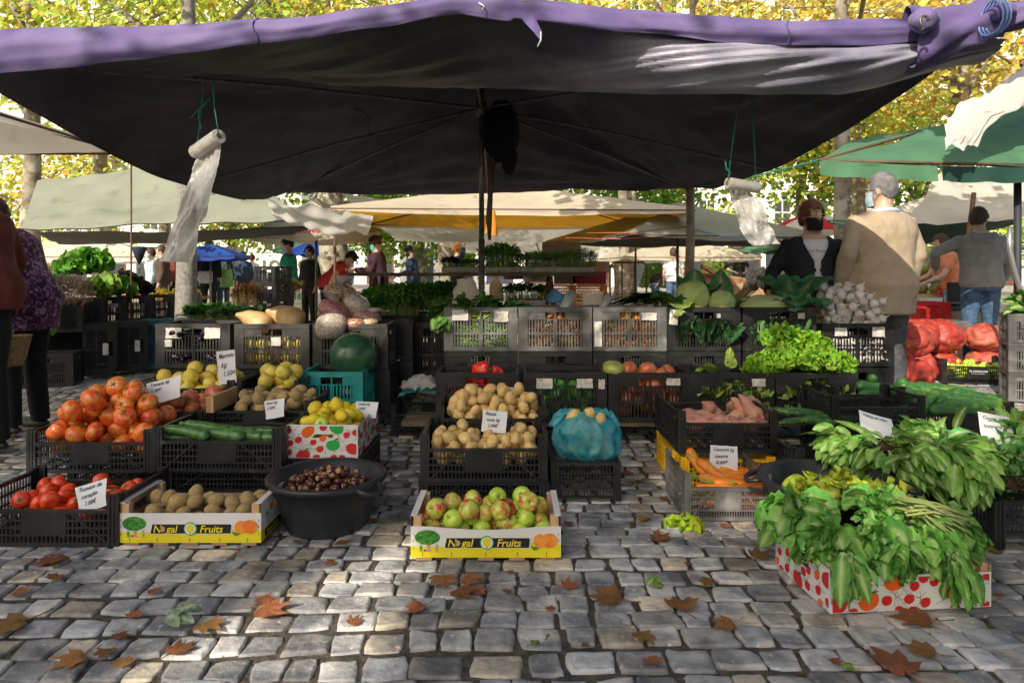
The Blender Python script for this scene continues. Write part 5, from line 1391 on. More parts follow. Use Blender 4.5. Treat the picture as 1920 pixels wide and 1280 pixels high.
# netted onions and fruit crate at the right
M_onion = mat('onions in red net', (.40,.035,.03), (.52,.085,.05), rough=.45, nscale=9, c3=(.74,.34,.18), c3scale=18, c3range=(.6,.8), bump=.4, bscale=90)
M_potnet = mat('potatoes in red net', (.48,.08,.06), (.58,.16,.10), rough=.5, nscale=9, bump=.4, bscale=90)
M_net = mat('red mesh net', (.62,.05,.05), (.72,.12,.06), rough=.5, nscale=140, bump=.6, bscale=180, trans=.3)
def netsack(label, loc, r3, m_, seed, cell=.045, knot=True):
    t = thing('onion_sack', label, 'sack', loc); mb = MB(); rr = random.Random(seed)
    seeds = []
    for k in range(90):
        z = rr.uniform(-1, 1); a = rr.uniform(0, 6.28); q = math.sqrt(1-z*z); seeds.append(V(q*math.cos(a), q*math.sin(a), z))
    def fn(d):
        ds = sorted((d-s).length for s in seeds)[:2]
        return (.90+.13*math.sqrt(max(0, 1-(ds[0]/.24)**2)))*(1+.10*n3(d.x*1.4+seed, d.y*1.4, d.z*1.4))*(1-.15*max(0, -d.z-.4))
    mb.ellipsoid((0,0,r3[2]*.82), r3, 56, 36, fn=fn); obj('net_body', mb, m_, t)
    if knot:
        mb = MB(); top = V(0,0,r3[2]*1.72)
        mb.grid(lambda u, v: top+V((.07*(1-v)**2+.012+.03*v*v)*math.cos(u*2*PI)*(1+.3*math.sin(u*38)), (.07*(1-v)**2+.012+.03*v*v)*math.sin(u*2*PI)*(1+.3*math.sin(u*38)), .06*v-.05), 40, 8); obj('gathered_neck', mb, M_net, t)
    return t
Yo = 6.6
netsack('red net sack of onions beside the man in the beige jacket', at(1708, 668, 6.3)*1, (.19,.17,.17), M_onion, 1)
netsack('large red net sack of onions on the black crate', at(1762, 660, 7.0), (.24,.2,.19), M_onion, 2)
netsack('red net sack of onions left behind the larger one', at(1722, 655, 6.9), (.2,.18,.17), M_onion, 5)
netsack('red net sack of long potatoes behind the black crate', at(1848, 657, 7.2), (.22,.19,.16), M_potnet, 3)
netsack('red net slumped on the pavement beside the garlic crate', at(1690, 722, 5.3), (.11,.10,.15), M_net, 4, knot=False)
for k, (px, Y) in enumerate(((1708,6.32),(1765,7.02),(1722,6.95),(1850,7.22))):
    netsack(['lower red onion sack beside the grey trousers','lower red onion sack under the large one','lower red onion sack at the back of the pile','lower red sack under the sack of long potatoes'][k], ((px-960)/F*Y, Y, -.012), (.2,.18,.165), M_onion if k < 3 else M_potnet, 20+k, knot=False)
cr1 = low_crate('lattice_crate', 'black crate of yellow green fruit on the pavement in front of the onion sacks', M_blk, .62, .4, .17, .24, plate=True, diags=False)
setp(cr1, ((1790-960)/182, 7.0-.2, 0), -.25)
mb = MB(); mb.box(-.09,.09,-.2035,-.2025,.085,.15); o = obj('crate_label', mb, M_bprint, cr1)
mb = MB(); text_mb(mb, 'M. GONÇALVES', .022, lambda a, b: (a-.075, -.205, .118+b), 0, bold=.0006); text_mb(mb, 'FRUTAS E LEGUMES', .013, lambda a, b: (a-.06, -.205, .098+b), 0); obj('lettering', mb, M_white, cr1)
drop([P_appleg], .04, (cr1.location.x-.25, cr1.location.x+.25, 6.65, 6.95), .03, 36, 'yellow green fruit in the crate before the onion sacks', 'fruit in the crate before the onion sacks', 95)
# ------------------------------------------------------------------ people
M_skin = mat('skin', (.60, .38, .28), (.68, .46, .35), rough=.5, nscale=12)
def cloth(name, c, c2=None, rough=.85, bump=.25, sc=14, **k): return mat(name, c, c2 or tuple(x*1.25+.003 for x in c), rough=rough, nscale=sc, bump=bump, bscale=60, **k)
M_shoe = cloth('dark shoe leather', (.03,.025,.022), rough=.5)
M_eye = mat('eye white', (.75,.72,.68), rough=.2); M_iris = mat('dark iris', (.03,.02,.015), rough=.15)
TOR = [(.84,.150,.110,0),(.92,.178,.125,.005),(1.00,.168,.118,0),(1.08,.155,.108,0),(1.18,.165,.115,-.005),(1.28,.180,.122,-.005),(1.36,.185,.108,0),(1.405,.150,.085,.005),(1.44,.080,.065,.01)]
def person(label, loc, yaw=0, height=1.7, girth=1., lean=0, side=0, head_yaw=0, head_pitch=0, arms=None, legs=None, top=None, hem=.86, sleeve='long', bottom=None, hair=None, hair_style='short',
           mask=None, cap=None, vox=.014, face=False, open_front=None, inner=None, shoulders=1., belly=0, wrinkle=.006, skin=None, neckroll=None, coat_flare=1.0, twist=0, depth=1.0, group=None):
    t = thing('person', label, 'person', loc, yaw, group); k = height/1.70; t.scale = (k, k, k); skin = skin or M_skin
    Rl = Matrix.Rotation(lean, 4, 'X') @ Matrix.Rotation(side, 4, 'Y')
    P0 = V(0,0,.92)
    def up(p):
        p = Vector(p)
        w_ = smooth(.86, 1.15, p.z); q = Matrix.Rotation(lean*w_, 4, 'X') @ (Matrix.Rotation(side*w_, 4, 'Y') @ (p-P0)); return P0+q
    def upr(p): return P0+Rl @ (Vector(p)-P0)
    sh = .185*shoulders
    A = {'l': ((-sh+.005,0,1.352),(-sh-.055,.02,1.10),(-sh-.05,-.07,.86)), 'r': ((sh-.005,0,1.352),(sh+.055,.02,1.10),(sh+.05,-.07,.86))}
    if arms:
        for s_ in arms: A[s_] = (A[s_][0],)+tuple(arms[s_])
    A = {s_: [upr(p) for p in A[s_]] for s_ in A}
    Lg = legs or {'l': ((-.09,0,.88),(-.10,-.02,.48),(-.11,.02,.07)), 'r': ((.09,0,.88),(.10,-.02,.48),(.11,.02,.07))}
    def torso(mb, inf=0, z0=.82, z1=1.45, flare=1.):
        rings = []
        zs = [z0+(z1-z0)*i/14 for i in range(15)]
        for z in zs:
            j = 0
            while j < len(TOR)-2 and z > TOR[j+1][0]: j += 1
            f = clamp((z-TOR[j][0])/(TOR[j+1][0]-TOR[j][0])); a = lerp(TOR[j][1],TOR[j+1][1],f); b = lerp(TOR[j][2],TOR[j+1][2],f); cy = lerp(TOR[j][3],TOR[j+1][3],f)
            if z < .84: a, b = TOR[0][1], TOR[0][2]
            sw = shoulders if z > 1.2 else lerp(1, shoulders, smooth(.95, 1.2, z))
            a = a*(girth if z < 1.36 else lerp(girth, 1, .6))*sw+inf; b = b*girth*depth+inf
            by = -belly*math.exp(-((z-1.06)/.13)**2)
            if flare != 1: 
                q = lerp(flare, 1, smooth(z0, 1.25, z)); a *= q; b *= q
            rings.append([up((a*math.copysign(abs(math.cos(th))**.85, math.cos(th)), cy+b*math.sin(th)+(by if math.sin(th) < 0 else 0)*abs(math.sin(th)), z)) for th in [2*PI*i/24 for i in range(24)]])
        mb.loft(rings)
    hc = V(0,-.015,1.585); Hm = Matrix.Translation(upr(hc)) @ Rl.to_3x3().to_4x4() @ Matrix.Rotation(head_yaw, 4, 'Z') @ Matrix.Rotation(head_pitch, 4, 'X')
    def headfn(d):
        q = 1.0
        if d.z < -.2: q *= 1-.18*smooth(-.2, -1, d.z)*(abs(d.x)**.5 if d.y < 0 else .9)
        if d.y < 0: q *= 1-.05*abs(d.x)
        return q
    # --- one continuous body
    mb = MB(); torso(mb, -.012)
    mb.tube([up((0,.01,1.40)), Hm @ V(0,.025,-.06)], [.06,.056], 14)
    i0 = len(mb.v)
    mb.M = Hm
    mb.ellipsoid((0,.012,0), (.075,.095,.116), 24, 18, fn=headfn)
    mb.ellipsoid((0,-.085,-.018), (.014,.024,.022), 10, 8); mb.ellipsoid((0,-.060,-.085), (.030,.03,.022), 10, 8)
    mb.ellipsoid((0,-.078,-.056), (.026,.014,.009), 10, 6)
    for s_ in (-1, 1): mb.ellipsoid((s_*.077,.018,-.012), (.011,.02,.031), 8, 8)
    mb.M = None
    for s_ in ('l', 'r'):
        a, b, c = A[s_]
        mb.tube([a, a.lerp(b,.5), b, b.lerp(c,.3), c], [.052,.046,.039,.040,.026], 12)
        d = (c-b).normalized(); sx = 1 if s_ == 'r' else -1
        w_ = d.cross(V(0,1,0) if abs(d.y) < .8 else V(1,0,0)).normalized()
        nrm = w_.cross(d).normalized()
        mb.tube([c, c+d*.04, c+d*.085], [.026,.036,.034], 10, flat=.62)
        for fi, (off, ln, r_) in enumerate(((-.027,.068,.0085),(-.009,.078,.0088),(.010,.073,.0086),(.027,.058,.0075))):
            b0 = c+d*.08+w_*off; cl = -nrm if (nrm.y > 0) == True else nrm
            mb.tube([b0, b0+d*ln*.45+cl*.004, b0+d*ln*.78+cl*.018, b0+d*ln*.95+cl*.034], [r_,r_,r_*.95,r_*.8], 7)
        b0 = c+d*.03+w_*.032*(1 if s_ == 'l' else -1)
        mb.tube([b0, b0+d*.03+w_*.016*(1 if s_ == 'l' else -1), b0+d*.062+w_*.018*(1 if s_ == 'l' else -1)], [.013,.0105,.009], 7)
        h_, kn, an = [Vector(p) for p in Lg[s_]]
        mb.tube([h_, h_.lerp(kn,.5), kn, kn.lerp(an,.35), an], [.082,.070,.052,.054,.036], 14)
        mb.ellipsoid(an+V(0,-.06,-.035), (.04,.12,.035), 12, 8)
    obj('body', remeshed(mb, vox, 3), skin, t)
    # --- clothes
    if top:
        mb = MB(); torso(mb, .019, hem, 1.425, coat_flare)
        for s_ in ('l', 'r'):
            a, b, c = A[s_]; inn = a.lerp(upr((0,0,1.30)), .35)
            if sleeve == 'long': mb.tube([inn, a, a.lerp(b,.5), b, b.lerp(c,.5), c.lerp(b,.04)], [.074,.066,.062,.057,.053,.046], 14)
            elif sleeve == 'half': mb.tube([inn, a, a.lerp(b,.5), b, b.lerp(c,.25)], [.074,.068,.062,.055,.052], 14)
            else: mb.tube([inn, a, a.lerp(b,.62)], [.072,.068,.066], 14)
        g_ = remeshed(mb, vox, 4, disp=wrinkle, dscale=11)
        if open_front:
            kf = []; km = []; ks = []
            for f, m_, s2 in zip(g_.f, g_.m, g_.sm):
                c = sum((Vector(g_.v[i]) for i in f), V(0,0,0))/len(f)
                if c.y < -.02 and abs(c.x) < open_front(c.z): continue
                kf.append(f); km.append(m_); ks.append(s2)
            g_.f, g_.m, g_.sm = kf, km, ks
        obj(top[0], g_, top[1], t)
    if inner:
        mb = MB(); torso(mb, .001, hem-.02, 1.40); obj(inner[0], remeshed(mb, vox, 3, disp=.003, dscale=9), inner[1], t)
    if bottom:
        mb = MB(); torso(mb, .006, .82, 1.0)
        for s_ in ('l', 'r'):
            h_, kn, an = [Vector(p) for p in Lg[s_]]
            mb.tube([h_+V(0,0,.03), h_.lerp(kn,.5), kn, kn.lerp(an,.5), an+V(0,0,.0)], [.098,.090,.072,.066,.060], 16)
        obj(bottom[0], remeshed(mb, vox, 4, disp=wrinkle*.9, dscale=9), bottom[1], t)
    for s_ in ('l', 'r'):
        an = Vector(Lg[s_][2]); mb = MB(); mb.ellipsoid(an+V(0,-.06,-.026), (.048,.135,.044), 14, 10, fn=lambda d: 1 if d.z > -.3 else .9); obj('shoe', mb, M_shoe, t)
    if neckroll: mb = MB(); neckroll(mb, up); obj('hood', remeshed(mb, vox, 4, disp=.006, dscale=12), top[1], t)
    # --- head things
    if hair:
        mb = MB(); mb.M = Hm
        if hair_style in ('short', 'full', 'bun', 'thin'):
            th = {'short': .010, 'thin': .006, 'full': .018, 'bun': .012}[hair_style]
            hk = 2.2 if hair_style == 'full' else 1
            def hf(d): return 1+hk*.045*n3(d.x*5, d.y*5, d.z*4)+hk*.03*n3(d.x*15, d.y*15, d.z*7)
            mb.ellipsoid((0,.017,.012), (.078+th,.096+th,.114+th), 30, 22, fn=hf)
            low = {'short': -.045, 'thin': -.045, 'full': -.06, 'bun': -.04}[hair_style]
            inv = Hm.inverted(); kf = []
            for f in mb.f:
                c = inv @ (sum((Vector(mb.v[i]) for i in f), V(0,0,0))/len(f))
                if c.z < low-.02*(c.y > .06) : continue
                if c.y < -.015 and c.z < .058+.03*n3(c.x*40, 1, 2) and not (abs(c.x) > .066 and c.z > .0): continue
                if c.y < .03 and c.z < -.0 and abs(c.x) > .05 and hair_style in ('short','thin'): continue
                kf.append(f)
            mb.f = kf; mb.m = [0]*len(kf); mb.sm = [True]*len(kf)
            if hair_style == 'bun': mb.ellipsoid((0,.115,.055), (.042,.04,.042), 14, 10, fn=lambda d: 1+.12*n3(d.x*5,d.y*5,d.z*5))
        else:   # long
            mb.ellipsoid((0,.022,.008), (.092,.108,.126), 26, 18, fn=lambda d: (1+.05*n3(d.x*6,d.y*6,d.z*4)) if not (d.y < -.35 and d.z < .45) else .80)
            mb.ellipsoid((0,.075,-.10), (.085,.05,.12), 20, 14, fn=lambda d: 1+.08*n3(d.x*7,d.y*7,d.z*3))
        obj('hair', mb, hair, t)
    if cap:
        mb = MB(); mb.M = Hm; mb.ellipsoid((0,.014,.045), (.092,.112,.088), 26, 16, fn=lambda d: 1 if d.z > -.15 else .94)
        def brim(u, v):
            a = (u-.5)*2.3; r = lerp(.095, .175, v); return (math.sin(a)*.092*(1-.12*v), .0-math.cos(a)*r, .042-.02*v-.012*math.sin(a)**2)
        mb.grid(brim, 14, 4); obj('cap', mb, cap, t)
    if mask:
        mb = MB(); mb.M = Hm
        def mf(u, v):
            a = (u-.5)*2.5; z = lerp(-.108, -.012, v); bul = math.sin(PI*clamp(v*.9+.1))
            return (math.sin(a)*.079*(1-.18*(1-v)), .012-math.cos(a)*(.094+.022*bul), z-.01*math.cos(a)*(1-v))
        mb.grid(mf, 18, 8); obj('face_mask', mb, mask, t)
        mb = MB(); mb.M = Hm
        for s_ in (-1, 1):
            mb2 = MB(); mb2.M = Hm; mb2.tube([(s_*.072,-.02,-.02),(s_*.083,.0,.0),(s_*.086,.03,.0)], .0022, 4); mb2.tube([(s_*.070,-.02,-.088),(s_*.083,.0,-.05),(s_*.086,.03,-.03)], .0022, 4)
            obj('ear_loop', mb2, mask, t)
    if face:
        for s_ in (-1, 1):
            mb = MB(); mb.M = Hm; mb.ellipsoid((s_*.031,-.083,.012), (.0125,.008,.0065), 10, 8, 0); mb.ellipsoid((s_*.031-.001,-.0895,.012), (.0058,.004,.0058), 8, 6, 1); obj('eye', mb, [M_eye, M_iris], t)
            mb = MB(); mb.M = Hm; mb.tube([(s_*.014,-.093,.030),(s_*.032,-.093,.036),(s_*.050,-.082,.031)], [.0028,.0035,.002], 6); obj('eyebrow', mb, hair, t)
    return t
def foot(px, py_head, Y): 
    x = (px-960)/F*Y; return (x, Y, 0)
H_grey = mat('grey hair', (.13,.13,.135), (.22,.22,.225), rough=.7, nscale=22); H_red = mat('red brown hair', (.13,.035,.014), (.22,.07,.03), rough=.55, nscale=60); H_br = mat('brown hair', (.045,.026,.015), (.09,.05,.03), rough=.6, nscale=60)
H_blk = mat('black hair', (.008,.007,.007), (.02,.018,.016), rough=.5, nscale=60); H_bl = mat('blond hair', (.36,.20,.07), (.50,.30,.12), rough=.6, nscale=50); H_or = mat('orange hair', (.42,.17,.04), (.55,.27,.07), rough=.6, nscale=50)
K_blk = cloth('black mask cloth', (.008,.008,.009)); K_blu = cloth('light blue mask', (.45,.62,.75)); K_grn = cloth('green mask', (.10,.45,.36))
C_beige = cloth('beige cotton jacket', (.44,.35,.25), (.50,.40,.29), bump=.3); C_card = cloth('black knit cardigan', (.010,.012,.018), (.018,.02,.028)); C_white = cloth('white cotton', (.70,.71,.75), (.78,.79,.82))
C_greyj = cloth('grey jeans', (.06,.065,.08), (.11,.115,.13), sc=30); C_jean = cloth('blue jeans', (.045,.10,.19), (.09,.17,.29), sc=26); C_grey = cloth('grey hoodie', (.28,.275,.265), (.34,.335,.32)); C_navy = cloth('navy cloth', (.012,.02,.045)); C_black = cloth('black cloth trousers', (.010,.010,.012))
C_maroon = cloth('dark red shirt', (.17,.035,.028), (.22,.05,.038)); C_purp = mat('purple patterned blouse', (.05,.008,.055), (.46,.26,.48), rough=.7, nscale=26, detail=5, contrast=(.46,.62), distort=1.2, c3=(.16,.02,.14), c3scale=6, c3range=(.5,.7)); C_plum = cloth('plum sweater', (.045,.016,.035)); C_orange = cloth('salmon shirt', (.75,.26,.13)); C_teal = cloth('teal shirt', (.01,.28,.22))
C_dblue = cloth('dark blue jacket', (.03,.055,.11)); C_red = cloth('red top', (.45,.03,.03)); C_lblue = cloth('pale blue jeans', (.32,.42,.52)); C_brown = cloth('brown cloth', (.08,.05,.035)); C_palegrey = cloth('pale grey cloth', (.42,.42,.43)); C_ltblue = cloth('light blue shirt', (.45,.55,.68)); C_khaki = cloth('khaki trousers', (.17,.15,.12))
fl = gnd
# the two people talking behind the stall at the right
def hoodroll(mb, up):
    for s_ in range(1):
        pts = [up((.10*math.cos(a), .075+.055*math.sin(a)*1.0, 1.40-.055*max(0, math.sin(a)))) for a in [PI*(-.15)+k*PI*1.3/12 for k in range(13)]]
        mb.tube(pts, [.03]+[.046]*11+[.03], 10)
def collar(mb, up):
    mb.tube([up((.085*math.cos(a), .012+.075*math.sin(a), 1.425+.012*math.sin(a))) for a in [k*PI*1.5/14-.25*PI for k in range(15)]], .020, 8)
bm = person('grey haired man in a beige jacket seen from behind beside the garlic', (2.78, 5.12, 0), PI+.12, 1.83, 1.16, lean=.02, head_yaw=.55, head_pitch=.05, shoulders=1.08,
    arms={'r': ((.29,.05,1.12),(.28,-.10,.90)), 'l': ((-.26,.02,1.12),(-.25,-.10,.90))}, top=('jacket', C_beige), hem=.72, bottom=('jeans', C_greyj), hair=H_grey, hair_style='thin', mask=K_blu, vox=.011, neckroll=None, coat_flare=1.12, wrinkle=.010)
mb = MB(); collar(mb, lambda p: Vector(p)); obj('shirt_collar', remeshed(mb, .01, 2), C_ltblue, bm)
wm = person('woman with red brown hair, black mask and open black cardigan', (2.33, 5.32, 0), -.14, 1.63, 1.16, lean=.04, head_yaw=.34, arms={'l': ((-.30,.02,1.12),(-.36,-.16,.98)), 'r': ((.29,.04,1.12),(.26,-.06,.88))}, top=('cardigan', C_card), hem=.80,
    inner=('white_top', C_white), bottom=('trousers', C_dblue), hair=H_red, hair_style='full', mask=K_blk, face=True, vox=.010, belly=.05,
    open_front=lambda z: (.02+.055*smooth(1.17, 1.40, z)*1.4 if z > 1.16 else (.015+.10*smooth(1.16, .95, z))))
mb = MB(); mb.tube([(.062*math.cos(a), -.03-.078*abs(math.sin(a))**.8, 1.43-.05*abs(math.sin(a))) for a in [PI+k*PI/14 for k in range(15)]], .005, 6); obj('necklace', mb, mat('pale beads', (.7,.62,.55), rough=.3), wm)
mb = MB()
for k, (s_, z) in enumerate((('La Dolce', 1.29), ('mercato', 1.24))): text_mb(mb, s_, .035, lambda a, b, z=z: (a-.055, -.158-.0*a, z+b), 0, shear=.3)
obj('printed_lettering', mb, M_ink, wm)
person('man in a grey hooded sweater and blue jeans at the right edge', ((1838-960)/168*1.0, 7.6, 0), PI-.25, 1.80, 1.10, lean=.05, head_yaw=-.75, shoulders=1.05, arms={'r': ((.44,.02,1.22),(.36,-.22,1.08)), 'l': ((-.27,-.05,1.12),(-.28,-.2,.95))},
    top=('hoodie', C_grey), hem=.86, bottom=('jeans', C_jean), hair=H_br, hair_style='short', vox=.012, neckroll=hoodroll, legs={'l': ((-.09,0,.88),(-.09,-.05,.48),(-.02,.04,.07)), 'r': ((.09,0,.88),(.11,-.02,.48),(.12,.02,.07))})
person('woman in a salmon shirt and pale jeans bending over beside the grey hooded man', ((1783-960)/135, 9.4, 0), -PI/2-.1, 1.62, 1.1, lean=.28, arms={'l': ((-.20,-.2,1.15),(-.18,-.42,1.12)), 'r': ((.20,-.2,1.15),(.18,-.42,1.12))}, top=('shirt', C_orange), sleeve='short', hem=.88, bottom=('jeans', C_lblue), hair=H_br, vox=.016)
person('blond woman in a pale grey jacket seated behind the melons at the right', ((1743-960)/105, 12.2, -.28), PI+.3, 1.55, 1.1, top=('jacket', C_palegrey), bottom=('trousers', C_black), hair=H_bl, hair_style='full', vox=.018)
# left side, close and cut by the frame
person('person in a dark red shirt and black trousers cut by the left edge', (-3.165, 4.02, 0), -PI/2-.45, 1.78, 1.25, lean=.26, top=('shirt', C_maroon), hem=.83, sleeve='half', bottom=('trousers', C_black), hair=H_br, vox=.013, arms={'l': ((-.26,-.02,1.12),(-.24,-.2,.95)), 'r': ((.26,.02,1.12),(.22,-.06,.9))}, coat_flare=1.08)
pw = person('woman in a purple patterned blouse bending forward at the left', (-3.30, 4.62, 0), -PI/2-.2, 1.66, 1.28, lean=.42, head_pitch=.3, top=('blouse', C_purp), hem=.72, bottom=('trousers', C_black), hair=H_br, hair_style='full', vox=.013, coat_flare=1.1, arms={'l': ((-.27,-.05,1.12),(-.25,-.2,.92)), 'r': ((.25,.02,1.12),(.2,-.10,.92))})
t = thing('shopping_basket', 'woven straw basket with a checked cloth hanging beside the purple blouse', 'basket', (-3.20, 4.30, .50), .3)
M_wick = mat('woven straw', (.28,.18,.08), (.48,.33,.16), rough=.8, nscale=60, bump=.6, bscale=90)
def gingham():
    m = mat('checked cloth', (.6,.56,.5), rough=.85); nt_ = m.node_tree; N = nt_.nodes
    ck = N.new('ShaderNodeTexChecker'); ck.inputs['Scale'].default_value = 55; ck.inputs[1].default_value = (.62,.58,.50,1); ck.inputs[2].default_value = (.07,.08,.16,1); tc = N.new('ShaderNodeTexCoord'); nt_.links.new(tc.outputs['Object'], ck.inputs['Vector'])
    nt_.links.new(ck.outputs[0], N['Principled BSDF'].inputs['Base Color']); return m
mb = MB(); mb.lathe([(0,0),(.10,0),(.12,.05),(.15,.18),(.155,.19),(.14,.18),(.11,.05),(0,.02)], 26, fn=lambda a,k,r,z: (r*(1+.02*math.sin(a*20)), z)); obj('basket_body', mb, M_wick, t)
mb = MB(); mb.grid(lambda u, v: ((u-.5)*.2+.02*n3(u*4,v*4,1), -.12+.09*(v-.5)+.03*n3(u*3,v*3,5), .19+.24*v-.02*(u-.5)**2), 14, 14); obj('checked_cloth', mb, gingham(), t)
# middle distance
person('woman in a plum sweater, dark cap and green mask reading behind the seedling plank', ((712-960)/111, 11.5, 0), -PI/2+.1, 1.68, 1.15, lean=.10, head_pitch=.25, top=('sweater', C_plum), bottom=('trousers', C_black), hair=H_br, hair_style='bun', cap=K_blk, mask=K_grn, vox=.016, arms={'l': ((-.22,-.1,1.12),(-.18,-.38,1.16)), 'r': ((.22,-.1,1.12),(.18,-.38,1.16))})
person('man in a dark blue jacket with black cap and black mask sorting goods', ((777-960)/80, 16, 0), -PI/2+.2, 1.68, 1.1, lean=.18, head_pitch=.3, top=('jacket', C_dblue), bottom=('trousers', C_black), hair=H_blk, cap=K_blk, mask=K_blk, vox=.018, arms={'l': ((-.22,-.1,1.12),(-.16,-.4,1.06)), 'r': ((.22,-.1,1.12),(.16,-.4,1.06))})
person('person with orange hair in dark patterned clothes raising an arm behind the seedlings', ((858-960)/90, 14.2, 0), PI/2, 1.66, 1.1, top=('blouse', C_navy), bottom=('trousers', C_black), hair=H_or, hair_style='full', vox=.018, arms={'l': ((-.32,-.12,1.42),(-.30,-.16,1.62)), 'r': ((.22,-.1,1.12),(.16,-.36,1.06))})
person('woman in a teal shirt and pale mask standing behind the tall black crate stack', ((545-960)/112, 11.4, 0), -PI/2+.3, 1.64, 1.05, lean=.06, head_pitch=.2, top=('shirt', C_teal), sleeve='short', bottom=('trousers', C_black), hair=H_blk, mask=K_blu, vox=.016, arms={'l': ((-.22,-.08,1.12),(-.14,-.36,1.14)), 'r': ((.22,-.08,1.12),(.14,-.36,1.14))})
person('person in black clothes with black hair behind the umbrella pole', ((582-960)/98, 13, 0), -.5, 1.56, 1.05, top=('coat', C_black), bottom=('trousers', C_black), hair=H_blk, hair_style='full', vox=.02)
person('person in a red top with a black cap bending down near the flowers', ((612-960)/108, 11.8, 0), PI/2+.4, 1.6, 1.05, lean=.75, top=('top', C_red), sleeve='short', bottom=('trousers', C_black), hair=H_blk, cap=K_blk, vox=.018)
person('woman in a white t-shirt and blue jeans walking away past the thin tree', ((1262-960)/76, 16.8, 0), PI-.1, 1.64, 1.1, top=('t_shirt', C_white), sleeve='short', bottom=('jeans', C_jean), hair=H_br, hair_style='full', vox=.018, legs={'l': ((-.09,0,.88),(-.10,-.1,.48),(-.11,.1,.07)), 'r': ((.09,0,.88),(.10,.02,.48),(.11,-.12,.07))})
person('man in a black shirt and green mask with hands on his hips in the background', ((1384-960)/58, 22, 0), .1, 1.74, 1.1, top=('shirt', C_black), sleeve='half', bottom=('trousers', C_khaki), hair=H_grey, hair_style='thin', mask=K_grn, vox=.02, arms={'l': ((-.42,.10,1.16),(-.19,-.06,1.04)), 'r': ((.42,.10,1.16),(.19,-.06,1.04))})
person('person in dark clothes bending over plants left of the white t-shirt', ((1224-960)/72, 17.5, 0), PI/2+.2, 1.55, 1.1, lean=1.1, top=('jacket', C_black), bottom=('jeans', C_jean), hair=H_grey, vox=.02)
# shoppers far left
for k, (px, Y, hgt, yaw, topm, botm, hr, st, mk, lab) in enumerate((
    (405, 17, 1.70, .9, ('cardigan', C_ltblue), ('jeans', C_jean), H_br, 'full', K_blu, 'shopper in a pale blue top and jeans with a light mask carrying a green bag'),
    (391, 16.5, 1.82, PI, ('jacket', C_black), ('trousers', C_black), H_blk, 'short', None, 'tall dark haired shopper in black with a beige shoulder bag'),
    (376, 18.5, 1.64, -.8, ('jacket', C_palegrey), ('trousers', C_navy), H_grey, 'thin', K_blu, 'grey haired shopper in a pale jacket at the far left stall'),
    (418, 18.2, 1.66, PI, ('coat', C_navy), ('trousers', C_navy), H_red, 'full', None, 'red haired shopper in a navy coat seen from behind'),
    (456, 19, 1.62, PI+.3, ('coat', C_dblue), ('trousers', C_brown), H_br, 'short', None, 'person in a dark blue coat seen from behind near the dried bunches'),
    (286, 15.5, 1.60, -.9, ('shirt', C_ltblue), ('trousers', C_navy), H_br, 'full', K_blu, 'shopper in light blue with a mask left of the grey trunk'),
    (306, 15, 1.64, -1.2, ('coat', C_brown), ('trousers', C_brown), H_br, 'short', None, 'shopper in a brown coat left of the grey trunk'),
    (326, 16, 1.66, -1., ('coat', C_maroon), ('trousers', C_black), H_br, 'short', None, 'shopper in a dark red coat partly behind the plastic strip'),
    (472, 22, 1.60, PI, ('jacket', C_ltblue), ('trousers', C_jean), H_red, 'full', None, 'small distant shopper in light blue beside the crate stack'))):
    person(lab, ((px-960)/F*Y, Y, 0), yaw, hgt, 1.08, lean=.06, top=topm, bottom=botm, hair=hr, hair_style=st, mask=mk, vox=.022)
t = thing('shopping_bag', 'bright green plastic carrier bag held by the shopper in pale blue', 'bag', at(425, 520, 16.8))
mb = MB(); M_gbag = mat('green carrier film', (.22,.62,.10), (.55,.80,.40), rough=.35, nscale=5, trans=.3)
mb.grid(lambda u, v: (.17*math.cos(u*2*PI)*(1-.25*v)+.02*n3(u*5,v*3,2), .08*math.sin(u*2*PI), -.24+.44*v), 24, 10); obj('bag_body', mb, M_gbag, t)
mb = MB(); mb.tube([(-.08,0,.18),(-.05,0,.30),(.05,0,.30),(.08,0,.18)], .012, 6); obj('handle', mb, M_gbag, t)
t = thing('shoulder_bag', 'beige shoulder bag of the tall dark haired shopper', 'bag', at(385, 518, 16.2)); mb = MB(); mb.bbox(-.16,.16,-.06,.06,-.17,.13,.03); obj('bag_body', mb, C_palegrey, t)
# ------------------------------------------------------------------ other canopies of the market
def fabric(name, c, trans=.25, c2=None): return mat(name, c, c2 or tuple(x*1.15 for x in c), rough=.75, nscale=1.6, bump=.3, bscale=7, trans=trans, c3=tuple(x*.72 for x in c), c3scale=2.7, c3range=(.55,.8))
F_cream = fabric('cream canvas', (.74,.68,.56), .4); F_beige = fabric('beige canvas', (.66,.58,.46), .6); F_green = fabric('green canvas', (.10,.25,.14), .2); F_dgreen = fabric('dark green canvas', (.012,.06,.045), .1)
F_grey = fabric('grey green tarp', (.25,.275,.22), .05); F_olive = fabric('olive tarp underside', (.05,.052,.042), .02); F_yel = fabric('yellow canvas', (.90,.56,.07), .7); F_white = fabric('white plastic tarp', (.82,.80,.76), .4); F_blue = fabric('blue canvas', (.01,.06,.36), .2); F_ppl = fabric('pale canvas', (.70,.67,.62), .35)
M_frame = mat('brown painted tube', (.10,.05,.03), (.16,.08,.05), rough=.6, nscale=12)
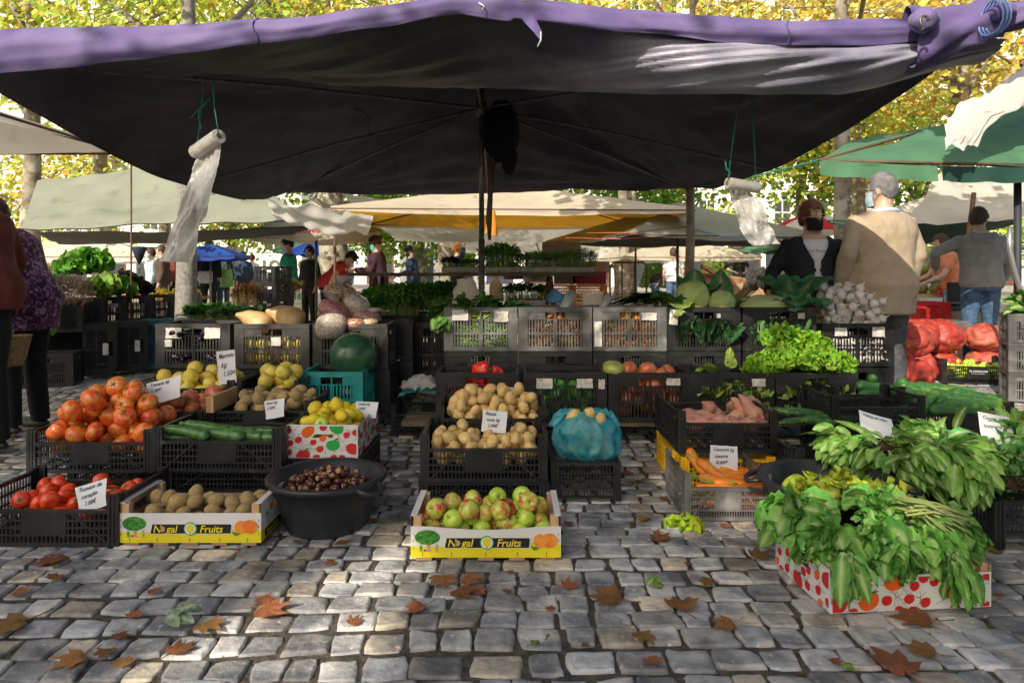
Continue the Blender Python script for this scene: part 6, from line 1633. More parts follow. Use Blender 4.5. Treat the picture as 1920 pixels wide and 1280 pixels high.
def sheet(pts, sag=0, n=18, seed=0, wr=.03, dz=0):
    """bilinear cloth between four corners fl, fr, br, bl"""
    a, b, c, d = [Vector(p) for p in pts]
    def f(u, v):
        p = a*(1-u)*(1-v)+b*u*(1-v)+c*u*v+d*(1-u)*v
        p = p+V(0,0,-sag*math.sin(PI*u)*math.sin(PI*v)*1.0-.25*sag*(math.sin(PI*u)+math.sin(PI*v)))
        q = wr*n3(u*3+seed, v*3, seed)+wr*.5*n3(u*9+seed, v*4, 2)
        return p+V(0, q*.5, q+dz)
    return f
def tarp(label, pts, mat_top, mat_under=None, sag=.1, seed=0, name='tarp', cat='tarp', poles=(), wr=.04, n=26):
    c = sum((Vector(p) for p in pts), V(0,0,0))/4; c.z = 0
    t = thing(name, label, cat, c)
    P = [Vector(p)-c for p in pts]
    mb = MB(); mb.grid(sheet(P, sag, seed=seed, wr=wr), n, n); obj('cloth', mb, mat_top, t)
    if mat_under: mb = MB(); mb.grid(sheet(P, sag, seed=seed, wr=wr, dz=-.015), n, n); obj('lining', mb, mat_under, t)
    for (x, y, z) in poles: mb = MB(); mb.tube([V(x,y,0)-c, V(x,y,z)-c], .022, 8); obj('pole', mb, M_frame, t)
    return t
def parasol(label, cx, cy, hx, hy, ze, za, rot, m_top, m_under=None, valance=0, nside=4, pole=True, m_val=None, seed=0, name='parasol', sag=.06, colors=None, pole_m=None):
    t = thing(name, label, 'parasol', (cx, cy, 0), rot)
    corners = [V(hx*math.cos(PI/4+2*PI*k/nside)*(1.414 if nside == 4 else 1), hy*math.sin(PI/4+2*PI*k/nside)*(1.414 if nside == 4 else 1), ze) for k in range(nside)]
    ap = V(0,0,za)
    def panel(k, off=0):
        a, b = corners[k], corners[(k+1)%nside]
        def f(u, v):
            e = a.lerp(b, u); p = e.lerp(ap, v*.995)
            return p+V(0,0,-sag*math.sin(PI*u)*(1-v)-sag*1.2*math.sin(PI*v)*math.sin(PI*u)+off+.012*n3(u*6+k, v*6, seed))
        return f
    for k in range(nside):
        mm = colors[k % len(colors)] if colors else m_top
        mb = MB(); mb.grid(panel(k), 10, 10)
        if valance:
            f = panel(k); mb.grid(lambda u, v: f(u, 0)+V(0,0,-valance*v)+(V(corners[k].x,corners[k].y,0)*(1-u)+V(corners[(k+1)%nside].x,corners[(k+1)%nside].y,0)*u)*.004*math.sin(u*14)*v+V(0,0,-.012*abs(math.sin(u*12))*v), 24, 2)
        obj('canopy_panel', mb, mm, t)
        if m_under: mb = MB(); mb.grid(panel(k, -.014), 10, 10); obj('lining_panel', mb, m_under, t)
        mb = MB(); mb.tube([corners[k]-V(0,0,.03), ap-V(0,0,.08)], .012, 6); obj('rib', mb, pole_m or M_frame, t)
        mb = MB(); mb.tube([corners[k]-V(0,0,.03), corners[(k+1)%nside]-V(0,0,.03)], .010, 6); 
        if nside == 4: obj('edge_bar', mb, pole_m or M_frame, t)
    if pole: mb = MB(); mb.tube([(0,0,0),(0,0,za-.02)], .024, 10); obj('pole', mb, pole_m or M_steel, t)
    return t
parasol('beige canopy filling the upper left corner behind the main canopy', -5.4, 4.35, 2.15, 1.45, 2.12, 2.75, 0, F_beige, None, 0, seed=1)
# ridge tent at the left
tarp('grey green tarp roof with sunlit slope behind the left of the stall', [at(40,428,9.6), at(575,412,9.2), at(430,300,11.4), at(70,338,11.6)], F_grey, F_olive, .03, 2, wr=.07)
tarp('dark underside tarp hanging below the grey green roof', [at(70,436,9.9), at(590,425,9.6), at(520,446,12.5), at(110,458,12.8)], F_olive, None, .06, 3)
parasol('worn cream and green parasol with faded red lettering left of the yellow canopy', (592-960)/107, 12, 1.12, 1.12, 1.80, 2.38, .3, F_beige, F_dgreen, .16, 6, m_val=F_beige, seed=4, colors=[F_beige, F_cream])
t = [o for o in COL.objects if o.get('label', '').startswith('worn cream')][0]
mb = MB(); text_mb(mb, 'SUMOL', .13, lambda a, b: (a-.30, -1.13, 1.70+b), 0, bold=.004); obj('lettering', mb, M_rprint, t)
tarp('torn grey plastic sheet draped at the back left corner of the main canopy', [at(500,372,8.6), at(700,405,9.0), at(690,440,9.3), at(515,412,8.8)], F_white, None, .06, 5, wr=.10)
# gazebo with yellow lining
parasol('cream gazebo with yellow lining and brown frame behind the pole', at(955,390,11).x, 11.2, 2.55, 1.7, 1.98, 2.5, .06, F_cream, F_yel, .05, 4, pole=False, seed=6)
g_ = thing('gazebo_frame', 'brown metal legs of the yellow lined gazebo', 'frame', (at(955,390,11).x, 11.2, 0), .06)
for sx in (-1, 1):
    for sy in (-1, 1): mb = MB(); mb.tube([(sx*2.5,sy*1.65,0),(sx*2.5,sy*1.65,1.97)], .02, 8); obj('leg', mb, M_frame, g_)
for k, (px, py, lab) in enumerate(((918,420,'orange cloth tied to the brown post of the gazebo'),(925,425,'second orange cloth hanging beside the pole'))):
    mb = MB(); mb.grid(lambda u, v: (.05*math.cos(u*2*PI)*(.5+v*.7)*(1+.3*n3(u*7,v*3,k)), .04*math.sin(u*2*PI)*(.5+v*.7), -.34*v), 18, 10)
    obj('hanging_cloth', mb, mat('orange cloth', (.72,.24,.02), rough=.8), label=lab, cat='cloth', loc=at(px, py-30, 9.2))
tarp('cream tarp sagging behind the gazebo at its left', [at(640,362,13.2), at(905,392,13.6), at(905,452,15.5), at(745,452,15.5)], F_ppl, None, .10, 7)
tarp('pale tarp stretched low behind the gazebo', [at(790,425,14.5), at(1215,402,14.8), at(1115,470,17), at(860,474,17)], F_white, None, .08, 8)
parasol('grey square canopy between the gazebo and the right bag roll', (1275-960)/116, 11.2, 1.72, 1.5, 1.62, 2.22, .35, F_grey, F_olive, .03, 4, seed=9)
parasol('pale canopy lit by the sun far behind the thin tree', (1265-960)/71, 18.2, 1.75, 1.5, 1.45, 2.05, .1, F_cream, None, .06, 4, seed=10)
parasol('white canopy far behind at the left of the thin tree', (1150-960)/60, 21, 1.4, 1.4, 1.45, 2.2, .4, F_white, None, .05, 4, seed=11)
# right side
gt = thing('green_canopy', 'big green canopy with hanging valance at the upper right', 'canopy', (4.3, 6.6, 0))
gA, gB, gC, gD, gE = [at(*q)-V(4.3,6.6,0) for q in ((1537,300,6.0),(2060,312,6.0),(2060,165,7.6),(1768,236,7.2),(1600,262,7.5))]
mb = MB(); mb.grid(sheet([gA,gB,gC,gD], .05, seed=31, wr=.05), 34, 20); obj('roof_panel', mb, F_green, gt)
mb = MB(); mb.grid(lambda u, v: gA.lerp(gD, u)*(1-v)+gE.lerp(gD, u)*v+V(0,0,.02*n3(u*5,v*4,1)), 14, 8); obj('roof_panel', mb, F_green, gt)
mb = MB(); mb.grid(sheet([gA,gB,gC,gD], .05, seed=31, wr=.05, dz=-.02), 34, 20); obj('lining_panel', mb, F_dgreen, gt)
for u0, u1, m_ in ((0,.42,F_green),(.435,1,F_dgreen)):  # pale left and dark right stretches carry sun and shade in colour
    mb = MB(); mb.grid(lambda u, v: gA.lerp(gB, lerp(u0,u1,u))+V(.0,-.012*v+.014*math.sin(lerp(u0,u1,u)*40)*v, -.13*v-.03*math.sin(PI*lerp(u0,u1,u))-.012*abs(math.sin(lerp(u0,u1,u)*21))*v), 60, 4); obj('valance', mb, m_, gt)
mb = MB(); mb.tube([gA-V(0,-.02,.0), gB-V(0,-.02,.0)], .014, 6); obj('edge_bar', mb, M_frame, gt)
mb = MB(); mb.tube([gA, gD], .014, 6); obj('rib', mb, M_frame, gt)
tarp('white plastic sheet thrown over the corner of the green canopy', [at(1772,282,5.7), at(1835,272,5.75), at(1965,130,6.3), at(1775,222,5.9)], F_white, None, -.06, 13, wr=.10, name='plastic_sheet', cat='sheet')
tarp('white plastic sheet lying on top of the green canopy at the right edge', [at(1775,224,6.1), at(1985,190,6.1), at(2000,60,6.9), at(1880,165,6.7)], F_white, None, -.05, 14, wr=.10, name='plastic_sheet', cat='sheet')
mb = MB(); mb.tube([at(1908,325,6.25)*1, V(at(1908,325,6.25).x,6.25,0)], .032, 10); obj('canopy_post', mb, mat('dark blue grey post', (.03,.04,.055)), label='dark post of the green canopy at the right edge', cat='post')
mb = MB(); mb.tube([at(1893,425,6.1), at(1893,465,6.1), at(1900,500,6.1), at(1912,540,6.1), at(1925,580,6.1)], .022, 10); obj('steel_handle', mb, mat('bright steel tube', (.6,.6,.62), rough=.3, metal=.8), label='bent bright steel tube beside the dark post', cat='tube')
tarp('wide creased cream tarp at the right behind the hooded man', [at(1690,425,10.8), at(1935,408,10.8), at(1935,322,12.2), at(1762,325,12.2)], F_ppl, None, .05, 15, wr=.09)
tarp('white tarp at the left of the creased cream tarp', [at(1600,425,13), at(1700,420,13), at(1775,352,14.5), at(1690,385,14)], F_white, None, .03, 16)
tarp('green tarp below the creased cream tarp', [at(1712,412,11.2), at(1900,402,11.2), at(1900,420,12.6), at(1722,458,13.2)], F_green, F_dgreen, .05, 17)
mb = MB(); mb.tube([at(1826,362,10.6), at(1806,520,10.4)], .035, 8); obj('wooden_pole', mb, mat('brown pole', (.20,.10,.06), rough=.8), label='brown leaning pole under the creased cream tarp', cat='pole')
mredw = fabric('red umbrella cloth', (.55,.03,.04), .25)
parasol('red and white striped umbrella behind the woman in the cardigan', (1528-960)/107, 12, .92, .92, 1.72, 2.1, .2, mredw, None, 0, 8, colors=[mredw, F_white], seed=18, sag=-.05)
parasol('green parasol low behind the right bag roll', (1475-960)/95, 13.5, .9, .9, 1.55, 1.9, .2, F_green, F_dgreen, .05, 6, seed=19)
# far left
parasol('blue canopy with white lettering among the far left stalls', (395-960)/80, 16, .72, .6, 1.46, 1.72, .1, F_blue, None, .08, 4, seed=20)
parasol('white canopy far behind the left stall', (200-960)/75, 17, 2.0, 1.2, 1.44, 1.85, .05, F_white, None, .10, 4, seed=21)
parasol('second white canopy farther left behind the stall', (120-960)/62, 20.5, 1.5, 1.2, 1.5, 2.1, .1, F_cream, None, .10, 4, seed=22)
parasol('small dark blue umbrella behind the teal shirt', (585-960)/85, 15, .62, .62, 1.5, 1.75, 0, F_blue, None, .04, 8, seed=23)
parasol('green striped canopy behind the blue umbrella', (590-960)/75, 17, 1.0, 1.0, 1.62, 2.0, .4, F_green, F_dgreen, .05, 6, seed=24)
# folded umbrella and thin pole
mb = MB(); mb.tube([at(246,300,7.6), V(at(246,300,7.6).x,7.6,0)], .010, 6); obj('thin_pole', mb, M_frame, label='thin brown pole left of the long bag strip', cat='pole')
t = thing('folded_umbrella', 'folded dark umbrella hanging behind the lettuces at the left', 'umbrella', at(261, 462, 8.2)); mb = MB(); mb.lathe([(.02,.0),(.085,-.01),(.05,-.12),(.012,-.21),(0,-.22)], 16, fn=lambda a,k,r,z: (r*(1+.15*math.sin(8*a)), z)); obj('cloth', mb, C_navy, t); mb = MB(); mb.tube([(0,0,-.2),(0,0,-.32)], .006, 6); obj('tip', mb, M_steel, t)
# cords
for k, (a, b, m_, lab) in enumerate(((at(1300,350,7.0), at(1555,295,6.2), M_cord, 'green cord from the thin tree to the green canopy'), (at(1100,437,9.5), at(1288,425,7.6), mat('orange cord', (.7,.2,.08), rough=.7), 'orange cord tied to the thin tree'),
     (at(1060,446,9.5), at(1290,441,7.6), mat('red cord', (.6,.12,.10), rough=.7), 'red cord tied to the thin tree below the orange one'), (at(1300,430,7.6), at(1395,443,8.4), M_bluecord, 'blue cord from the thin tree to the grey canopy'))):
    mb = MB(); mb.tube([a, a.lerp(b,.5)+V(0,0,-.03), b], .007, 5); obj('cord', mb, m_, label=lab, cat='cord')
mb = MB(); mb.tube([at(1578,425,9.3)+V(.17*math.cos(a)-0,.17*math.sin(a),.10*math.sin(a*.5)-.02) for a in [k*.5 for k in range(16)]], .010, 5); obj('cord', mb, M_cord, label='green cord wound round the plane trunk behind the woman', cat='cord')

# ------------------------------------------------------------------ left stall
lt = thing('produce_table', 'left stall table with a black sheet standing in for shade', 'table', (-4.72, 8.1, 0), .92)
mb = MB(); mb.box(-1.5,1.5,-.36,.36,.44,.48); obj('table_top', mb, M_plank, lt)
mb = MB(); mb.box(-1.48,1.48,-.10,-.06,.02,.44); obj('shade_sheet', mb, C_black, lt)  # black sheet put in for the shade under the stall
for sx in (-1,1): mb = MB(); mb.box(sx*1.4-.03,sx*1.4+.03,-.03,.03,0,.44); obj('leg', mb, M_plank, lt)
for k, (px, Y) in enumerate(((118,6.9),(160,7.35),(203,7.8),(253,8.25),(298,8.65),(346,9.1))):
    s = F/Y; o = tall_b.place(['black crate under the scallion roots at the left stall','black crate beside the scallions at the left stall','black crate under the pale lettuces, with white stickers','black crate under the dark lettuces','black crate with a white strip on its corner at the left stall','black crate at the far end of the left stall beside the grey trunk'][k], ((px-960)/s, Y, .485), (0,0,.42), (.74,1,1), 'crates on the left stall')
    if k == 2: sticker(o, -.13, -.182, .25, .09, .05, M_labelb); sticker(o, .12, -.182, .22, .08, .05, M_label)
    if k == 4: sticker(o, -.225, -.182, .15, .05, .2, M_label)
for k, (px, py, Y, m_, lab) in enumerate(((155,665,7.0,M_blk,'black crate standing on end below the left stall with a white slip'),(216,660,7.3,M_blk,'second black crate standing on end below the left stall'),(267,660,7.5,M_tealdk,'teal crate standing on end below the left stall'))):
    o = tall_crate('standing_crate', lab, m_, .52, .35, .30); o.location = (at(px,py,Y).x, Y, .30); o.rotation_euler = (0, PI/2, .55)
    sticker(o, .0, -.18, .2, .12, .05, M_labelb)
b0 = tall_b.place('black crate on the ground under the left stall with a white slip', (at(90,700,6.6).x, 6.6, .0), (0,0,.3), 1)
M_rootp = mat('pinkish dry roots', (1,1,1), rough=.9, vcol=True)
t = thing('scallion_heap', 'heap of scallions with pinkish tan roots towards the viewer', 'scallions', at(128, 550, 6.7)); mb = MB(); r = random.Random(9)
for k in range(900):
    a = V(r.uniform(-.22,.2), r.uniform(-.1,.12), r.uniform(-.08,.18)*1.0); a.z = min(a.z, .20-.5*abs(a.x)); d = V(r.gauss(0,.4), -1, r.gauss(-.3,.5)).normalized()*r.uniform(.03,.08)
    c = vary(r.choice([(.46,.30,.22),(.55,.40,.31),(.38,.24,.16)]), r, .25); mb.tube([a, a+d*.5+V(r.gauss(0,.01),0,r.gauss(0,.01)), a+d+V(0,0,-.01)], [.004,.003,.0015], 3, cap=False, cols=[c]*3)
obj('roots', mb, M_rootp, t)
mb = MB()
for k in range(30): a = V(-.05+r.uniform(-.15,.1), r.uniform(0,.1), r.uniform(0,.15)); mb.tube([a, a+V(-.15,.05,.05), a+V(-.3,.1,-.08)], [.012,.012,.006], 6, cols=[(.5,.6,.4),(.12,.3,.08),(.08,.22,.06)])
obj('green_stalks', mb, M_leaf, t)
bunch('long scallion leaves falling down beside the purple blouse', 'scallion_leaves', 'leaves', at(98, 560, 6.5), (.1,-.2,-.7), 14, .36, .10, .25, .5, 401, (.10,.26,.05), (.2,.4,.12), .05, upb=0)
frill('bright green parsley like lettuce at the back of the left stall', at(165, 500, 7.7), 130, .24, .13, 402, (.12,.36,.03), (.3,.5,.12))
frill('second bright green lettuce behind on the left stall', at(140, 505, 7.9), 90, .18, .13, 403, (.12,.34,.03), (.3,.5,.12))
frill('pale green smooth lettuce in front on the left stall', at(190, 545, 7.5), 60, .16, .14, 404, (.24,.42,.06), (.45,.58,.2))
frill('smooth green lettuce right of the pale one on the left stall', at(222, 545, 7.9), 50, .13, .13, 405, (.12,.34,.05), (.4,.5,.2))
frill('dark red brown lettuce on the left stall', at(235, 535, 8.3), 70, .16, .11, 406, (.05,.025,.018), (.10,.07,.03))
frill('second dark brown lettuce at the right on the left stall', at(258, 545, 8.6), 60, .14, .11, 407, (.05,.022,.018), (.10,.06,.03))
# far produce between trunk and pole
def clump(label, name, cat, loc, rx, ry, h, n, leaf, cols, seed, stems=(.25,.4,.1), kind=None, lw=.7):
    t = put(name, None, None, label, cat, None, None, loc); mb = MB(); r = random.Random(seed)
    for k in range(n):
        x, y = r.uniform(-rx,rx), r.uniform(-ry,ry); hh = h*r.uniform(.6,1.05)*(1-.25*(x/rx)**2); p = V(x,y,0); q = V(x+r.gauss(0,.02),y+r.gauss(0,.02),hh)
        if stems and k % 2 == 0: mb.tube([p, q], [.0025,.0015], 3, cap=False, cols=[stems]*2)
        for j in range(3):
            a = r.uniform(0,6.28); el = r.uniform(-.2,.9); d = V(math.cos(a)*math.cos(el), math.sin(a)*math.cos(el), math.sin(el)); s_ = d.cross(V(0,0,1)).normalized()*leaf*lw*.5; c = vary(r.choice(cols), r, .35)
            b = q+V(0,0,-hh*.35*r.random()*j*.5); m_ = b+d*leaf*.5+V(0,0,.006)
            i = [mb.vert(v, c) for v in (b, m_-s_, b+d*leaf, m_+s_)]; mb.face(i)
    obj('leaves', mb, M_leafm, t); return t
PG = [(.09,.32,.05),(.14,.40,.06),(.20,.46,.08)]
clump('wide mass of dark green parsley behind the bean bags', 'parsley', 'herbs', at(775, 582, 6.0), .42, .22, .22, 1300, .045, PG, 501)
clump('lighter parsley mass left of the pole', 'parsley', 'herbs', at(735, 590, 5.7), .22, .14, .17, 500, .045, [(.12,.38,.05),(.2,.46,.08)], 502)
clump('leafy green mound right of the parsley below the plank', 'parsley', 'herbs', at(838, 575, 5.9), .20, .15, .20, 420, .05, [(.05,.2,.03),(.09,.27,.04)], 503)
bt = tall_b.place('black crate under the parsley', at(770, 583, 6.0)+V(0,0,-.32), (0,0,0), (1.5,1,1)); tall_b.place('tall black crate behind the pole base with slotted wall', at(815, 700, 5.6)+V(0,0,.0), (0,0,0), (1,1,1.4))
tall_b.place('black crate below the parsley crate', at(770, 583, 6.0)+V(0,0,-.64), (0,0,0), (1.5,1,1))
o = low.place('black lattice crate on the ground in the gap beside the pole', ((795-960)/282, 4.75, 0), (0,0,0), (.75,1,1))
t = thing('plastic_sheet', 'crumpled clear plastic over blue film in the gap left of the red peppers', 'plastic', at(792, 722, 4.7)); mb = MB(); mb.grid(lambda u, v: ((u-.5)*.28, (v-.5)*.2, .06*math.sin(PI*u)*math.sin(PI*v)+.05*n3(u*5,v*5,1)+.03*n3(u*12,v*12,3)), 30, 24); obj('clear_film', mb, M_film, t); mb = MB(); mb.grid(lambda u, v: ((u-.5)*.3, (v-.5)*.22-.02, -.05+.03*math.sin(PI*u)+.03*n3(u*6,v*6,7)), 24, 18); obj('blue_film', mb, M_bluebag, t)
t = thing('white_sack', 'crumpled off white sack standing on the bean crate beside the pole', 'sack', at(882, 572, 5.2)); mb = MB(); mb.grid(lambda u, v: (math.cos(u*2*PI)*lerp(.14,.055,v)*(1+.3*n3(u*4,v*3,1))-.05*v, math.sin(u*2*PI)*lerp(.09,.04,v), .20*v+.03*n3(u*6,v*4,4)), 36, 16); obj('sack_body', mb, F_cream, t)
# seedling plank on trestles
YP = 6.8; t = thing('plank_table', 'dark plank on trestles carrying the seedling trays', 'table', (at(895,512,YP).x, YP, 0))
mb = MB(); mb.box(-1.26,1.2,-.22,.22,1.045,1.078); obj('board', mb, M_plank, t)
for x in (-.98, .72):
    for s_ in (-1, 1): mb = MB(); mb.tube([(x,-.18,1.04),(x+s_*.14,-.2,0)], .018, 4); obj('leg', mb, M_frame, t); mb = MB(); mb.tube([(x,.18,1.04),(x+s_*.14,.2,0)], .018, 4); obj('leg', mb, M_frame, t)
M_foam = mat('grey foam tray', (.34,.31,.25), (.46,.43,.36), rough=.9, nscale=18)
def tray(label, px, w, h, Y=YP, z=1.08):
    t = thing('seedling_tray', label, 'tray', (at(px,500,Y).x, Y, z)); mb = MB(); mb.bbox(-w/2,w/2,-.15,.15,0,h,.008); obj('foam_body', mb, M_foam, t); mb = MB(); mb.box(-w/2+.02,w/2-.02,-.13,.13,h-.004,h+.004); obj('soil', mb, M_soil, t); return t
tray('long foam tray of mixed seedlings at the left of the plank', 903, .77, .055); tray('foam tray of seedlings at the right of the plank', 1043, .72, .055)
clump('dark purple cabbage seedlings at the left of the plank', 'seedlings', 'seedlings', (at(845,498,YP).x, YP, 1.135), .08, .12, .09, 120, .035, [(.05,.05,.10),(.08,.09,.13)], 511)
clump('bright lettuce seedlings left of the pole', 'seedlings', 'seedlings', (at(880,498,YP).x, YP, 1.135), .09, .12, .07, 160, .035, [(.22,.45,.05),(.3,.5,.08)], 512)
clump('tall green tomato seedlings right of the pole', 'seedlings', 'seedlings', (at(938,498,YP).x, YP, 1.135), .18, .12, .22, 420, .035, [(.18,.48,.10),(.26,.56,.12)], 513)
clump('lower light green seedlings in the middle of the plank', 'seedlings', 'seedlings', (at(1005,498,YP).x, YP, 1.135), .17, .12, .14, 300, .032, [(.32,.56,.10),(.40,.60,.16)], 514)
clump('thin bluish leek seedlings at the right of the plank', 'seedlings', 'seedlings', (at(1080,498,YP).x, YP, 1.135), .20, .12, .17, 380, .05, [(.24,.46,.22),(.32,.52,.22)], 515, lw=.18)
tray('foam tray of dark seedlings below the plank', 985, .34, .05, 5.9, .80); clump('dark leafed seedlings below the plank', 'seedlings', 'seedlings', (at(983,558,5.9).x, 5.9, .855), .16, .10, .13, 260, .035, [(.04,.10,.02),(.06,.14,.03)], 516)
def carton(label, loc, w, d, h, m, flaps=True, rz=0, name='carton'):
    t = thing(name, label, 'box', loc, rz); mb = MB(); 
    for (x0,x1,y0,y1) in ((-w/2,w/2,-d/2,-d/2+.006),(-w/2,w/2,d/2-.006,d/2),(-w/2,-w/2+.006,-d/2+.007,d/2-.007),(w/2-.006,w/2,-d/2+.007,d/2-.007)): mb.box(x0,x1,y0,y1,0,h)
    obj('walls', mb, m, t); mb = MB(); mb.box(-w/2+.007,w/2-.007,-d/2+.007,d/2-.007,.002,.006); obj('bottom', mb, m, t)
    if flaps:
        mb = MB(); mb.poly([(-w/2,d/2,h),(w/2,d/2,h),(w/2-.01,d/2+.05,h+.2),(-w/2+.01,d/2+.05,h+.2)]); obj('flap', mb, M_card, t); mb = MB(); mb.poly([(-w/2,-d/2,h),(-w/2,d/2,h),(-w/2-.07,d/2,h+.18),(-w/2-.07,-d/2,h+.18)]); obj('flap', mb, M_card, t)
    return t
# orange crates and boxes behind the plank
for k, (px, z) in enumerate(((1045,.55),(1103,.55),(1045,.72),(1103,.72))):
    o = low_crate('orange_crate', ['lower left orange crate under the plank','lower right orange crate under the plank','upper left orange crate under the cartons','upper right orange crate under the red box'][k], M_oran, .38, .3, .15, .165, plate=False, flat=True); o.location = (at(px,520,7.6).x, 7.6, z+.07)
for k, px in enumerate((1045,1103)): carton(['brown carton holding up the left orange crates','brown carton holding up the right orange crates'][k], (at(px,520,7.62).x, 7.62, 0), .37, .29, .60, M_card, False)
carton('open brown carton with raised flaps among the seedlings', (at(1055,480,7.7).x, 7.7, 1.09), .46, .3, .14, M_white); carton('red printed box under the plank at the right', (at(1103,515,7.5).x, 7.5, .95), .36, .24, .14, mat('red printed board', (.5,.03,.03), rough=.6), False); carton('brown box left of the red box', (at(1058,515,7.5).x, 7.5, .95), .22, .24, .13, M_card, False)
t_ = carton('pale plank box at the back right of the seedlings', (at(1108,505,8.4).x, 8.4, 1.07), .42, .25, .14, M_wood, False)
for k, (px, py, Y, r3, c, lab) in enumerate(((930,560,6.2,(.065,.05,.2),(.62,.42,.22),'brown paper bag standing below the plank near the pole'),(965,520,7.3,(.13,.08,.16),(.45,.06,.05),'red and white printed sack under the plank'),(1005,525,7.2,(.15,.08,.18),(.70,.70,.68),'white plastic sack under the plank'),(1040,563,6.0,(.09,.07,.10),(.10,.30,.55),'blue and white sack below the trestle'))):
    t = thing('paper_sack', lab, 'sack', at(px,py,Y)+V(0,0,-.02)); mb = MB(); mb.lathe([(0,0),(r3[0]*.95,.0),(r3[0],.03),(r3[0]*.9,r3[2]*.7),(r3[0]*.3,r3[2]),(r3[0]*.4,r3[2]*1.15)], 20, fn=lambda a,kk,r,z: (r*(1+.12*math.sin(a*3+kk)), z)); obj('sack_body', mb, mat('sack film '+str(k), c, tuple(min(.85,x*1.4+.05) for x in c), rough=.55, nscale=9, bump=.4), t)
M_roll = mat('rolled grey plastic', (.42,.43,.45), (.55,.56,.58), rough=.3, nscale=7)
for k, (a, b, r_, lab) in enumerate(((at(1055,585,5.15), at(1073,550,5.25), .042, 'upright roll of grey plastic behind the turmeric crate'),(at(1127,582,5.15), at(1142,556,5.2), .03, 'leaning grey plastic roll behind the orange roots'),(at(1200,590,5.2), at(1226,576,5.15), .030, 'cardboard core roll lying at the left of the cabbages'))):
    t = thing('plastic_roll', lab, 'roll', a); mb = MB(); mb.tube([(0,0,0), b-a], r_, 18); obj('roll', mb, M_roll, t); mb = MB(); mb.tube([(b-a)*.99, (b-a)*1.012], r_*.45, 12); obj('core', mb, M_rollend, t)
t = thing('paper_bag', 'open off white paper bag behind the crate of orange roots', 'bag', at(1112, 582, 5.2)); mb = MB(); mb.grid(lambda u, v: (.075*math.cos(u*2*PI)*(1+.1*v), .04*math.sin(u*2*PI), .14*v+.012*math.cos(u*4*PI)*v), 24, 8); obj('bag_body', mb, F_cream, t)
# leeks
t = thing('leeks', 'long dark green leek leaves lying behind the crates', 'leeks', at(1190, 566, 5.5)); mb = MB(); r = random.Random(6)
for k in range(40): blade(mb, (r.uniform(.12,.24), r.uniform(-.1,.1), r.uniform(-.02,.07)), (-1, r.gauss(0,.12), r.uniform(.0,.35)), r.uniform(.3,.45), .045, .5, None, .04, 2, k, vary((.025,.085,.045), r, .3), (.06,.14,.08), 0, .01, 8, 4, .5)
obj('leaves', mb, M_leaf, t)
frill('small red and green lettuce seedlings behind the leeks', at(1235, 565, 5.9), 60, .10, .06, 420, (.22,.34,.04), (.35,.42,.1))
for k, (px, py, Y, m_) in enumerate(((1180,590,5.6,0),(1290,590,5.5,0))): tall_b.place(['black crate under the leeks behind the top row','black crate behind the cabbages'][k], at(px,py,Y)+V(0,0,-.3), (0,0,0), (1.2,1,1))
# hoop stand, wooden tray
t = thing('hoop_rack', 'brown metal hoop rack behind the leeks', 'rack', at(1178, 540, 12)); mb = MB(); w_ = .32
mb.tube([(-w_,0,-.75),(-w_,0,.38),(-w_+.05,0,.45),(w_-.05,0,.45),(w_,0,.38),(w_,0,-.75)], .017, 8); obj('hoop', mb, M_frame, t)
for x in (-.11,.11): mb = MB(); mb.tube([(x,0,-.75),(x,0,.45)], .013, 8); obj('bar', mb, M_frame, t)
t = thing('wooden_tray', 'tilted orange wooden tray with reddish sheets behind the cabbages', 'tray', at(1368, 545, 8.6), .15, None, (.5, .12, .15))
for (x0,x1,y0,y1) in ((-.48,.48,-.3,-.27),(-.48,.48,.27,.3),(-.48,-.45,-.269,.269),(.45,.48,-.269,.269)): mb = MB(); mb.box(x0,x1,y0,y1,0,.06); obj('rail', mb, M_wood, t)
mb = MB(); mb.box(-.449,.449,-.269,.269,.0,.008); obj('bottom', mb, M_card, t)
t2 = thing('red_sheet', 'reddish plastic sheet folded on the wooden tray', 'sheet', at(1330, 520, 8.7)); mb = MB(); mb.grid(lambda u, v: (-.1+.42*u, .15*(v-.5), .12-.22*u+.05*math.sin(v*PI)+.03*n3(u*5,v*5,3)), 18, 10); obj('cloth', mb, mat('reddish film', (.7,.24,.12), rough=.5), t2)
wl = thing('prop_table', 'small dark table under the wooden tray', 'table', (at(1368,560,8.7).x, 8.7, 0)); mb = MB(); mb.box(-.5,.5,-.25,.25,.56,.6); obj('table_top', mb, M_plank, wl)
for sx in (-1,1): mb = MB(); mb.box(sx*.45-.02,sx*.45+.02,-.02,.02,0,.559); obj('leg', mb, M_plank, wl)
# black crate stack, flowers, dried bunches
for k in range(5):
    o = tall_crate('stacked_crate', ['lowest black crate of the stack behind the squashes','second black crate from the bottom of the stack','middle black crate of the stack','second black crate from the top of the stack','topmost black crate of the stack in front of the teal shirt'][k], M_blk, .52, .35, .31); o.location = (at(512,500,9.6).x+.01*(k % 2), 9.6, .0+.232*k); o.rotation_euler = (0,0,-.55); o.scale = (.85,.85,.745)
    sticker(o, .12, -.18, .22, .1, .05, M_label)
clump('orange and green flower bunches beside the umbrella pole', 'flower_bunch', 'flowers', at(520, 562, 10.2), .35, .2, .32, 420, .05, [(.5,.14,.02),(.10,.2,.04),(.3,.1,.03)], 520)
clump('dry brown flower bunch left of the black crates', 'dried_bunch', 'dried flowers', at(462, 572, 9.2), .18, .15, .28, 500, .03, [(.16,.08,.03),(.24,.12,.05),(.10,.05,.02)], 521, (.2,.12,.05))
clump('leafy greens between the grey trunk and the black crates', 'greens', 'greens', at(400, 600, 7.8), .25, .2, .16, 420, .08, [(.05,.18,.03),(.10,.28,.04)], 522)
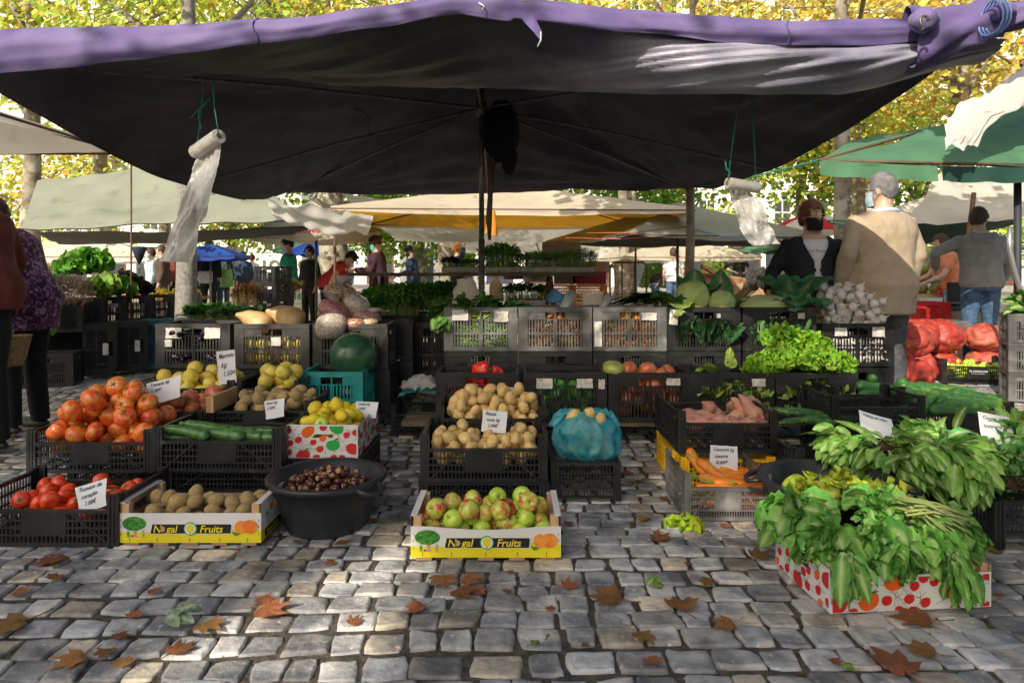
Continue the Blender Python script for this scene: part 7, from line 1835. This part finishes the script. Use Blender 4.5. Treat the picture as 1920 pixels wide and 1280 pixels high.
clump('cauliflower leaves right behind the aubergine crate', 'greens', 'greens', at(445, 600, 7.2), .25, .15, .10, 220, .09, [(.05,.18,.05),(.18,.32,.14)], 523)
tb2 = thing('display_table', 'low dark table under the greens beside the grey trunk', 'table', (at(420,600,7.6).x, 7.6, 0)); mb = MB(); mb.box(-.6,.6,-.35,.35,.50,.53); obj('table_top', mb, M_plank, tb2)
for sx in (-1,1): mb = MB(); mb.box(sx*.55-.02,sx*.55+.02,-.02,.02,0,.499); obj('leg', mb, M_plank, tb2)
tb3 = thing('fruit_table', 'far table with yellow and orange fruit left of the grey trunk', 'table', (at(305,552,12.5).x, 12.5, 0)); mb = MB(); mb.box(-.75,.75,-.3,.3,.58,.62); obj('table_top', mb, M_wood, tb3)
for sx in (-1,1): mb = MB(); mb.box(sx*.7-.02,sx*.7+.02,-.02,.02,0,.579); obj('leg', mb, M_plank, tb3)
fx = at(305,552,12.5).x
drop(P_lem, .05, (fx-.2, fx+.7, 12.25, 12.7), .62, 40, 'yellow fruit on the far table left of the grey trunk', 'yellow fruit on the far table', 97); drop(P_vine, .05, (fx-.7, fx-.2, 12.25, 12.7), .62, 26, 'red tomato on the far table left of the grey trunk', 'tomatoes on the far table', 98)
# melons and boxes at the right
mt = thing('melon_table', 'wooden trestle table with melons at the right', 'table', (at(1752,548,9.9).x, 9.9, 0)); mb = MB(); mb.box(-.75,.42,-.3,.3,.72,.765); obj('table_top', mb, M_wood, mt)
for x in (-.6,.15):
    for s_ in (-1,1): mb = MB(); mb.tube([(x,0,.72),(x+s_*.12,0,0)], .025, 4); obj('leg', mb, M_wood, mt)
P_mel = solo('melon', 'melon', rolled(16, 12, (1.15,.95,.95)), mat('melon rind', (.30,.38,.08), (.46,.50,.16), rough=.5, nscale=9, rand=(.7,1.15)))
mx = at(1752,548,9.9).x; drop(P_mel, .095, (mx-.55, mx+.4, 9.75, 10.2), .765, 22, 'yellow green melon on the trestle table at the right', 'melons on the trestle table', 99, mound=.3)
drop(P_rpep, .035, (mx-.1, mx+.4, 9.58, 9.76), .765, 24, 'small red pepper along the front of the melon table', 'red peppers on the melon table', 100)
carton('large brown carton behind the onion sacks', (at(1790,590,8.4).x, 8.4, .25), .62, .4, .36, M_card, False, .1); carton('brown carton below the large one behind the onion sacks', (at(1800,590,8.4).x, 8.4, 0), .6, .4, .245, M_card, False, .1)
t = thing('weighing_scale', 'dark grey market scale on the cartons beside the jeans', 'scale', (at(1803,560,8.3).x, 8.3, .615)); mb = MB(); mb.bbox(-.17,.17,-.14,.14,0,.07,.015); obj('base', mb, M_navy, t); mb = MB(); mb.bbox(-.19,.19,-.12,.12,.085,.10,.004); obj('pan', mb, M_steel, t); mb = MB(); mb.bbox(-.10,.10,.10,.14,.07,.34,.01); obj('display', mb, M_blk, t)
for k, (px, py, Y, m_, lab) in enumerate(((1735,575,8.0,M_rprint,'red crate behind the man in the beige jacket'),(1765,610,7.6,M_dusty,'pale dusty crate with greens behind the onion sacks'))):
    o = tall_crate('market_crate', lab, m_, .42, .3, .26); o.location = at(px,py,Y)+V(0,0,-.20)
for k in range(3):
    o = tall.place(['lowest dusty crate of the stack at the right edge','middle dusty crate of the stack at the right edge','top dusty crate of the stack at the right edge under the leaves'][k], (4.42, 5.75, .01+.245*k), (0,0,-.4), (.9,.9,.78), 'crates stacked at the right edge')
bunch('bright green leaves on the crate stack at the right edge', 'green_bunch', 'greens', (4.35, 5.7, .76), (-.3,-.3,.8), 46, .24, .11, .6, .8, 430, (.10,.28,.04), SGR, .3)
# ------------------------------------------------------------------ buildings
M_plast = mat('white plaster', (.80,.79,.76), (.85,.84,.81), rough=.85, nscale=.6); M_glass = mat('dark window glass', (.05,.06,.07), rough=.1); M_roof = mat('roof tile', (.35,.14,.08), (.45,.2,.12), rough=.9, nscale=3)
def building(label, x0, x1, Y, h, cols_, rows, sign=None, shop=True, wz=1.6):
    t = thing('building', label, 'building', ((x0+x1)/2, Y, 0)); w = x1-x0; mb = MB(); mb.box(-w/2,w/2,0,8,0,h); obj('wall', mb, M_plast, t)
    mb = MB(); mb.box(-w/2-.3,w/2+.3,-.4,8.3,h+.002,h+.4); obj('roof', mb, M_roof, t)
    for i in range(cols_):
        for j in range(rows):
            x = -w/2+w*(i+.5)/cols_; z = (4.2 if shop else wz)+j*3.4
            mb = MB(); mb.box(x-.62,x+.62,-.07,-.01,z-.1,z+1.75); f = obj('window', mb, M_white, t)
            for (a, b) in ((-.5,-.05),(.05,.5)):
                for (c, d) in ((.05,.75),(.85,1.6)): mb = MB(); mb.box(x+a,x+b,-.09,-.072,z+c,z+d); obj('pane', mb, M_glass, f)
        if shop:
            x = -w/2+w*(i+.5)/cols_; mb = MB(); mb.box(x-1.1,x+1.1,-.06,-.01,.02,2.9); f = obj('shop_front', mb, M_navy if i % 2 else M_frame, t); mb = MB(); mb.box(x-.95,x+.95,-.09,-.062,.5,2.6); obj('pane', mb, M_glass, f)
    if sign: mb = MB(); text_mb(mb, sign, .75, lambda a, b: (a-w/2+.9, -.06, 1.15+b), 0, bold=.03); obj('sign_lettering', mb, mat('dark bronze letters', (.12,.11,.07), rough=.5), t)
    return t
building('white house with a small window and dark sign letters behind the teal shirt', (462-960)/F*38, (545-960)/F*38+.6, 38, 12, 1, 2, 'LOURO', False, 2.2)
building('long white building with dark shop fronts behind the right stalls', 4.2, 22, 46, 25, 7, 7); building('pale building far behind the trees at the right', 23, 46, 50, 25, 8, 6); building('pale building far behind the left stalls', -44, -20, 52, 24, 8, 6); building('white building closing the square in the middle distance', -19, 3.9, 56, 24, 7, 6)  # heights raised so pale walls fill the sky gaps with brightness
for k, px in enumerate((1225,1352,1500,1330)):
    Y = 33+k; t = thing('topiary', ['clipped cone shrub behind the hoop rack','clipped cone shrub beside the man with hands on hips','clipped cone shrub behind the woman in the cardigan','small clipped cone shrub at the thin tree'][k], 'shrub', (at(px,500,Y).x, Y, 0)); mb = MB(); r = random.Random(k)
    for j in range(1500):
        z = r.uniform(.3,2.3); a = r.uniform(0,6.28); rad = .62*(1-(z-.3)/2.2)+.03; d = V(math.cos(a),math.sin(a),.3)+V(r.gauss(0,.4),r.gauss(0,.4),r.gauss(0,.4)); d.normalize(); s_ = d.cross(V(0,0,1)).normalized(); p = V(rad*math.cos(a),rad*math.sin(a),z); c = vary((.16,.26,.05), r, .3); q = d.cross(s_)
        mb.face([mb.vert(v, c) for v in (p-s_*.07-q*.07, p+s_*.07-q*.07, p+s_*.07+q*.07, p-s_*.07+q*.07)])
    obj('foliage', mb, M_leafm, t); mb = MB(); mb.tube([(0,0,0),(0,0,.5)], .08, 8); obj('stem', mb, M_stem, t)
# ------------------------------------------------------------------ trees
M_bark = mat('plane tree bark', (.17,.14,.10), (.34,.30,.23), rough=.9, nscale=6, detail=8, c3=(.46,.43,.34), c3scale=4, c3range=(.52,.6), bump=.6, bscale=18)
M_bark2 = mat('grey speckled bark', (.22,.21,.19), (.36,.34,.30), rough=.9, nscale=22, detail=8, c3=(.14,.13,.11), c3scale=30, bump=.5, bscale=40)
M_barkw = mat('sunny pale bark', (.34,.25,.17), (.52,.42,.32), rough=.9, nscale=10, detail=8, bump=.5, bscale=25)
M_fol = mat('tree leaf', (1,1,1), rough=.5, vcol=True, trans=.42, spec=.3)
YG = [(.84,.84,.14),(.64,.78,.12),(.46,.68,.09),(.88,.78,.14)]; GO = [(.92,.74,.16),(.88,.62,.14),(.84,.78,.18),(.66,.64,.12)]; GR = [(.20,.42,.05),(.32,.54,.07),(.46,.64,.09),(.64,.70,.11)]
def tree(label, x, y, r0, ht, crown, cols, nleaf, leaf=.2, lean=(0,0), bark=None, limbs=5, seed=1, ncl=46, trunk_top=None, crs=.55):
    """crown: (cx,cy,cz, rx,ry,rz) relative to the base"""
    t = thing('tree', label, 'tree', (x, y, 0)); r = random.Random(seed); bark = bark or M_bark
    top = V(lean[0]*ht, lean[1]*ht, ht); pts = [V(0,0,-.02)+(top)*(k/9)+V(.10*r0*4*n3(k*.5,seed,0),.10*r0*4*n3(k*.5,seed,5),0) for k in range(10)]
    rs = [r0*(1.25 if k == 0 else 1)*(1-.5*k/9)*(1+.06*n3(k*1.3,seed,2)) for k in range(10)]
    mb = MB(); mb.tube(pts, rs, 16); obj('trunk', mb, bark, t)
    cx, cy, cz, rx, ry, rz = crown; cen = V(cx,cy,cz)
    cl = []
    for k in range(ncl):
        a = r.uniform(0,6.28); z = r.uniform(-.9,1); q = math.sqrt(max(0,1-z*z)); m_ = r.uniform(.45,1.0)
        cl.append(cen+V(rx*q*math.cos(a)*m_, ry*q*math.sin(a)*m_, rz*z*m_))
    for k in range(limbs):
        e = cl[(k*7) % ncl]; s_ = pts[5+k % 5]; m1 = s_.lerp(e,.4)+V(0,0,.3)+V(r.gauss(0,.2),r.gauss(0,.2),0); m2 = s_.lerp(e,.75)+V(r.gauss(0,.2),r.gauss(0,.2),.2)
        mb = MB(); mb.tube([s_, m1, m2, e], [r0*.42, r0*.30, r0*.18, r0*.05], 8); 
        for j in range(3):
            e2 = cl[(k*7+j*3+1) % ncl]; b = m2.lerp(e, .3*j); mb.tube([b, b.lerp(e2,.5)+V(0,0,.1), b.lerp(e2,.9)], [r0*.12, r0*.07, .008], 5)
        obj('limb', mb, bark, t)
    mb = MB(); nleaf = int(nleaf*(1.6 if cols is GR else .95)) if y > 0 else nleaf
    for k in range(nleaf):
        ci = int(r.random()*ncl); c = cl[ci]; w_ = crs*(rx+rz)*.19
        p = c+V(r.gauss(0,w_), r.gauss(0,w_), r.gauss(0,w_*.6))
        nn = V(r.gauss(0,.55), r.gauss(0,.55), r.gauss(0,.55))-SUN_D*.9+V(0,0,.25); d = nn.cross(V(r.gauss(0,1),r.gauss(0,1),r.gauss(0,.5))).normalized(); s_ = d.cross(nn).normalized(); l = leaf*.74*r.uniform(.55,1.25); wd = l*.46
        cc = vary(cols[(ci*5+ci//3) % len(cols)] if r.random() < .65 else cols[int(r.random()*len(cols))], r, .30); sh_ = .62+.5*((ci*37 % 11)/10); cc = (cc[0]*sh_, cc[1]*sh_, cc[2]*sh_); dn = nn.normalized()*l*.10
        i = [mb.vert(v, cc) for v in (p, p+d*l*.45-s_*wd+dn, p+d*l, p+d*l*.45+s_*wd+dn, p+d*l*.5)]
        for a_, b_ in ((0,1),(1,2),(2,3),(3,0)): mb.face((i[4], i[a_], i[b_]), 0, False)
    obj('crown', mb, M_fol, t); return t
def tx(px, Y): return (px-960)/F*Y
tree('grey speckled trunk behind the left crates with yellow crown', tx(350,8), 8, .125, 5.2, (-.4,1.5,5.3,2.6,2.0,1.6), YG, 3200, .17, bark=M_bark2, seed=11, crs=.5)
tree('patchy plane tree with thick leaning trunk behind the bean bags', tx(632,14.2), 14.2, .33, 7, (.3,1,7.4,3.6,3,2.2), YG+GO, 5200, .24, lean=(-.05,.02), seed=12)
tree('plane tree with grey trunk between the woman and the beige jacket', tx(1583,9.6), 9.6, .135, 5.6, (.4,1.6,5.6,2.8,2.2,2.0), GO, 2600, .17, seed=13, lean=(-.01,0), crs=.55)
tree('thin sunlit tree trunk right of the grey canopy', tx(1290,7.7), 7.7, .06, 4.6, (.2,2.2,5.6,1.8,1.6,1.0), YG, 900, .15, bark=M_barkw, seed=14, lean=(.012,0))
tree('twin trunk tree behind the hoop rack', tx(1172,17.5), 17.5, .16, 6, (0,2,6.9,3.0,2.4,1.8), YG, 3000, .24, seed=15, lean=(-.02,0))
tree('yellow green tree at the far upper left', tx(60,13), 13, .2, 6, (-.5,1,5.9,3.6,2.4,2.6), YG, 5600, .22, seed=16)
tree('bright yellow tree behind the beige canopy', tx(190,17), 17, .22, 7, (0,0,7.3,4.0,2.6,3.0), YG+[(.6,.55,.08)], 5200, .26, seed=17)
tree('golden tree above the peak of the main canopy', tx(830,19), 19, .25, 8, (0,0,8.6,4.2,3,2.4), GO+YG, 4200, .28, seed=18, lean=(.05,0))
tree('golden autumn tree right of the peak of the main canopy', tx(1180,18), 18, .22, 7.5, (0,0,8.2,4.2,3,2.2), GO, 3600, .27, seed=19)
tree('large golden autumn tree at the upper right', tx(1800,13), 13, .24, 6.5, (-.6,0,5.9,3.8,2.6,2.6), GO, 5400, .20, seed=20, limbs=8, crs=.5)
tree('orange leaved tree behind the right end of the main canopy', tx(1610,17), 17, .2, 7, (0,0,6.2,3.6,2.4,3.2), GO+YG, 4800, .24, seed=21, crs=.5)
tree('bright green tree behind the woman in the cardigan', tx(1500,20), 20, .18, 4.6, (0,0,4.5,2.9,2,2.3), GR+YG, 4600, .24, seed=22)
tree('bright green tree right of the grey trunk at the right', tx(1720,22), 22, .18, 5, (0,0,4.9,3.2,2,2.2), GR+YG, 4000, .26, seed=23)
tree('dark green bushy tree behind the yellow gazebo', tx(790,24), 24, .2, 3.4, (0,0,3.0,4.6,2,1.7), GR, 5200, .26, seed=24)
tree('green tree between the gazebo and the grey canopy', tx(1160,26), 26, .2, 4, (0,0,4.0,4.2,2,2.4), GR, 4200, .28, seed=25)
tree('light green tree at the left of the white house', tx(435,27), 27, .18, 3.6, (0,0,3.4,2.0,1.6,2.0), YG+GR, 2400, .26, seed=26)
tree('yellow tree low behind the far left canopies', tx(90,25), 25, .2, 4.2, (0,0,3.6,5.0,2,2.4), YG+GO, 4200, .3, seed=27)
tree('green tree at the far right behind the melons', tx(1800,30), 30, .2, 3, (0,0,2.8,5.5,2,1.6), GR+YG, 3600, .3, seed=28)
tree('yellow leaved tree at the left above the grey green tarp', tx(310,22), 22, .22, 6.5, (0,0,6.0,4.4,2.6,3.2), YG, 4600, .28, seed=29)
# ------------------------------------------------------------------ fallen plane leaves
M_fallen = mat('dry plane leaf', (.30,.11,.03), (.42,.19,.07), rough=.75, nscale=20, c3=(.18,.07,.03), c3scale=30, rand=(.65,1.25,.485,.52), bump=.4, bscale=60, trans=.15)
def plane_leaf(seed):
    mb = MB(); r = random.Random(seed); prof = []
    lobes = [(0,1.0),(.62,.86),(-.62,.86),(1.35,.62),(-1.35,.62)]
    pts = []
    seq = [(-1.95,.34),(-1.35,.66),(-1.05,.52),(-.86,.68),(-.62,.92),(-.36,.64),(-.18,.80),(0,1.02),(.18,.80),(.36,.64),(.62,.92),(.86,.68),(1.05,.52),(1.35,.66),(1.95,.34),(2.6,.22),(PI,.12),(-2.6,.22)]
    c0 = mb.vert((0,0,.10+.05*r.random()))
    cu, cv = r.uniform(.1,.35), r.uniform(-.2,.3)
    ids = []; mid = []
    for a, q in seq:
        q *= r.uniform(.86,1.14); x, y = q*math.sin(a), q*math.cos(a); z = cu*x*x+cv*y*y*.6+.10*n3(x*2,y*2,seed)+.06
        ids.append(mb.vert((x,y,max(.02,z)))); mid.append(mb.vert((x*.55,y*.55,max(.02,z*.45+.04))))
    n = len(ids)
    for k in range(n): mb.face((mid[k], ids[k], ids[(k+1)%n], mid[(k+1)%n])); mb.face((c0, mid[k], mid[(k+1)%n]))
    mb.tube([(0,-.1,.06),(.03,-.5,.05),(.1,-.85,.08)], [.02,.016,.022], 5)
    o = obj('fallen_leaf', mb, M_fallen); o['category'] = 'leaf'; return Proto(o)
PL = [plane_leaf(k) for k in range(4)]
spots = [(118,1050,.11),(75,1058,.07),(100,1088,.055),(35,1172,.13),(150,1235,.08),(30,1114,.06),(205,1222,.055),(222,1192,.05),(232,1250,.06),(255,1158,.05),(290,1108,.045),(325,1226,.08),(383,1174,.085),(495,1146,.11),(490,1125,.06),(632,1022,.075),(625,1055,.05),(660,1172,.05),(790,1140,.07),(832,1085,.10),(872,1092,.08),(858,1112,.085),(700,958,.06),(690,980,.05),
    (955,1112,.035),(1060,1102,.065),(1155,1128,.11),(1130,1115,.06),(1198,1192,.07),(1230,1014,.09),(1282,1144,.10),(1330,1090,.055),(1370,1172,.07),(1415,1046,.09),(1200,976,.07),(1240,936,.05),(1290,1060,.03),(1215,1240,.06),(1092,1212,.03),(1735,1166,.11),(1690,1262,.13),(1745,1228,.085),(1870,1035,.05),(1050,960,.05),(1062,985,.045),(1180,890,.06),(1185,906,.05),(1360,985,.05),(1420,985,.06),(1035,1145,.035),(890,1108,.06),(960,1075,.03),(85,1020,.05),(560,1015,.04),(1560,1240,.04),(1880,1120,.04)]
for k, (px, py, s) in enumerate(spots):
    p = gnd(px, py); rr = random.Random(k); near = 'under the front edge of the boxes' 
    where = 'at the left' if px < 640 else ('in the middle' if px < 1280 else 'at the right'); dep = 'close to the viewer' if py > 1130 else ('in the open strip of cobbles' if py > 1030 else 'near the crates')
    PL[k % 4].place('dry brown plane leaf on the cobbles %s, %s' % (where, dep), (p.x, p.y, .004), (rr.uniform(-.12,.12), rr.uniform(-.12,.12), rr.uniform(0,6.28)), s*.86, 'fallen leaves %s, %s' % (where, dep))
bunch('wilted pale cabbage leaf lying on the cobbles in the sun', 'fallen_cabbage_leaf', 'leaf', gnd(325,1168)+V(0,0,.01), (1,.2,.1), 5, .09, .055, .3, .4, 601, (.30,.42,.30), (.5,.58,.42), .0)
for k, (px, py) in enumerate(((1225,1108),(1010,1222),(1580,1270))): bunch(['light green leaf scrap in the middle of the cobbles','narrow green leaf scrap near the lower middle','green leaf scrap at the lower right'][k], 'leaf_scrap', 'leaf', gnd(px,py)+V(0,0,.01), (.6,.4,.2), 3, .034, .03, .5, .3, 610+k, (.30,.48,.08), (.4,.5,.2), 0)
# small light tufts in the joints
mb = MB(); r = random.Random(5)
for k in range(260):
    X, Y_ = r.uniform(-2.2,2.2), r.uniform(1.65,4.5); p = V(X,Y_,-.02)
    for j in range(3): d = V(r.gauss(0,.012), r.gauss(0,.012), r.uniform(.008,.02)); s_ = V(r.gauss(0,1), r.gauss(0,1), 0).normalized()*.004; c = vary(r.choice([(.10,.14,.03),(.24,.15,.06),(.2,.1,.04)]), r, .3); mb.face([mb.vert(v, c) for v in (p-s_, p+s_, p+d)])
obj('joint_litter', mb, M_leafm, kind='stuff', label='tiny weeds and dry crumbs in the joints of the cobbles', cat='litter')

# ------------------------------------------------------------------ unseen things added behind the viewer to shape sun and shade
TE = math.tan(SUN_EL); SD = 30.0
def cq(P): return (P.x*math.cos(SUN_AZ)-P.y*math.sin(SUN_AZ), P.z+(P.x*math.sin(SUN_AZ)+P.y*math.cos(SUN_AZ))*TE)
def sp(c, q, dz=0, sd=SD):
    """point of the shade front: c across the sun's path, q height of the ray above the stall's ground"""
    s_ = -sd; z = q+sd*TE
    return V(c*math.cos(SUN_AZ)+s_*math.sin(SUN_AZ), -c*math.sin(SUN_AZ)+s_*math.cos(SUN_AZ), z)
t = thing('house', 'unseen house wall added behind the viewer, cut to shape sun patches', 'house', (0,0,0))  # wall added to shade the stall; its gaps let sun patches through
M_wallb = mat('pale shade wall', (.70,.68,.64), (.76,.74,.70), rough=.9, nscale=.8)
shade_edge = sorted(cq(at(*q)) for q in ((60,600,4.7),(300,640,4.75),(440,660,4.75),(590,640,4.72),(832,660,4.83),(1240,662,4.83),(1395,640,4.5),(1600,690,4.6),(1690,700,4.9)))
def T_(c):
    if c <= shade_edge[0][0]: return shade_edge[0][1]
    for (a, qa), (b, qb) in zip(shade_edge, shade_edge[1:]):
        if c <= b: return lerp(qa, qb, (c-a)/(b-a+1e-9))
    return shade_edge[-1][1]
openings = [[cq(gnd(*p)) for p in ((170,1290),(300,1215),(420,1165),(560,1098),(700,1035),(760,1003),(800,1006),(785,1060),(742,1115),(700,1290))],
  [cq(at(*p)) for p in ((1300,905,3.0),(1404,905,3.0),(1404,995,2.9),(1225,998,2.9),(1290,960,3.0))], [cq(at(*p)) for p in ((1418,905,3.0),(1480,905,3.0),(1480,995,2.9),(1418,995,2.9))],
  [cq(at(*p)) for p in ((1470,900,2.62),(1560,895,2.62),(1700,900,2.62),(1690,945,2.62),(1480,950,2.62))], [cq(at(*p)) for p in ((40,815,3.3),(128,822,3.27),(124,892,3.27),(46,890,3.27))],
  [cq(at(*p)) for p in ((1222,850,3.6),(1272,850,3.4),(1272,925,3.37),(1240,905,3.5))],
  [cq(at(*p)) for p in ((1500,790,3.2),(1640,770,3.2),(1650,850,3.1),(1520,860,3.1))], [cq(at(*p)) for p in ((1700,780,3.2),(1860,760,3.2),(1880,850,3.0),(1760,880,2.9))], [cq(at(*p)) for p in ((1600,960,2.4),(1760,950,2.4),(1780,1010,2.3),(1640,1020,2.25))]]
def lit(c, q):
    if q > T_(c)+.03*math.sin(c*9): return True
    for poly in openings:
        ins = False
        for (x0, y0), (x1, y1) in zip(poly, poly[1:]+poly[:1]):
            if (y0 > q) != (y1 > q) and c < (x1-x0)*(q-y0)/(y1-y0)+x0: ins = not ins
        if ins: return True
    return False
mb = MB(); mb.smooth = False; c0, c1, st = -6.6, 4.2, .05; nC = int((c1-c0)/st)
mb.poly([sp(c0,-SD*TE), sp(c1,-SD*TE), sp(c1,-.3), sp(c0,-.3)])
for r_ in range(75):
    q0 = -.3+r_*.05; run = None
    for k in range(nC+1):
        dark = k < nC and not lit(c0+(k+.5)*st, q0+.025)
        if dark and run is None: run = k
        if not dark and run is not None:
            mb.poly([sp(c0+run*st,q0), sp(c0+k*st,q0), sp(c0+k*st,q0+.05), sp(c0+run*st,q0+.05)]); run = None
obj('wall', mb, M_wallb, t)
p = sp(-7.0, -11*TE, sd=11); dc = 5.6
tree('unseen plane tree added behind the viewer for its dapples', p.x, p.y, .16, 6.2, (dc*math.cos(SUN_AZ), -dc*math.sin(SUN_AZ), 11*TE+3.2, 3.6, 3.0, .8), YG, 330, .20, seed=40, ncl=40, limbs=3, crs=.45)  # added to dapple the sunlight on canopy edge and top row
parasol('unseen canopy added above and behind the viewer to dim the foreground', 4.05, -2.1, 3.0, 3.1, 3.0, 3.7, 0, F_green, F_dgreen, .12, 4, pole=False, seed=44)  # added to dim skylight over the right foreground
tree('unseen plane tree added above the viewer to cut the skylight', 6.4, -3.0, .28, 7.2, (-6.2,4.2,8.6,4.0,2.5,.55), [(.30,.42,.06),(.46,.44,.08)], 4200, .42, seed=41, ncl=130, limbs=6, crs=.36)  # added so that its crown darkens the cobbles from above
